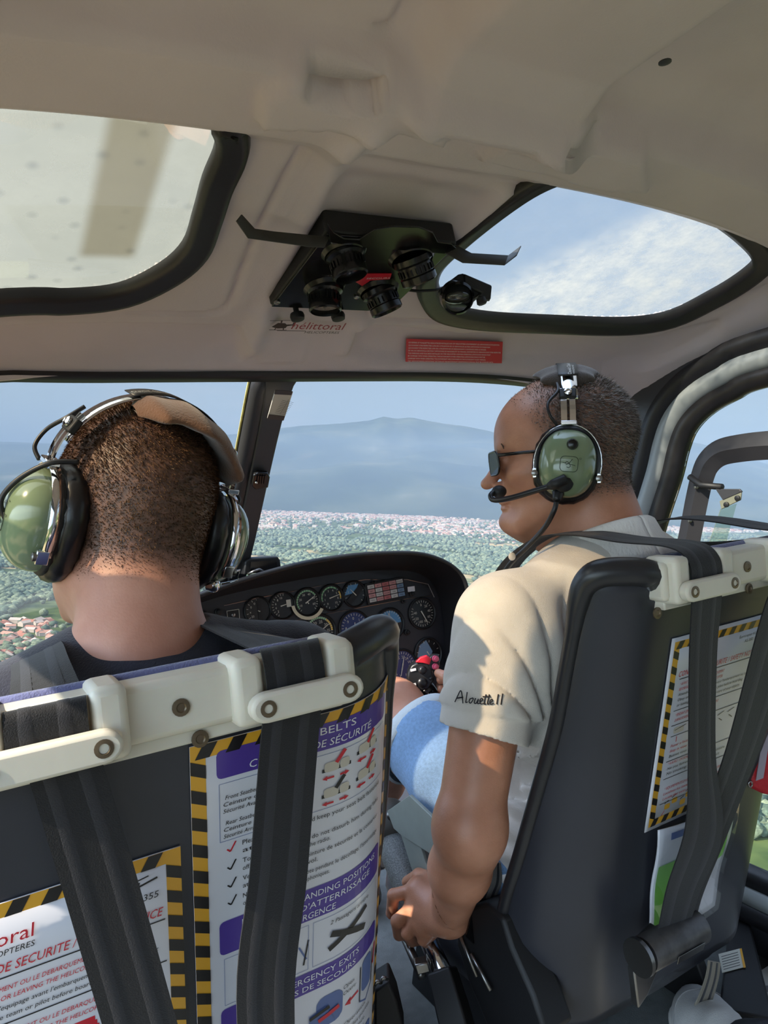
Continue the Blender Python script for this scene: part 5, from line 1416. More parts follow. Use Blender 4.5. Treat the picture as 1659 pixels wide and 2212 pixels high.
for r_ in range(4):
    for c in range(5):
        x, y = wA * c / 5, hA * (3 - r_) / 4; g = MB(); g.prism([fA(x + .001, y + .001, .0035), fA(x + wA / 5 - .001, y + .001, .0035), fA(x + wA / 5 - .001, y + hA / 4 - .001, .0035), fA(x + .001, y + hA / 4 - .001, .0035)], PN * .0008); cp = g.build('caption', mm[idx[r_][c]], an_)
        g = MB(); text(g, ['GEN', 'BAT', 'FUEL', 'P.ENG', 'DOORS'][(c + r_) % 5], .0042, lambda a_, b_: fA(a_, b_, .0048), x + wA / 10, y + hA / 8 - .0018, 'C'); g.build('lettering', M_pblk, an_)
g = MB(); g.prism([pplane(*q, .003) for q in [(880, 1268), (895, 1266), (896, 1277), (881, 1279)]], PN * .001); g.build('label_plate', M_wt, ip)
g = MB(); g.prism([pplane(*q, .001) for q in [(490, 1320), (516, 1316), (519, 1354), (494, 1358)]], PN * .003); sw = g.build('switch_plate', M_mblk, ip, bevel=.0008)
for q in [(490, 1320), (516, 1316), (519, 1354), (494, 1358)]: pass
o_ = [(490, 1320), (516, 1316), (519, 1354), (494, 1358)]; g = MB()
for i in range(4): g.tube([pplane(*o_[i], .0042), pplane(*o_[(i + 1) % 4], .0042)], .0006, 5)
g.build('outline', M_ivory, ip)
for q in ((504, 1328), (505, 1340), (507, 1350)):
    g = MB(); g.lathe(pplane(*q, .004), PN, [(.004, 0), (.004, .002), (.002, .003), (.002, .008)], 14); g.build('switch', M_steel, ip, smooth=40)
for q, r_ in (((438, 1326), .008), ((470, 1322), .007), ((888, 1283), .006), ((878, 1366), .007), ((806, 1258), .004), ((445, 1348), .006), ((870, 1300), .004), ((560, 1360), .004)):
    g = MB(); g.lathe(pplane(*q, .001), PN, [(r_, 0), (r_, .005), (r_ * .7, .006), (r_ * .6, .012), (r_ * .3, .013)], 18); g.build('knob', M_mblk, ip, smooth=40)
g = MB(); g.grid(lambda u, v: pplane(665 + math.cos(math.radians(20 + 150 * u)) * (29 + 7 * v), 1303 + math.sin(math.radians(20 + 150 * u)) * (29 + 7 * v), .0075), 24, 1); arcb = g.build('instruction_band', mat('band_cream', (216, 208, 180), .5), ip)
g = MB()
for i in range(18):
    x = 613 + i * 2.75; y = 1356 - i * .62; h_ = 5 if i % 3 == 0 else 3; g.add([pplane(x, y, .002), pplane(x + .8, y - .2, .002), pplane(x + .8, y + h_, .002), pplane(x, y + h_, .002)], [(0, 1, 2, 3)])
g.add([pplane(612, 1355, .002), pplane(661, 1344, .002), pplane(661, 1345.2, .002), pplane(612, 1356.2, .002)], [(0, 1, 2, 3)]); g.build('scale', M_ivory, ip)
for ln in ([(484, 1308), (560, 1291), (700, 1264), (790, 1252), (880, 1252), (925, 1262), (938, 1290)], [(560, 1357), (700, 1327), (880, 1293), (930, 1287)]):
    g = MB(); g.tube([pplane(*q, .001) for q in ln], .0009, 5); g.build('seam', M_steel, ip)
# moving map box on top of the glare shield
gp = thing('display_unit', 'small black boxed display sitting on the left end of the glare shield', 'display', at(568, 1240, Y=1.42))
g = MB(); g.prism([at(*q, Y=1.44) for q in [(527, 1242), (530, 1212), (540, 1206), (600, 1202), (606, 1210), (608, 1230)]], (0, .05, 0)); g.build('case', M_mblk, gp, bevel=.003)
g = MB(); g.prism([at(*q, Y=1.437) for q in [(540, 1238), (542, 1214), (596, 1210), (600, 1228)]], (0, .002, 0)); g.build('screen', M_blk, gp)
g = MB(); g.tube([at(536, 1240, Y=1.43), at(548, 1234, Y=1.42), at(560, 1230, Y=1.42), at(572, 1236, Y=1.43)], .003, 6); g.build('latch', M_steel, gp, smooth=True)
# ------------------------------------------------------------------ people
from mathutils.bvhtree import BVHTree


def rotm(yaw=0, pitch=0, roll=0):
    a, b_, c = map(math.radians, (yaw, pitch, roll))
    Rz = np.array([[math.cos(a), -math.sin(a), 0], [math.sin(a), math.cos(a), 0], [0, 0, 1]])
    Rx = np.array([[1, 0, 0], [0, math.cos(b_), -math.sin(b_)], [0, math.sin(b_), math.cos(b_)]])
    Ry = np.array([[math.cos(c), 0, math.sin(c)], [0, 1, 0], [-math.sin(c), 0, math.cos(c)]])
    return Rz @ Ry @ Rx


class Head:
    def __init__(s, c, R): s.c = np.array(c, float); s.R = R
    def w(s, x, y, z): return s.c + s.R @ np.array([x, y, z])
    def l(s, P_): return (P_ - s.c) @ s.R


def add_head(B, H, sc=1.0):
    e = lambda c, r, k=.012, op='+': B.ell(H.w(*[q * sc for q in c]), [q * sc for q in r], H.R, k, op)
    c_ = lambda a, b_, ra, rb, k=.01, op='+': B.cap(H.w(*a), H.w(*b_), ra, rb, k, op)
    e((0, -.008, .045), (.0775, .102, .091), .01); e((0, .044, .046), (.064, .054, .060), .02); e((0, .042, -.020), (.058, .054, .068), .02)
    for s_ in (-1, 1):
        c_((s_ * .059, .004, -.042), (s_ * .026, .078, -.084), .018, .015, .022)
        e((s_ * .043, .066, -.008), (.022, .022, .018), .014); e((s_ * .052, .02, .01), (.02, .04, .05), .02)
    e((0, .088, -.078), (.023, .020, .018), .014); e((0, .05, -.075), (.03, .04, .02), .02)
    c_((-.030, .088, .034), (.030, .088, .034), .011, .011, .012)
    for s_ in (-1, 1): e((s_ * .031, .102, .012), (.017, .013, .011), .008, '-'); e((s_ * .031, .084, .012), (.013, .013, .013), .003)
    for s_ in (-1, 1): e((s_ * .031, .0935, .0195), (.016, .006, .005), .004)
    c_((0, .094, .020), (0, .115, -.012), .0070, .0105, .008); e((0, .119, -.016), (.010, .010, .009), .004)
    for s_ in (-1, 1): e((s_ * .011, .101, -.022), (.008, .010, .007), .005)
    e((0, .087, -.031), (.020, .013, .013), .006); e((0, .093, -.0405), (.022, .012, .008), .006); e((0, .094, -.0475), (.023, .0105, .0045), .003); e((0, .0925, -.0565), (.020, .0105, .0055), .004)
    e((0, .107, -.0515), (.022, .006, .0014), .002, '-')
    for s_ in (-1, 1): e((s_ * .079, -.006, -.002), (.010, .019, .031), .004)


def skin_mat(name, c1, c2, hair, rough=.48):
    m = bpy.data.materials.new(name); m.use_nodes = True; t = m.node_tree; p = t.nodes['Principled BSDF']
    p.inputs['Roughness'].default_value = rough; p.inputs['Subsurface Weight'].default_value = .12
    p.inputs['Subsurface Radius'].default_value = (.012, .004, .002); p.inputs['Subsurface Scale'].default_value = .5
    tcn = t.nodes.new('ShaderNodeTexCoord'); n = t.nodes.new('ShaderNodeTexNoise'); n.inputs['Scale'].default_value = 22; n.inputs['Detail'].default_value = 6
    t.links.new(tcn.outputs['Object'], n.inputs['Vector']); r = t.nodes.new('ShaderNodeValToRGB'); r.color_ramp.elements[0].position = .35; r.color_ramp.elements[1].position = .68
    r.color_ramp.elements[0].color = rgb(*c1); r.color_ramp.elements[1].color = rgb(*c2); t.links.new(n.outputs['Fac'], r.inputs['Fac'])
    at_ = t.nodes.new('ShaderNodeAttribute'); at_.attribute_name = 'scalp'; n2 = t.nodes.new('ShaderNodeTexNoise'); n2.inputs['Scale'].default_value = 160; n2.inputs['Detail'].default_value = 3
    t.links.new(tcn.outputs['Object'], n2.inputs['Vector']); mr = t.nodes.new('ShaderNodeMapRange'); mr.inputs['From Min'].default_value = .3; mr.inputs['From Max'].default_value = .7; mr.inputs['To Min'].default_value = .72; mr.inputs['To Max'].default_value = 1.0
    t.links.new(n2.outputs['Fac'], mr.inputs['Value']); mu = t.nodes.new('ShaderNodeMath'); mu.operation = 'MULTIPLY'; t.links.new(at_.outputs['Fac'], mu.inputs[0]); t.links.new(mr.outputs[0], mu.inputs[1])
    mx_ = t.nodes.new('ShaderNodeMixRGB'); mx_.inputs[2].default_value = rgb(*hair); t.links.new(mu.outputs[0], mx_.inputs[0]); t.links.new(r.outputs[0], mx_.inputs[1]); t.links.new(mx_.outputs[0], p.inputs['Base Color'])
    bn = t.nodes.new('ShaderNodeBump'); bn.inputs['Strength'].default_value = .25; bn.inputs['Distance'].default_value = .001; n3 = t.nodes.new('ShaderNodeTexNoise'); n3.inputs['Scale'].default_value = 420
    t.links.new(tcn.outputs['Object'], n3.inputs['Vector']); t.links.new(n3.outputs['Fac'], bn.inputs['Height']); t.links.new(bn.outputs[0], p.inputs['Normal'])
    return m


def hair_mask(L, front, nape, side, fade=.02):
    x, y, z = L[:, 0], L[:, 1], L[:, 2]
    # lower limit rises from the nape to the temple and over the forehead
    lim = np.where(y < -.03, nape, np.where(y < .03, nape + (side - nape) * (y + .03) / .06, side + (y - .03) / .05 * (front - side)))
    lim = np.where(y > .08, front + .02 + (y - .08) * 3, lim)
    return np.clip((z - lim) / fade, 0, 1)


def add_hair(V, Q, H, mask, n, lens, w_, m, parent, lie=.55, seed=1, name='hair', curl=.0):
    r = np.random.default_rng(seed); N = vnormals(V, Q); idx = np.where(mask > .05)[0]
    # area sampling by face
    fc = V[Q].mean(1); fm = mask[Q].mean(1); ar = np.linalg.norm(np.cross(V[Q[:, 2]] - V[Q[:, 0]], V[Q[:, 3]] - V[Q[:, 1]]), axis=1) * fm
    pick = r.choice(len(Q), n, p=ar / ar.sum()); wts = r.dirichlet([1, 1, 1, 1], n); P_ = (V[Q[pick]] * wts[:, :, None]).sum(1); Nn = (N[Q[pick]] * wts[:, :, None]).sum(1)
    loc = H.l(P_); down = -H.R[:, 2][None] * .6 - H.R[:, 1][None] * .5; top = np.clip((loc[:, 2] - .09) / .04, 0, 1)[:, None]
    dirn = Nn * (1 - lie * (1 - top * .6)) + down * lie * (1 - top) + H.R[:, 1][None] * .35 * top + r.normal(0, .16 + .16 * top, (n, 3)) ; dirn /= np.linalg.norm(dirn, axis=1, keepdims=True)
    ln = lens(loc, r)[:, None] * fm[pick][:, None] ** .4
    sd_ = np.cross(dirn, Nn + r.normal(0, .3, (n, 3))); sd_ /= np.linalg.norm(sd_, axis=1, keepdims=True)
    bend = down * .35 * ln + r.normal(0, curl, (n, 3)) * ln; w2 = w_ * r.uniform(.7, 1.3, (n, 1))
    b0 = P_ - Nn * .0008; m1 = P_ + dirn * ln * .55 + bend * .2; t1 = P_ + dirn * ln + bend
    VV = np.stack([b0 - sd_ * w2, b0 + sd_ * w2, m1 - sd_ * w2 * .8, m1 + sd_ * w2 * .8, t1], 1).reshape(-1, 3); k = np.arange(n)[:, None] * 5
    F4 = np.concatenate([k + [0, 1, 3], k + [0, 3, 2], k + [2, 3, 4]]); return np_obj(name, VV, F4, m, parent, smooth=False)


def hair_mat(name, cols, rough=.45):
    m = bpy.data.materials.new(name); m.use_nodes = True; t = m.node_tree; p = t.nodes['Principled BSDF']; p.inputs['Roughness'].default_value = rough; p.inputs['Specular IOR Level'].default_value = .35
    g = t.nodes.new('ShaderNodeNewGeometry'); r = t.nodes.new('ShaderNodeValToRGB'); el = r.color_ramp.elements
    while len(el) < len(cols): el.new(.5)
    for i, (e, c) in enumerate(zip(el, cols)): e.position = i / max(1, len(cols) - 1); e.color = rgb(*c)
    t.links.new(g.outputs['Random Per Island'], r.inputs['Fac']); t.links.new(r.outputs[0], p.inputs['Base Color']); return m


# ---------------------------------------------------------------- passenger (left seat)
pas = thing('person', 'short-haired person in a navy T-shirt seen from behind in the left seat', 'person', (-.36, .95, .28))
HP = Head((-.336, .826, .922), rotm(11, -4, 12))
NB = (-.352, .758, .80)
Bp = Body(); add_head(Bp, HP, 1.0)
Bp.cap(HP.w(0, -.022, -.02), NB, .060, .061, .03); Bp.cap(HP.w(0, .02, -.06), (-.352, .82, .80), .045, .045, .03)
for sx in (-1, 1):
    sh = np.array((-.355 + sx * .180, .80, .735)); el_ = sh + (sx * .02, .08, -.30); wr = el_ + (-sx * .05, .23, -.04)
    Bp.cap(np.array(NB) + (sx * .018, .0, .0), sh + (-sx * .06, -.01, .0), .040, .034, .03); Bp.cap((-.355 + sx * .05, .78, .74), sh, .055, .042, .04); Bp.cap(sh, el_, .048, .040, .02); Bp.cap(el_, wr, .038, .026, .02)
    hnd = wr + (-sx * .015, .05, -.01); Bp.ell(hnd, (.034, .046, .018), k=.012)
    for k in range(4):
        a = hnd + (sx * (.024 - .016 * k) * -1, .038, 0); Bp.cap(a, a + (0, .03, -.006), .0088, .008, .004); Bp.cap(a + (0, .03, -.006), a + (0, .05 - .004 * abs(k - 1), -.024), .008, .007, .003)
    Bp.cap(hnd + (-sx * .028, .0, 0), hnd + (-sx * .045, .035, -.01), .010, .008, .006)
    Bp.cap((-.36 + sx * .09, .92, .31), (-.36 + sx * .13, 1.26, .47), .07, .052, .03); Bp.cap((-.36 + sx * .13, 1.26, .47), (-.36 + sx * .12, 1.50, .10), .05, .036, .02); Bp.cap((-.36 + sx * .12, 1.50, .08), (-.36 + sx * .12, 1.60, .05), .034, .028, .02)
Bp.ell((-.36, .83, .60), (.15, .095, .19), k=.04); Bp.ell((-.36, .88, .38), (.14, .10, .14), k=.04)
hl = HP.c
V, Q = Bp.mesh('body', (-.66, .66, .02), (-.06, 1.66, 1.10), .005, fine=[((hl[0] - .115, hl[1] - .135, hl[2] - .21), (hl[0] + .125, hl[1] + .135, hl[2] + .165), .0024)])
mk = hair_mask(HP.l(V), .085, -.058, .015, .035); nearh = np.linalg.norm(V - HP.c, axis=1) < .2; mk = mk * nearh
M_skin1 = skin_mat('skin_fair', (190, 134, 112), (206, 152, 130), (74, 54, 44)); body1 = np_obj('body', V, Q, M_skin1, pas, attr={'scalp': mk})
M_hair1 = hair_mat('hair_brown', [(66, 46, 34), (84, 60, 42), (72, 50, 38), (128, 96, 66), (100, 72, 50)])
add_hair(V, Q, HP, mk, 26000, lambda l, r: .0022 + .0045 * np.clip((l[:, 2] - .02) / .08, 0, 1) + .014 * np.clip((l[:, 2] - .10) / .03, 0, 1) * np.clip((l[:, 1] + .03) / .05, 0, 1) * r.uniform(.4, 1, len(l)), .00042, M_hair1, pas, lie=.62, seed=3)
tat = MB()
M_navy = mat('navy_cotton', (26, 27, 44), .85, var=.15, vscale=60, bump=.5, bscale=500, sheen=.25)
Sp = Body()
Sp.ell((-.36, .822, .60), (.175, .108, .20), k=.05); Sp.ell((-.36, .88, .38), (.165, .13, .17), k=.05)
for sx in (-1, 1):
    sh = np.array((-.355 + sx * .182, .80, .735)); el_ = sh + (sx * .035, .10, -.25)
    Sp.cap((-.352 + sx * .05, .777, .785), sh + (0, 0, .004), .048, .056, .035); Sp.cap(sh, sh + (el_ - sh) * .72, .058, .056, .03)
Sp.ell((-.352, .775, .768), (.105, .088, .062), k=.03); Sp.cap((-.352, .775, .745), (-.352, .79, .70), .085, .11, .04)
Sp.p.append(('c', np.array((-.345, .765, .77)), np.array((-.335, .80, .95)), .0585, .064, .006, '-'))
def folds1(F, xs_):
    X, Y, Z = xs_[0][:, None, None], xs_[1][None, :, None], xs_[2][None, None, :]
    return F + (.0022 * wob(X * 40, Y * 40, Z * 55, 1., 1.)).astype(np.float32)
Sp.post = folds1
V, Q = Sp.mesh('shirt', (-.66, .66, .22), (-.06, 1.02, .90), .0035); shirt1 = np_obj('t_shirt', V, Q, M_navy, pas)
T1 = Body(); T1.cap((-.45, .92, .31), (-.49, 1.26, .48), .085, .068, .03); T1.cap((-.27, .92, .31), (-.23, 1.26, .48), .085, .068, .03); T1.cap((-.49, 1.26, .48), (-.48, 1.50, .12), .064, .05, .02); T1.cap((-.23, 1.26, .48), (-.24, 1.50, .12), .064, .05, .02); T1.ell((-.36, .88, .33), (.16, .13, .11), k=.04)
V, Q = T1.mesh('trousers', (-.66, .70, .02), (-.06, 1.66, .62), .006); np_obj('trousers', V, Q, mat('dark_denim', (48, 56, 78), .85, bump=.4, bscale=600), pas)

# ---------------------------------------------------------------- man in white polo (right seat)
pil = thing('person', 'man in a white polo shirt and sunglasses flying from the right seat, looking left', 'person', (.357, .95, .28))
HQ = Head((.320, .846, .957), rotm(50, -2, 2))
B = Body(); add_head(B, HQ, 1.02)
NB2 = np.array((.345, .79, .83))
B.cap(HQ.w(0, -.026, -.02), NB2, .060, .060, .03); B.cap(HQ.w(0, .03, -.07), NB2 + (-.015, .03, 0), .036, .045, .035)
B.cap(HQ.w(-.045, -.03, -.03), NB2 + (-.03, .045, -.005), .016, .014, .012)
B.cap(HQ.w(0, .062, -.094), NB2 + (-.03, .055, 0), .020, .03, .03)
SHL = np.array((.137, .800, .752)); EL = np.array((.048, .792, .492)); WR = at(972, 1978, d=1.115)
B.cap(SHL, EL, .052, .043, .02); B.ell(EL + (0, -.006, -.004), (.045, .042, .05), k=.02); B.cap(EL, EL * .55 + WR * .45, .043, .040, .02); B.cap(EL * .55 + WR * .45, WR, .040, .0275, .025)
B.ell(EL * .8 + WR * .2 + (.008, -.012, .01), (.026, .03, .05), k=.02)
h_ = lambda x, y, d: at(x, y, d=d)
# left hand round the collective: palm, four fingers, thumb
B.cap(WR, h_(905, 1925, 1.16), .024, .020, .014); B.cap(WR, h_(915, 2000, 1.14), .024, .018, .014); B.cap(WR, h_(900, 1965, 1.15), .022, .019, .014); B.cap(h_(905, 1918, 1.165), h_(925, 2012, 1.14), .015, .014, .012); B.cap(WR, h_(940, 1912, 1.17), .020, .016, .016)
K = [((897, 1922, 1.16), (850, 1934, 1.165), (846, 1972, 1.19), (872, 1984, 1.215)), ((890, 1962, 1.15), (858, 1990, 1.155), (862, 2018, 1.18), (888, 2020, 1.205)), ((900, 1994, 1.14), (880, 2016, 1.145), (890, 2032, 1.17), (912, 2030, 1.19)), ((925, 2012, 1.13), (914, 2030, 1.135), (924, 2038, 1.155), (940, 2034, 1.17))]
for i, (a, b_, c, d) in enumerate(K):
    r0 = (.0105, .0108, .0102, .0092)[i]; B.ell(h_(*a), (r0 * 1.12,) * 3, k=.006); B.cap(h_(*a), h_(*b_), r0, r0 * .95, .004); B.cap(h_(*b_), h_(*c), r0 * .97, r0 * .88, .002); B.cap(h_(*c), h_(*d), r0 * .88, r0 * .75, .002)
B.cap(h_(940, 1905, 1.17), h_(905, 1892, 1.20), .014, .012, .010); B.cap(h_(905, 1892, 1.20), h_(880, 1905, 1.225), .0115, .0095, .003)
# right arm and hand on the cyclic
SHR = np.array((.535, .80, .745)); ER = np.array((.575, .95, .52)); WRR = np.array((.395, 1.14, .535)); HR = at(978, 1468, d=1.45)
B.cap(SHR, ER, .052, .043, .02); B.cap(ER, WRR, .041, .028, .02); B.cap(WRR, HR + (.035, -.01, -.012), .026, .024, .015)
g0 = HR + (.03, -.005, -.015); B.ell(g0, (.024, .03, .034), k=.012)
for k in range(4):
    a = g0 + (-.012, .022, .022 - .018 * k); b_ = a + (-.030, .010, -.002); c = b_ + (-.012, -.020, -.002); B.cap(a, b_, .0092, .0086, .004); B.cap(b_, c, .0086, .0078, .002); B.cap(c, c + (.014, -.012, 0), .0078, .007, .002)
t0 = at(985, 1462, d=1.42); t1 = at(960, 1461, d=1.425); t2 = at(947, 1454, d=1.435); B.cap(g0 + (0, -.02, .01), t0, .013, .012, .008); B.cap(t0, t1, .012, .0105, .004); B.cap(t1, t2, .0105, .0085, .003)
B.cap(at(985, 1530, d=1.42), at(968, 1528, d=1.43), .011, .010, .004); B.cap(g0 + (0, -.01, -.03), at(985, 1530, d=1.42), .014, .011, .008)
B.ell((.34, .84, .60), (.15, .10, .19), k=.04); B.ell((.345, .88, .38), (.145, .11, .14), k=.04); B.cap(NB2 + (0, 0, -.02), SHL, .042, .036, .03); B.cap(NB2 + (0, 0, -.02), SHR, .042, .036, .03)
KL, KR = np.array((.197, 1.231, .513)), np.array((.52, 1.24, .50)); AL, AR = np.array((.215, 1.50, .10)), np.array((.48, 1.50, .10))
HIPL = np.array((.232, .915, .365))
for hp, kn, an in ((HIPL, KL, AL), ((.44, .92, .31), KR, AR)):
    B.cap(hp, kn, .075, .056, .03); B.ell(kn, (.058, .058, .058), k=.02); B.cap(kn, kn * .6 + an * .4 + (0, -.02, 0), .052, .052, .03); B.cap(kn * .6 + an * .4, an, .050, .034, .02); B.cap(an + (0, .0, -.02), an + (0, .10, -.055), .032, .027, .02)
hq = HQ.c; hm_ = h_(905, 1965, 1.15)
V, Q = B.mesh('body', (-.03, .66, .015), (.68, 1.66, 1.13), .005, fine=[((hq[0] - .14, hq[1] - .14, hq[2] - .145), (hq[0] + .14, hq[1] + .14, hq[2] + .17), .0022), (tuple(hm_ - .085), tuple(hm_ + .085), .0018), (tuple(HR - (.07, .06, .07)), tuple(HR + (.08, .07, .06)), .002)])
L_ = HQ.l(V); mk = hair_mask(L_, .088, -.065, .02, .03); mk *= (np.linalg.norm(V - HQ.c, axis=1) < .2)
mk *= np.clip(1.1 - np.clip((L_[:, 1] + .01) / .06, 0, 1) * .78, 0, 1)
M_skin2 = skin_mat('skin_tanned', (182, 126, 98), (202, 144, 116), (96, 80, 72), .42); body2 = np_obj('body', V, Q, M_skin2, pil, attr={'scalp': np.clip(mk, 0, 1) * .8})
M_hair2 = hair_mat('hair_grey', [(70, 58, 52), (128, 118, 110), (54, 44, 40), (170, 162, 154), (92, 80, 72), (44, 36, 32)])
add_hair(V, Q, HQ, np.clip(mk * 1.3 - .3, 0, 1), 24000, lambda l, r: (.003 + .0035 * np.clip((l[:, 2]) / .08, 0, 1)) * r.uniform(.6, 1.5, len(l)) * np.where(l[:, 1] > .05, .8, 1), .00040, M_hair2, pil, lie=.45, seed=5, curl=.25)
eb = MB()
for s_ in (-1, 1):
    for k in range(26): x = s_ * (.014 + .034 * k / 26); eb.tube([HQ.w(x, .0945 - abs(x) * .12, .036 + .004 * math.sin(k)), HQ.w(x + s_ * .004, .0975 - abs(x) * .12, .040)], [.0009, .0003], 4)
eb.build('eyebrows', M_hair2, pil)
eye = MB()
for s_ in (-1, 1): eye.ell(HQ.w(s_ * .0316, .0815, .0150), (.0105,) * 3)
eye.build('eyes', mat('eye_white', (196, 190, 184), .2), pil, smooth=True)

M_polo = mat('white_polo', (222, 214, 204), .9, var=.02, vscale=50, bump=.35, bscale=900, sheen=.2)
P2 = Body()
P2.ell((.338, .842, .61), (.178, .122, .20), k=.05); P2.ell((.335, .88, .40), (.192, .145, .19), k=.05)
P2.cap((.29, .79, .800), SHL + (.012, 0, -.002), .046, .054, .035); P2.cap((.40, .79, .800), SHR + (-.01, 0, 0), .046, .054, .035); P2.cap((.345, .79, .79), (.34, .80, .70), .072, .11, .04); P2.ell((.343, .794, .796), (.128, .092, .062), k=.03)
HEM = SHL + (EL - SHL) * .555; AX = (EL - SHL) / np.linalg.norm(EL - SHL)
P2.cap(SHL, HEM + AX * .03, .062, .0625, .03); HEMR = SHR + (ER - SHR) * .62; P2.cap(SHR, HEMR, .062, .06, .03)
P2.cap(SHL + (.03, -.01, -.05), (.20, .80, .60), .055, .05, .04)
P2.p.append(('c', np.array(NB2) + (0, 0, .0), HQ.c + (0, -.01, 0), .052, .058, .006, '-'))
def folds2(F, xs_):
    X, Y, Z = xs_[0][:, None, None].astype(np.float64), xs_[1][None, :, None].astype(np.float64), xs_[2][None, None, :].astype(np.float64)
    # creases fanning out of the armpit
    ax_, az_ = .178, .575; th = np.arctan2(Z - az_, X - ax_ + (Y - .76) * .5); rr_ = np.sqrt((X - ax_) ** 2 + (Z - az_) ** 2 + (Y - .76) ** 2 * .6)
    wdw = np.clip((rr_ - .012) / .05, 0, 1) * np.clip((.26 - rr_) / .13, 0, 1)
    f1 = 1 - 2 * np.abs(np.sin(th * 9.5 + rr_ * 14 + 1.1 * np.sin(th * 3.1))) ** .7
    f2 = np.sin(Z * 150 + X * 60 + 2 * np.sin(X * 40)) * np.clip((.56 - Z) / .1, 0, 1)
    # hem of the sleeve: cut square to the arm, with a knitted band
    a = (X - HEM[0]) * AX[0] + (Y - HEM[1]) * AX[1] + (Z - HEM[2]) * AX[2]; near = np.sqrt(np.maximum((X - HEM[0]) ** 2 + (Y - HEM[1]) ** 2 + (Z - HEM[2]) ** 2 - a * a, 0)) < .085
    bandm = np.clip((a + .028) / .002, 0, 1) * near
    F = F + (.0055 * f1 * wdw * (1 - bandm) + .0040 * f2 * (X > .14) + .0014 * bandm + .0009 * wob(X * 35, Y * 35, Z * 35, 1., 3.)).astype(np.float32)
    F = np.where(near & (a > -.06), np.maximum(F, (a - .004 - .006 * np.sin((X - HEM[0]) * 22)).astype(np.float32)), F)
    inner = np.sqrt(np.maximum((X - HEM[0]) ** 2 + (Y - HEM[1]) ** 2 + (Z - HEM[2]) ** 2 - a * a, 0)) - .0555
    return np.where(near & (a > -.02), np.maximum(F, -inner.astype(np.float32)), F)
P2.post = folds2
V, Q = P2.mesh('polo_shirt', (-.02, .66, .20), (.68, 1.06, .92), .0030); polo = np_obj('polo_shirt', V, Q, M_polo, pil)
bvh = BVHTree.FromPolygons([Vector(v) for v in V], [tuple(int(i) for i in q) for q in Q])
def onpolo(px, py, off=.0012):
    r = Vector(ray(px, py)); hit, n, _, _ = bvh.ray_cast(Vector(CAM), r)
    if hit is None: return at(px, py, d=.93)
    return np.array(hit + n * off * (1 if n.dot(r) < 0 else -1))
M_thread = mat('black_thread', (30, 26, 34), .7)
# embroidered script on the sleeve, in slanted strokes
strokes = [[(984, 1516), (990, 1503), (996, 1492), (999, 1500), (1001, 1519)], [(988, 1508), (1001, 1506)], [(1010, 1495), (1008, 1510), (1007, 1517), (1011, 1516)], [(1021, 1508), (1016, 1510), (1014, 1516), (1018, 1518), (1023, 1510), (1021, 1507)], [(1028, 1508), (1025, 1517), (1029, 1519), (1034, 1510), (1032, 1519), (1037, 1519)],
           [(1037, 1516), (1043, 1512), (1041, 1508), (1037, 1513), (1039, 1520), (1045, 1519)], [(1050, 1500), (1046, 1519), (1050, 1520)], [(1043, 1505), (1060, 1505)], [(1057, 1500), (1053, 1519), (1057, 1520)], [(1058, 1518), (1064, 1514), (1062, 1510), (1058, 1515), (1060, 1521), (1067, 1519)], [(1076, 1500), (1073, 1521)], [(1085, 1499), (1082, 1522)]]
g = MB()
for s_ in strokes:
    c = cr_path([(a - 20 if False else a - 0, b_, 0) for a, b_ in s_], 4) if len(s_) > 2 else [np.array((*s_[0], 0)), np.array((*s_[1], 0))]
    g.tube([onpolo(q[0] - 0, q[1]) for q in c], .0009 if len(s_) < 4 else .0007, 6)
g.build('embroidery', M_thread, pil)
# knitted collar folded over
g = MB(); cx, cy = .340, .802
def colf(u, v):
    a = 2 * math.pi * (u - .25) ; back = (1 - math.sin(a)) / 2          # back = 1 at the nape
    zt = .818 + .052 * back; r0 = .068
    prof = [(0, -.030), (.001, 0), (.004, .004), (.009, .001), (.020, -.022), (.036, -.050)]
    k = v * 5; i = min(4, int(k)); f = k - i; dr = prof[i][0] * (1 - f) + prof[i + 1][0] * f; dz = prof[i][1] * (1 - f) + prof[i + 1][1] * f
    return (cx + (r0 + dr) * math.cos(a), cy + (r0 + dr) * 1.02 * math.sin(a), zt + dz)
g.grid(colf, 64, 15); g.build('collar', mat('knit_collar', (232, 228, 222), .9, bump=.8, bscale=260, stretch=(1, 1, .05)), pil, smooth=True, solid=.0015)
# denim shorts rolled at the knee
J = Body(); J.cap(HIPL, KL + (.004, -.035, -.006), .098, .078, .03); J.cap((.44, .92, .315), KR + (-.004, -.035, -.006), .098, .078, .03); J.ell((.35, .89, .33), (.17, .14, .12), k=.05)
axL = (KL - HIPL); axL /= np.linalg.norm(axL); cutp = KL + axL * (-.085)
def foldj(F, xs_):
    X, Y, Z = xs_[0][:, None, None].astype(np.float64), xs_[1][None, :, None].astype(np.float64), xs_[2][None, None, :].astype(np.float64)
    a = (X - cutp[0]) * axL[0] + (Y - cutp[1]) * axL[1] + (Z - cutp[2]) * axL[2]
    F = F + (.004 * np.sin(Y * 60 + Z * 30 + X * 25) * np.clip((1.15 - Y) / .1, 0, 1) + .0015 * wob(X * 30, Y * 30, Z * 30, 1., 2.)).astype(np.float32)
    return np.maximum(F, (a - .0).astype(np.float32))
J.post = foldj
V, Q = J.mesh('shorts', (.05, .70, .14), (.66, 1.34, .66), .004); M_denim = mat('light_denim', (126, 160, 200), .85, var=.10, vscale=220, bump=.6, bscale=700, sheen=.2)
sh_o = np_obj('denim_shorts', V, Q, M_denim, pil)
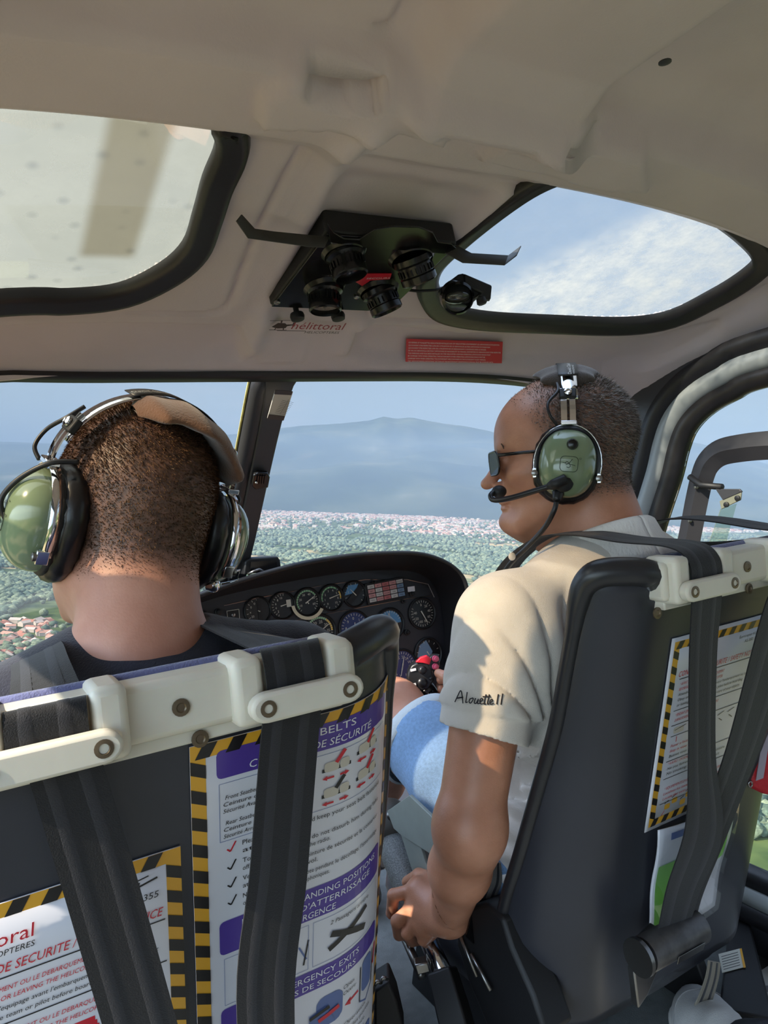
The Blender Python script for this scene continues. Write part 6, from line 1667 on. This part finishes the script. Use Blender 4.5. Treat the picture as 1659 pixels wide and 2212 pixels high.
for kn, hp in ((KL, HIPL), (KR, (.44, .92, .315))):
    ax_ = kn - np.array(hp); ax_ /= np.linalg.norm(ax_); c = kn + ax_ * (-.098) + np.array((.003 if kn is KL else -.003, 0, -.004)); g = MB(); g.lathe(c, ax_, [(.086, 0), (.0915, .002), (.092, .014), (.091, .028), (.087, .030), (.079, .024), (.0785, .002)], 40, False); g.build('turn_up', mat('denim_turn_up', (206, 212, 214), .85, bump=.6, bscale=500), pil, smooth=True)
g = MB(); g.tube([HIPL * (1 - t) + KL * t + np.array((-.072 + .01 * t, -.02, -.062 + .012 * t)) for t in np.linspace(.1, .9, 12)], .0012, 6); 
for an in (AL, AR):
    g = MB(); g.ell(an + (0, .055, -.055), (.045, .14, .045), nu=24, nv=12, e=.8, zmin=-.9); g.build('shoe', mat('dark_shoe', (44, 44, 48), .5), pil, smooth=True)

# ---------------------------------------------------------------- headsets
M_cup = mat('sage_green_shell', (126, 142, 112), .16, coat=.6); M_seal = mat('black_ear_seal', (24, 23, 26), .30, bump=.3, bscale=60); M_cable = mat('cable_black', (24, 24, 28), .38)
M_ink = mat('cup_ink', (34, 48, 34), .5)


def headset(H0, T, padm, sc, mic, pitch=0, a_pad=(-50, 54), nudge=(0, 0, 0)):
    H = Head(H0.c, H0.R @ rotm(0, pitch, 0))
    W = lambda x, y, z: H.w(x, y, z)
    for s_ in (-1, 1):
        R_ = H.R; c = lambda x, y=0., z=0.: W(s_ * x, y + nudge[1], z + nudge[2])
        Rt = R_ @ rotm(0, 6, 0)
        o = MB(); o.ell(c(.094), (.037, .0405 * sc, .0495 * sc), Rt, 40, 26, e=.86)
        cup = o.build('ear_cup', M_cup, T, smooth=True)
        o = MB()   # black mounting flange and padded seal
        o.ell(c(.088), (.010, .0440 * sc, .0530 * sc), Rt, 40, 16, e=.85); o.build('flange', M_mblk, cup, smooth=True)
        o = MB(); n = 44
        pts = []
        for k in range(n):
            a = 2 * math.pi * k / n; pts.append(c(.076, 0, 0) + Rt @ np.array([0, .036 * sc * math.copysign(abs(math.cos(a)) ** .85, math.cos(a)), .046 * sc * math.copysign(abs(math.sin(a)) ** .85, math.sin(a))]))
        o.tube(pts, [.0135 * sc * (1 + .05 * math.sin(k * 2.7)) for k in range(n)], 12, closed=True); o.build('ear_seal', M_seal, cup, smooth=True)
        # stirrup: chrome wire yoke round the cup
        o = MB(); yk = []
        for k in range(25):
            a = math.radians(-18 + 216 * k / 24); yk.append(c(.096, 0, 0) + Rt @ np.array([0, .0475 * sc * math.cos(a), .0565 * sc * math.sin(a)]))
        V_ = []; out = R_ @ np.array([s_ * 1.0, 0, 0])
        for p in yk: V_ += [p + out * .005, p - out * .005]
        o.v = [tuple(v) for v in V_]; o.f = [(2 * i, 2 * i + 1, 2 * i + 3, 2 * i + 2) for i in range(24)]; o.build('stirrup', M_chrome, T, smooth=True, solid=.0016)
        for p in (yk[0], yk[-1]):
            o = MB(); o.box(p + out * .003, (.012, .006, .014), R_); o.build('clamp', M_chrome, T, bevel=.001); o = MB(); o.lathe(p + out * .009, out, [(.0045, 0), (.0045, .003), (.002, .004)], 14); o.build('screw', M_steel, T, smooth=40)
        o = MB(); o.box(c(.098, -.002, .0585 * sc), (.014, .022, .006), R_); o.build('stirrup_bracket', M_chrome, T, bevel=.001)
        # slide bars up the side of the head
        for dy, w_ in ((-.006, .0042), (.006, .0042)):
            o = MB(); V_ = []
            for k in range(9):
                t = k / 8; p0 = c(.099 - .020 * t ** 2.0, dy - .002, .058 * sc + .052 * t); V_ += [p0 + H.R @ np.array([0, w_, 0]), p0 - H.R @ np.array([0, w_, 0])]
            o.v = [tuple(v) for v in V_]; o.f = [(2 * i, 2 * i + 1, 2 * i + 3, 2 * i + 2) for i in range(8)]; o.build('slide_bar', M_chrome, T, solid=.0015)
        o = MB(); o.box(c(.086, -.002, .100), (.008, .024, .016), H.R @ rotm(0, 0, -s_ * 26)); o.build('slider', M_mblk, T, bevel=.002)
        o = MB(); o.lathe(c(.090, -.002, .102), H.R @ np.array([s_ * .9, 0, .4]), [(.0055, 0), (.0055, .003), (.003, .0045), (.001, .004)], 14); o.build('slider_screw', M_chrome, T, smooth=40)
        o = MB(); o.tube(cr_path([c(.104, .014, .055 * sc), c(.108, .024, .068), c(.100, .026, .086), c(.088, .012, .104), c(.074, .012, .118)], 6), .0022, 8); o.build('bridge_cable', M_cable, T, smooth=True)
    # headband and pad
    PY = .002 if pitch < 15 else .016
    if pitch > 15: pass
    arc = lambda a, r=0.: np.array([(.084 + r) * math.sin(a), 0, .051 + (.086 + r) * math.cos(a)])
    o = MB(); V_ = []
    for k in range(33):
        a = math.radians(-68 + 136 * k / 32); p = arc(a, .012 * 1); V_ += [W(*(p + (0, .011 - .002, 0))), W(*(p + (0, -.011 - .002, 0)))]
    o.v = [tuple(v) for v in V_]; o.f = [(2 * i, 2 * i + 1, 2 * i + 3, 2 * i + 2) for i in range(32)]; o.build('headband', M_chrome, T, smooth=True, solid=.002)
    o = MB(); nn_, mm_ = 44, 14
    def padf(u, v):
        a = math.radians(a_pad[0] + (a_pad[1] - a_pad[0]) * u); wd = ((.038 if pitch < 15 else .046) + .008 * math.sin(u * math.pi) + .004 * math.cos(u * 14)) * min(1, 6 * min(u, 1 - u) + .25); t = 2 * math.pi * v
        th_ = .010 * min(1, 8 * min(u, 1 - u) + .2) * (1 + .12 * math.sin(u * 23)); rr_ = .008 + th_ * math.sin(t); p = arc(a, rr_ - .003 - .006 * abs(math.cos(t)) ** 2); return W(p[0], wd * math.cos(t) - PY, p[2])
    o.grid(padf, nn_, mm_ * 2); o.build('head_pad', padm, T, smooth=True)
    o = MB(); V_ = []
    for k in range(21):
        a = math.radians(a_pad[0] + 2 + (a_pad[1] - a_pad[0]) * .8 * k / 20); p = arc(a, .0165); V_ += [W(*(p + (0, .013, 0))), W(*(p + (0, -.015, 0)))]
    o.v = [tuple(v) for v in V_]; o.f = [(2 * i, 2 * i + 1, 2 * i + 3, 2 * i + 2) for i in range(20)]; lab = o.build('maker_strap', mat('strap_vinyl', (40, 38, 38), .4), T, smooth=True, solid=.0012)
    def lf(x, y):
        a = math.radians(a_pad[0] + 3) + x / .105; p = arc(a, .0180); return W(p[0], y * -1 * -1, p[2])
    o = MB(); text(o, 'David Clark', .0075, lambda x, y: lf(x, y - .006), 0, 0, width=.040); text(o, 'WORCESTER, MASS.', .0035, lambda x, y: lf(x, y - .0105), 0, 0, width=.030); o.build('lettering', mat('label_silver', (190, 188, 182), .4), T)
    # print on the cups: rounded frame, crossed loop figure, registered mark
    for s_ in (-1, 1):
        Rt = H.R @ rotm(0, 6, 0); cc = W(s_ * .094, nudge[1], nudge[2])
        def onc(x, y, lift=.0006):      # x to the reader's right on the outer face
            ya = -s_ * -1 * x * (1 if s_ < 0 else 1); yy = (-x if s_ < 0 else x); a_, b__ = yy / (.0405 * sc), y / (.0495 * sc); q = max(0., 1 - abs(a_) ** 2.35 - abs(b__) ** 2.35) ** (1 / 2.3); return cc + Rt @ np.array([s_ * (.037 * q + lift), yy, y])
        ox, oy = (.0, -.002); g = MB(); fr = [(ox + a, oy + b__) for a, b__ in rrect(.023, .021, .005)]; fr = [(a * (1 + .08 * (1 - abs(b__ - oy) / .01)), b__) for a, b__ in fr]
        g.tube([onc(*q) for q in fr], .00035, 5, closed=True); g.tube([onc(ox - .009, oy + .0015), onc(ox + .0085, oy - .0015)], .00035, 5)
        g.tube([onc(ox + a, oy + b__) for a, b__ in [(.004, .007), (.0, .001), (-.004, -.0015), (-.0055, .001), (-.003, .0035), (.0, .001), (.0022, -.0028), (.0, -.0052), (-.003, -.0042)]], .0004, 5)
        g.tube([onc(ox + .0145 + .0013 * math.cos(a), oy + .0085 + .0013 * math.sin(a)) for a in np.linspace(0, 6.28, 12)], .0002, 4)
        if H0 is HP: g.tube([onc(-.02, .024), onc(.012, .020)], .0003, 4); text(g, 'DC/LXR', .0075, onc, -.018, .0135, width=.028)
        g.build('cup_print', M_ink, T)
        if s_ < 0 or True:
            g = MB(); pc = onc(.002, .026 * sc, 0); out = H.R @ np.array([s_ * 1., 0, 0])
            if H0 is HQ: g.lathe(pc, out, [(.0075, -.003), (.0078, .003), (.006, .007), (.002, .008)], 20); g.build('volume_knob', M_blk, T, smooth=40)
    return arc


hs1 = thing('aviation_headset', 'green aviation headset with a brown head pad on the navy passenger\'s head', 'headset', HP.c)
headset(HP, hs1, mat('brown_suede', (104, 70, 48), .85, var=.12, vscale=40, bump=.5, bscale=500, sheen=.4), 1.04, False, pitch=24, a_pad=(-24, 76), nudge=(0, -.004, .004))
hs2 = thing('aviation_headset', 'green aviation headset with a boom microphone on the man in the white polo', 'headset', HQ.c)
headset(HQ, hs2, mat('grey_suede', (72, 62, 56), .85, var=.12, vscale=40, bump=.5, bscale=500, sheen=.3), .98, True, pitch=6, a_pad=(-46, 46), nudge=(0, .003, -.004))
# boom microphone
c_ = at(1217, 1042, d=1.025); out = HQ.R @ np.array([-1., 0, 0])
g = MB(); g.lathe(c_ + out * -.006, out, [(.0135, 0), (.0135, .010), (.010, .013), (.003, .014)], 26); bo = g.build('boom_pivot', M_mblk, hs2, smooth=40)
g = MB(); g.tube(cr_path([at(1222, 1035, d=1.012), at(1200, 1045, d=1.012), at(1186, 1050, d=1.02)], 5), [.0075] * 6 + [.0075, .007, .0062, .0055, .005], 14); g.build('boom_sleeve', M_mblk, hs2, smooth=True)
g = MB(); g.tube(cr_path([at(1188, 1050, d=1.02), at(1150, 1062, d=1.03), at(1110, 1074, d=1.045), at(1080, 1080, d=1.06), at(1064, 1079, d=1.07), at(1060, 1070, d=1.075), at(1067, 1063, d=1.08)], 6), .0040, 10); g.build('boom', M_cable, hs2, smooth=True)
g = MB(); g.ell(at(1078, 1062, d=1.085), (.0115, .0105, .0095)); g.build('microphone', M_mblk, hs2, smooth=True)
g = MB(); g.tube(cr_path([at(1206, 1064, d=1.035), at(1202, 1082, d=1.03)], 4), [.0085, .008, .007, .006, .0052], 12); g.tube(cr_path([at(1202, 1084, d=1.03), at(1196, 1105, d=1.03), at(1176, 1140, d=1.045), at(1140, 1180, d=1.06), at(1105, 1215, d=1.09), at(1080, 1250, d=1.13)], 6), .0036, 10); g.build('cable', M_cable, hs2, smooth=True)
g = MB(); g.ell(at(1106, 1202, d=1.07), (.006, .004, .006)); g.build('cable_clip', M_white, hs2, smooth=True)
# passenger headset cables and fittings
g = MB(); g.tube(cr_path([at(170, 998, d=.71), at(110, 1000, d=.70), at(50, 1028, d=.70), at(10, 1065, d=.70), at(2, 1095, d=.70), at(18, 1132, d=.705)], 6), .0026, 10); g.build('left_cable', M_cable, hs1, smooth=True)
g = MB(); g.tube(cr_path([at(470, 1052, d=.87), at(500, 1060, d=.88), at(516, 1078, d=.885), at(505, 1090, d=.885), at(472, 1088, d=.88)], 6), .0026, 10); g.build('right_cable', M_cable, hs1, smooth=True)
g = MB(); g.tube([at(484, 1240, d=.87), at(518, 1232, d=.88), at(514, 1254, d=.88), at(478, 1262, d=.87)], .0015, 6); g.build('wire_guard', M_chrome, hs1, smooth=True)
g = MB(); g.lathe(at(452, 1262, d=.84), CAB @ np.array([.9, -.2, -.3]), [(.008, 0), (.008, .008), (.006, .011), (.003, .012)], 18); g.build('boom_stub', M_chrome, hs1, smooth=40)
for dx in (0, 8):
    g = MB(); g.tube(cr_path([at(408 + dx, 1276, d=.84), at(412 + dx, 1300, d=.84), at(414 + dx, 1345, d=.84), at(425 + dx, 1400, d=.86)], 5), .0016, 8); g.build('down_lead', M_cable, hs1, smooth=True)

# sunglasses
sg = thing('sunglasses', 'dark rectangular sunglasses worn by the man in the white polo', 'sunglasses', HQ.w(0, .11, .015))
M_lens = mat('sunglass_lens', (20, 24, 30), .15, spec=.3)
for s_ in (-1, 1):
    lens = [(s_ * (.034 + x), y) for x, y in rrect(.048, .035, .012)]; lf_ = lambda x, y, z=0.: HQ.w(x, .1135 - (abs(x) / .06) ** 2 * .016 + z, .012 + y)
    g = MB(); n = len(lens); g.add([lf_(x, y) for x, y in lens], [tuple(range(n))]); g.build('lens', M_lens, sg, solid=.0016)
    g = MB(); g.tube([lf_(x, y) for x, y in lens], .0016, 6, closed=True); g.build('rim', M_blk, sg, smooth=True)
    g = MB(); g.tube([lf_(s_ * .059, .010), HQ.w(s_ * .070, .098, .022), HQ.w(s_ * .078, .06, .021), HQ.w(s_ * .083, .0, .018)], [.002, .0026, .0024, .002], 8); g.build('temple', M_blk, sg, smooth=True)
g = MB(); g.tube([HQ.w(-.010, .1125, .016), HQ.w(0, .1135, .018), HQ.w(.010, .1125, .016)], .002, 6); g.build('bridge', M_blk, sg, smooth=True)
# ------------------------------------------------------------------ flight controls
cy = thing('cyclic_stick', 'black cyclic stick with pink buttons beside the knee of the man in white', 'control stick', (.33, 1.2, .1))
M_grip = mat('grip_black', (34, 34, 36), .32)
DC = 1.45
g = MB(); g.prism([at(*q, d=DC) for q in [(881, 1452), (889, 1438), (908, 1428), (925, 1430), (934, 1446), (938, 1470), (925, 1490), (900, 1498), (884, 1488), (879, 1470)]], CAB @ np.array([0, 0, .035])); hd_ = g.build('grip_head', M_grip, cy, bevel=.004, seg=3)
for q, r_ in (((912, 1447), .008), ((912, 1474), .0095), ((929, 1465), .0035)):
    g = MB(); g.lathe(at(*q, d=DC - .001), CAB @ np.array([.15, .1, -1.0]), [(r_, -.004), (r_, .006), (r_ * .7, .009), (r_ * .3, .010)], 18); g.build('hat_switch', M_grip, cy, smooth=40)
for y_ in (1446, 1478):
    g = MB(); g.prism([at(*q, d=DC - .002) for q in [(886, y_), (898, y_ - 3), (899, y_ + 2), (887, y_ + 5)]], CAB @ np.array([0, 0, -.001])); g.build('label', M_wt, cy)
g = MB(); g.prism([at(*q, d=DC - .004) for q in [(898, 1431), (908, 1421), (922, 1417), (932, 1424), (928, 1436), (912, 1432)]], CAB @ np.array([0, 0, .012])); g.build('trigger_guard', M_red, cy, bevel=.001)
g = MB(); g.prism([at(*q, d=DC) for q in [(918, 1428), (934, 1416), (948, 1416), (950, 1440), (940, 1450), (928, 1446)]], CAB @ np.array([0, 0, .02])); g.build('button_block', M_grip, cy, bevel=.002)
for q in ((941, 1423), (941, 1440)):
    g = MB(); g.lathe(at(*q, d=DC - .003), CAB @ np.array([.5, .1, -1.0]), [(.0062, -.004), (.0062, .001), (.0048, .001), (.0048, .005), (.003, .006)], 16); g.build('push_button', mat('pink_button', (222, 96, 124), .35), cy, smooth=40)
st_ = [at(915, 1485, d=DC + .02), at(932, 1510, d=DC + .02), at(950, 1545, d=DC + .01), at(968, 1580, d=DC - .01), np.array((.335, 1.15, .30)), np.array((.34, 1.17, .10))]
g = MB(); g.tube(cr_path(st_, 6), [.020] * 5 + [.019, .018, .017, .016, .0155, .015, .015, .0145, .014, .014, .0135, .013] + [.012] * 14, 16); g.build('stick', M_grip, cy, smooth=True)
g = MB(); g.ell(at(934, 1510, d=DC + .004), (.014, .012, .017)); g.build('hand_rest', M_blk, cy, smooth=True)
g = MB(); g.lathe(at(929, 1508, d=DC - .004), CAB @ np.array([0, 0, -1.]), [(.005, 0), (.005, .003), (.003, .004)], 12); g.build('bolt', M_steel, cy, smooth=40)
g = MB(); g.prism([at(*q, d=DC + .01) for q in [(921, 1496), (927, 1500), (924, 1508), (920, 1506)]], CAB @ np.array([0, 0, .006])); g.build('red_switch', M_red, cy)
g = MB(); g.lathe((.34, 1.17, 0), (0, 0, 1), [(.06, 0), (.055, .02), (.035, .05), (.03, .09), (.018, .12)], 20); g.build('boot', M_mblk, cy, smooth=True)

co = thing('collective_lever', 'chrome and black collective lever under the left hand of the man in white', 'control lever', at(1000, 2250, d=1.05))
g = MB(); g.tube([at(1010, 2300, d=1.06), at(978, 2180, d=1.08), at(955, 2095, d=1.11)], [.030, .029, .026], 4, up=(1, 0, 0)); g.build('lever_boot', M_mblk, co, bevel=.003)
g = MB(); g.tube([at(958, 2105, d=1.11), at(925, 2030, d=1.17), at(900, 1975, d=1.20)], .0145, 20); g.build('lever_tube', M_chrome, co, smooth=True)
g = MB(); g.tube([at(912, 2110, d=1.13), at(885, 2050, d=1.18), at(872, 2020, d=1.20)], .007, 12); g.build('friction_rod', M_steel, co, smooth=True)
g = MB(); g.prism([at(*q, d=1.12) for q in [(895, 2085), (925, 2080), (930, 2100), (902, 2108)]], CAB @ np.array([0, 0, .02])); g.build('clamp', M_steel, co, bevel=.002)
g = MB(); g.tube([at(905, 1975, d=1.20), at(885, 1915, d=1.245), at(862, 1850, d=1.29), at(846, 1805, d=1.325)], [.018, .026, .030, .028], 24); g.build('grip', mat('speckled_grip', (112, 114, 112), .5, var=.35, vscale=420, bump=.6, bscale=500), co, smooth=True)
g = MB(); g.ell(at(838, 1768, d=1.34), (.032, .03, .045), CAB, 24, 16, e=.7); hb = g.build('switch_box', mat('switch_box_grey', (92, 92, 88), .45, bump=.2, bscale=90), co, smooth=True)
g = MB(); g.lathe(at(846, 1760, d=1.305), CAB @ np.array([.2, .3, -1.]), [(.010, 0), (.010, .006), (.006, .009), (.002, .010)], 16); g.build('switch', M_steel, co, smooth=40)
g = MB(); g.prism([at(*q, d=1.31) for q in [(822, 1795), (870, 1800), (866, 1822), (850, 1850), (822, 1830)]], CAB @ np.array([0, 0, .03])); g.build('collar', M_mblk, co, bevel=.004)

# sheet metal side frame of the right seat, lever and belt end
M_sheet = mat('sheet_metal_grey', (134, 142, 136), .45, var=.05, vscale=30)
for nm, pts in (('side_frame', [(836, 1752), (884, 1718), (930, 1762), (1000, 1872), (1005, 1915), (925, 1842), (868, 1806), (850, 1790)]), ('side_brace', [(866, 1804), (908, 1828), (918, 1862), (950, 1925), (918, 1925), (890, 1880)])):
    g = MB(); g.prism([at(*q, X=.10 if nm == 'side_frame' else .105) for q in pts], (.006, 0, 0)); g.build(nm, M_sheet, seatR_o, bevel=.001)
g = MB(); g.tube(cr_path([at(1080, 1985, Y=.85), at(1098, 1990, Y=.84), at(1112, 2015, Y=.83), at(1118, 2050, Y=.83), at(1128, 2078, Y=.83)], 5), .0085, 12); g.build('recline_lever', M_steel, seatR_o, smooth=True)
g = MB(); g.ell(at(1122, 2002, Y=.83), (.014, .014, .014)); g.build('lever_knob', M_white, seatR_o, smooth=True)
g = MB(); g.tube(cr_path([at(1153, 2150, Y=.82), at(1160, 2152, Y=.82), at(1165, 2165, Y=.82), at(1166, 2182, Y=.82)], 4), .003, 8); g.build('hook', M_chrome, seatR_o, smooth=True)
g = MB(); g.tube(cr_path([at(1195, 2112, Y=.79), at(1240, 2132, Y=.785), at(1290, 2120, Y=.775), at(1320, 2098, Y=.77)], 5), .0022, 8); g.build('lower_highlight', M_steel, seatR_o, smooth=True)  # thin bright tube imitating the highlight along the shell's bottom curve
g = MB(); g.prism([at(*q, X=.10) for q in [(985, 1965), (1050, 1950), (1085, 1985), (1105, 2050), (1150, 2150), (1180, 2240), (1060, 2240), (1010, 2120), (985, 2040)]], (.05, 0, 0)); g.build('recliner_housing', M_mblk, seatR_o, bevel=.006)
for a_, b_ in (((990, 2010), (1030, 2110)), ((1018, 2060), (1060, 2140))):
    g = MB(); g.tube([at(*a_, X=.092), at(*b_, X=.092)], .003, 8); g.build('link_rod', M_steel, seatR_o, smooth=True)
bt = strap('lap_belt', 'grey webbing lap belt end between the white polo and the seat side', [(at(1060, 1860, d=1.08), at(1082, 1864, d=1.08)), (at(1050, 1905, d=1.09), at(1084, 1905, d=1.09)), (at(1036, 1945, d=1.10), at(1070, 1948, d=1.10)), (at(1020, 2040, d=1.12), at(1060, 2040, d=1.12))], mat('grey_webbing', (116, 112, 108), .8, bump=.6, bscale=700))
g = MB(); g.box(at(1048, 1985, d=1.10), (.05, .03, .06), rotm(20, 20, 0)); g.build('buckle', M_blk, bt, bevel=.004)

# ------------------------------------------------------------------ cabin floor details and the rear passenger's shoes
M_shoe = mat('white_canvas', (214, 212, 208), .75, var=.03, vscale=40, bump=.3, bscale=400); M_sole = mat('white_sole', (226, 224, 218), .5)


def shoe(toe, yaw, label):
    R_ = rotm(yaw); toe = np.array(toe, float); T = thing('canvas_shoe', label, 'shoe', toe)
    W = lambda x, y, z: toe + R_ @ np.array([x, y, z])
    def wid(t): return .030 + .018 * math.sin(min(1, t / .35) * math.pi / 2) - .012 * math.sin(max(0, (t - .35) / .65) * math.pi) if t > .02 else .022
    g = MB(); n = 26; V_ = []; prof = []
    for i in range(n + 1):
        t = i / n; y = -.29 * t; w_ = .049 * math.sqrt(max(0, 1 - (1 - min(1, t / .22)) ** 2)) * (1 - .18 * math.sin(math.pi * min(1, max(0, (t - .3) / .5)))) * math.sqrt(max(0.0, 1 - max(0, (t - .85) / .15) ** 2)) + .001
        h = .030 + .030 * min(1, t / .25) ** .7 + .045 * min(1, max(0, (t - .25) / .3)); prof.append((y, w_, h))
        for k in range(13):
            a = math.pi * k / 12; V_.append(W(w_ * 1.0 * math.copysign(abs(math.cos(a)) ** .8, math.cos(a)), y, .022 + (h - .0) * math.sin(a) ** .85))
    g.v = [tuple(v) for v in V_]; g.f = [(i * 13 + k, i * 13 + k + 1, (i + 1) * 13 + k + 1, (i + 1) * 13 + k) for i in range(n) for k in range(12)]; g.build('upper', M_shoe, T, smooth=True)
    g = MB(); V_ = []
    for i, (y, w_, h) in enumerate(prof):
        for x, z in ((-w_ - .003, .0), (-w_ - .004, .027), (-w_ + .002, .030), (w_ - .002, .030), (w_ + .004, .027), (w_ + .003, .0)): V_.append(W(x, y + (.005 if i == 0 else 0), z))
    g.v = [tuple(v) for v in V_]; g.f = [(i * 6 + k, i * 6 + (k + 1) % 6, (i + 1) * 6 + (k + 1) % 6, (i + 1) * 6 + k) for i in range(n) for k in range(6)]; g.build('sole', M_sole, T, smooth=50)
    def on(t, a):
        i = min(n - 1, int(t * n)); f = t * n - i; y, w_, h = [prof[i][j] * (1 - f) + prof[i + 1][j] * f for j in range(3)]
        return W(w_ * math.copysign(abs(math.cos(a)) ** .8, math.cos(a)), y, .023 + h * math.sin(a) ** .85)
    g = MB(); g.tube([on(.27 - .12 * math.sin(a), a) for a in np.linspace(.12, math.pi - .12, 22)], .0014, 6); g.build('toe_seam', mat('seam_grey', (150, 148, 146), .7), T, smooth=True)
    for k in range(4):
        g = MB(); y = -.105 - .022 * k; g.tube([W(-.022, y, .088 + .006 * k), W(0, y - .004, .099 + .006 * k), W(.022, y, .088 + .006 * k)], .0028, 8); g.build('lace', M_sole, T, smooth=True)
    g = MB(); g.tube([W(0, -.22, .085), W(0, -.27, .14), W(0, -.36, .20)], [.040, .043, .048], 20); g.build('trouser_leg', mat('dark_trousers', (40, 42, 52), .85, bump=.4, bscale=500), T, smooth=True)
    return T


p_ = at(1490, 2128, Z=.05); shoe((p_[0], p_[1], .0), -34, 'white canvas shoe, the one at the bottom edge below the belt reel')
p_ = at(1668, 2040, Z=.05); shoe((p_[0], p_[1], .0), 8, 'white canvas shoe cut off by the right edge of the photo')

pc = thing('red_pouch', 'red pouch with a grey strip hanging by the right door behind the seat', 'pouch', at(1640, 1620, d=1.12))
DP = 1.10
g = MB(); g.prism([at(*q, d=DP) for q in [(1640, 1480), (1700, 1460), (1740, 1700), (1660, 1722), (1618, 1702), (1616, 1690), (1624, 1600)]], CAB @ np.array([.0, 0, .07])); g.build('bag', mat('red_nylon', (170, 22, 34), .55, bump=.4, bscale=400), pc, bevel=.010, seg=4)
g = MB(); g.prism([at(*q, d=DP - .002) for q in [(1652, 1560), (1668, 1556), (1648, 1680), (1632, 1686)]], CAB @ np.array([0, 0, -.0015])); g.build('reflective_strip', mat('grey_strip', (150, 140, 150), .4), pc)
g = MB(); g.tube([at(1648, 1520, d=DP - .003), at(1638, 1580, d=DP - .003), at(1628, 1640, d=DP - .003)], .0016, 6); g.build('zip', M_steel, pc, smooth=True)
g = MB(); g.tube([at(1621 + 4 * math.cos(a), 1694 + 6 * math.sin(a), d=DP - .003) for a in np.linspace(0, 6.28, 12)], .0012, 6); g.build('ring', M_steel, pc, smooth=True)

bx = thing('floor_box', 'black box on the cabin floor by the door with a cream and yellow label', 'box', at(1590, 2150, Z=.0))
q4 = [at(1552, 2180, Z=.07), at(1672, 2200, Z=.07), at(1620, 1990, Z=.07), at(1578, 1965, Z=.07)]
g = MB(); g.prism(q4, (0, 0, -.07)); g.build('case', M_mblk, bx, bevel=.004)
g = MB(); g.prism([at(*q, Z=.0715) for q in [(1552, 2062), (1598, 2050), (1606, 2090), (1560, 2102)]], (0, 0, .001)); g.build('label', mat('label_cream', (206, 204, 190), .6), bx)
g = MB(); g.prism([at(*q, Z=.0727) for q in [(1598, 2050), (1602, 2049), (1611, 2090), (1606, 2091)]], (0, 0, .0006)); g.build('label_edge', M_yel, bx)
g = MB(); 
for i in range(6): g.add([at(1558 + i, 2066 + i * 5.5, Z=.0726), at(1594 + i, 2056 + i * 5.5, Z=.0726), at(1594 + i, 2057.5 + i * 5.5, Z=.0726), at(1558 + i, 2067.5 + i * 5.5, Z=.0726)], [(0, 1, 2, 3)])
g.build('label_lines', M_pblk, bx)
pp = at(1620, 2185, Z=.012); g = MB(); g.box((pp[0] + .05, pp[1] - .06, .006), (.22, .22, .010)); pl = g.build('perforated_plate', mat('plate_white', (204, 204, 200), .4)); tag(pl, 'pale perforated floor plate between the two white shoes', 'floor plate')
g = MB()
for i in range(9):
    for j in range(9):
        g.lathe((pp[0] - .045 + .024 * i + (.012 if j % 2 else 0), pp[1] - .155 + .021 * j, .0112), (0, 0, 1), [(.009, 0), (.009, .0006)], 14)
o = g.build('holes', mat('hole_grey', (120, 120, 124), .6), pl); o['kind'] = 'stuff'
bs = strap('floor_strap', 'pale beige strap hanging from the belt reel towards the floor', [(at(1530, 2075, Y=.72), at(1556, 2080, Y=.72)), (at(1524, 2110, Y=.74), at(1552, 2112, Y=.74)), (at(1512, 2145, Y=.76), at(1540, 2155, Y=.76)), (at(1500, 2172, Y=.77), at(1526, 2184, Y=.77))], mat('beige_strap', (150, 142, 128), .7, bump=.4, bscale=500))
# floor console and sill pieces between the seats
cn = thing('centre_console', 'low dark console on the floor between the two front seats', 'console', (-.02, 1.15, 0))
g = MB(); g.prism([(-.08, .95, 0), (-.08, 1.35, 0), (-.08, 1.35, .22), (-.08, 1.15, .20), (-.08, .95, .10)], (.10, 0, 0)); g.build('housing', M_grey, cn, bevel=.006)
g = MB(); g.prism([at(*q, d=1.06) for q in [(808, 2140), (840, 2120), (858, 2165), (875, 2240), (808, 2240)]], CAB @ np.array([0, 0, .05])); g.build('bracket', M_mblk, cn, bevel=.004)
for q in ((815, 2120), (828, 2112)):
    g = MB(); g.tube([at(q[0] - 8, q[1] + 10, d=1.06), at(*q, d=1.05), at(q[0] + 8, q[1] + 2, d=1.06)], .003, 8); g.build('clip', M_steel, cn, smooth=True)
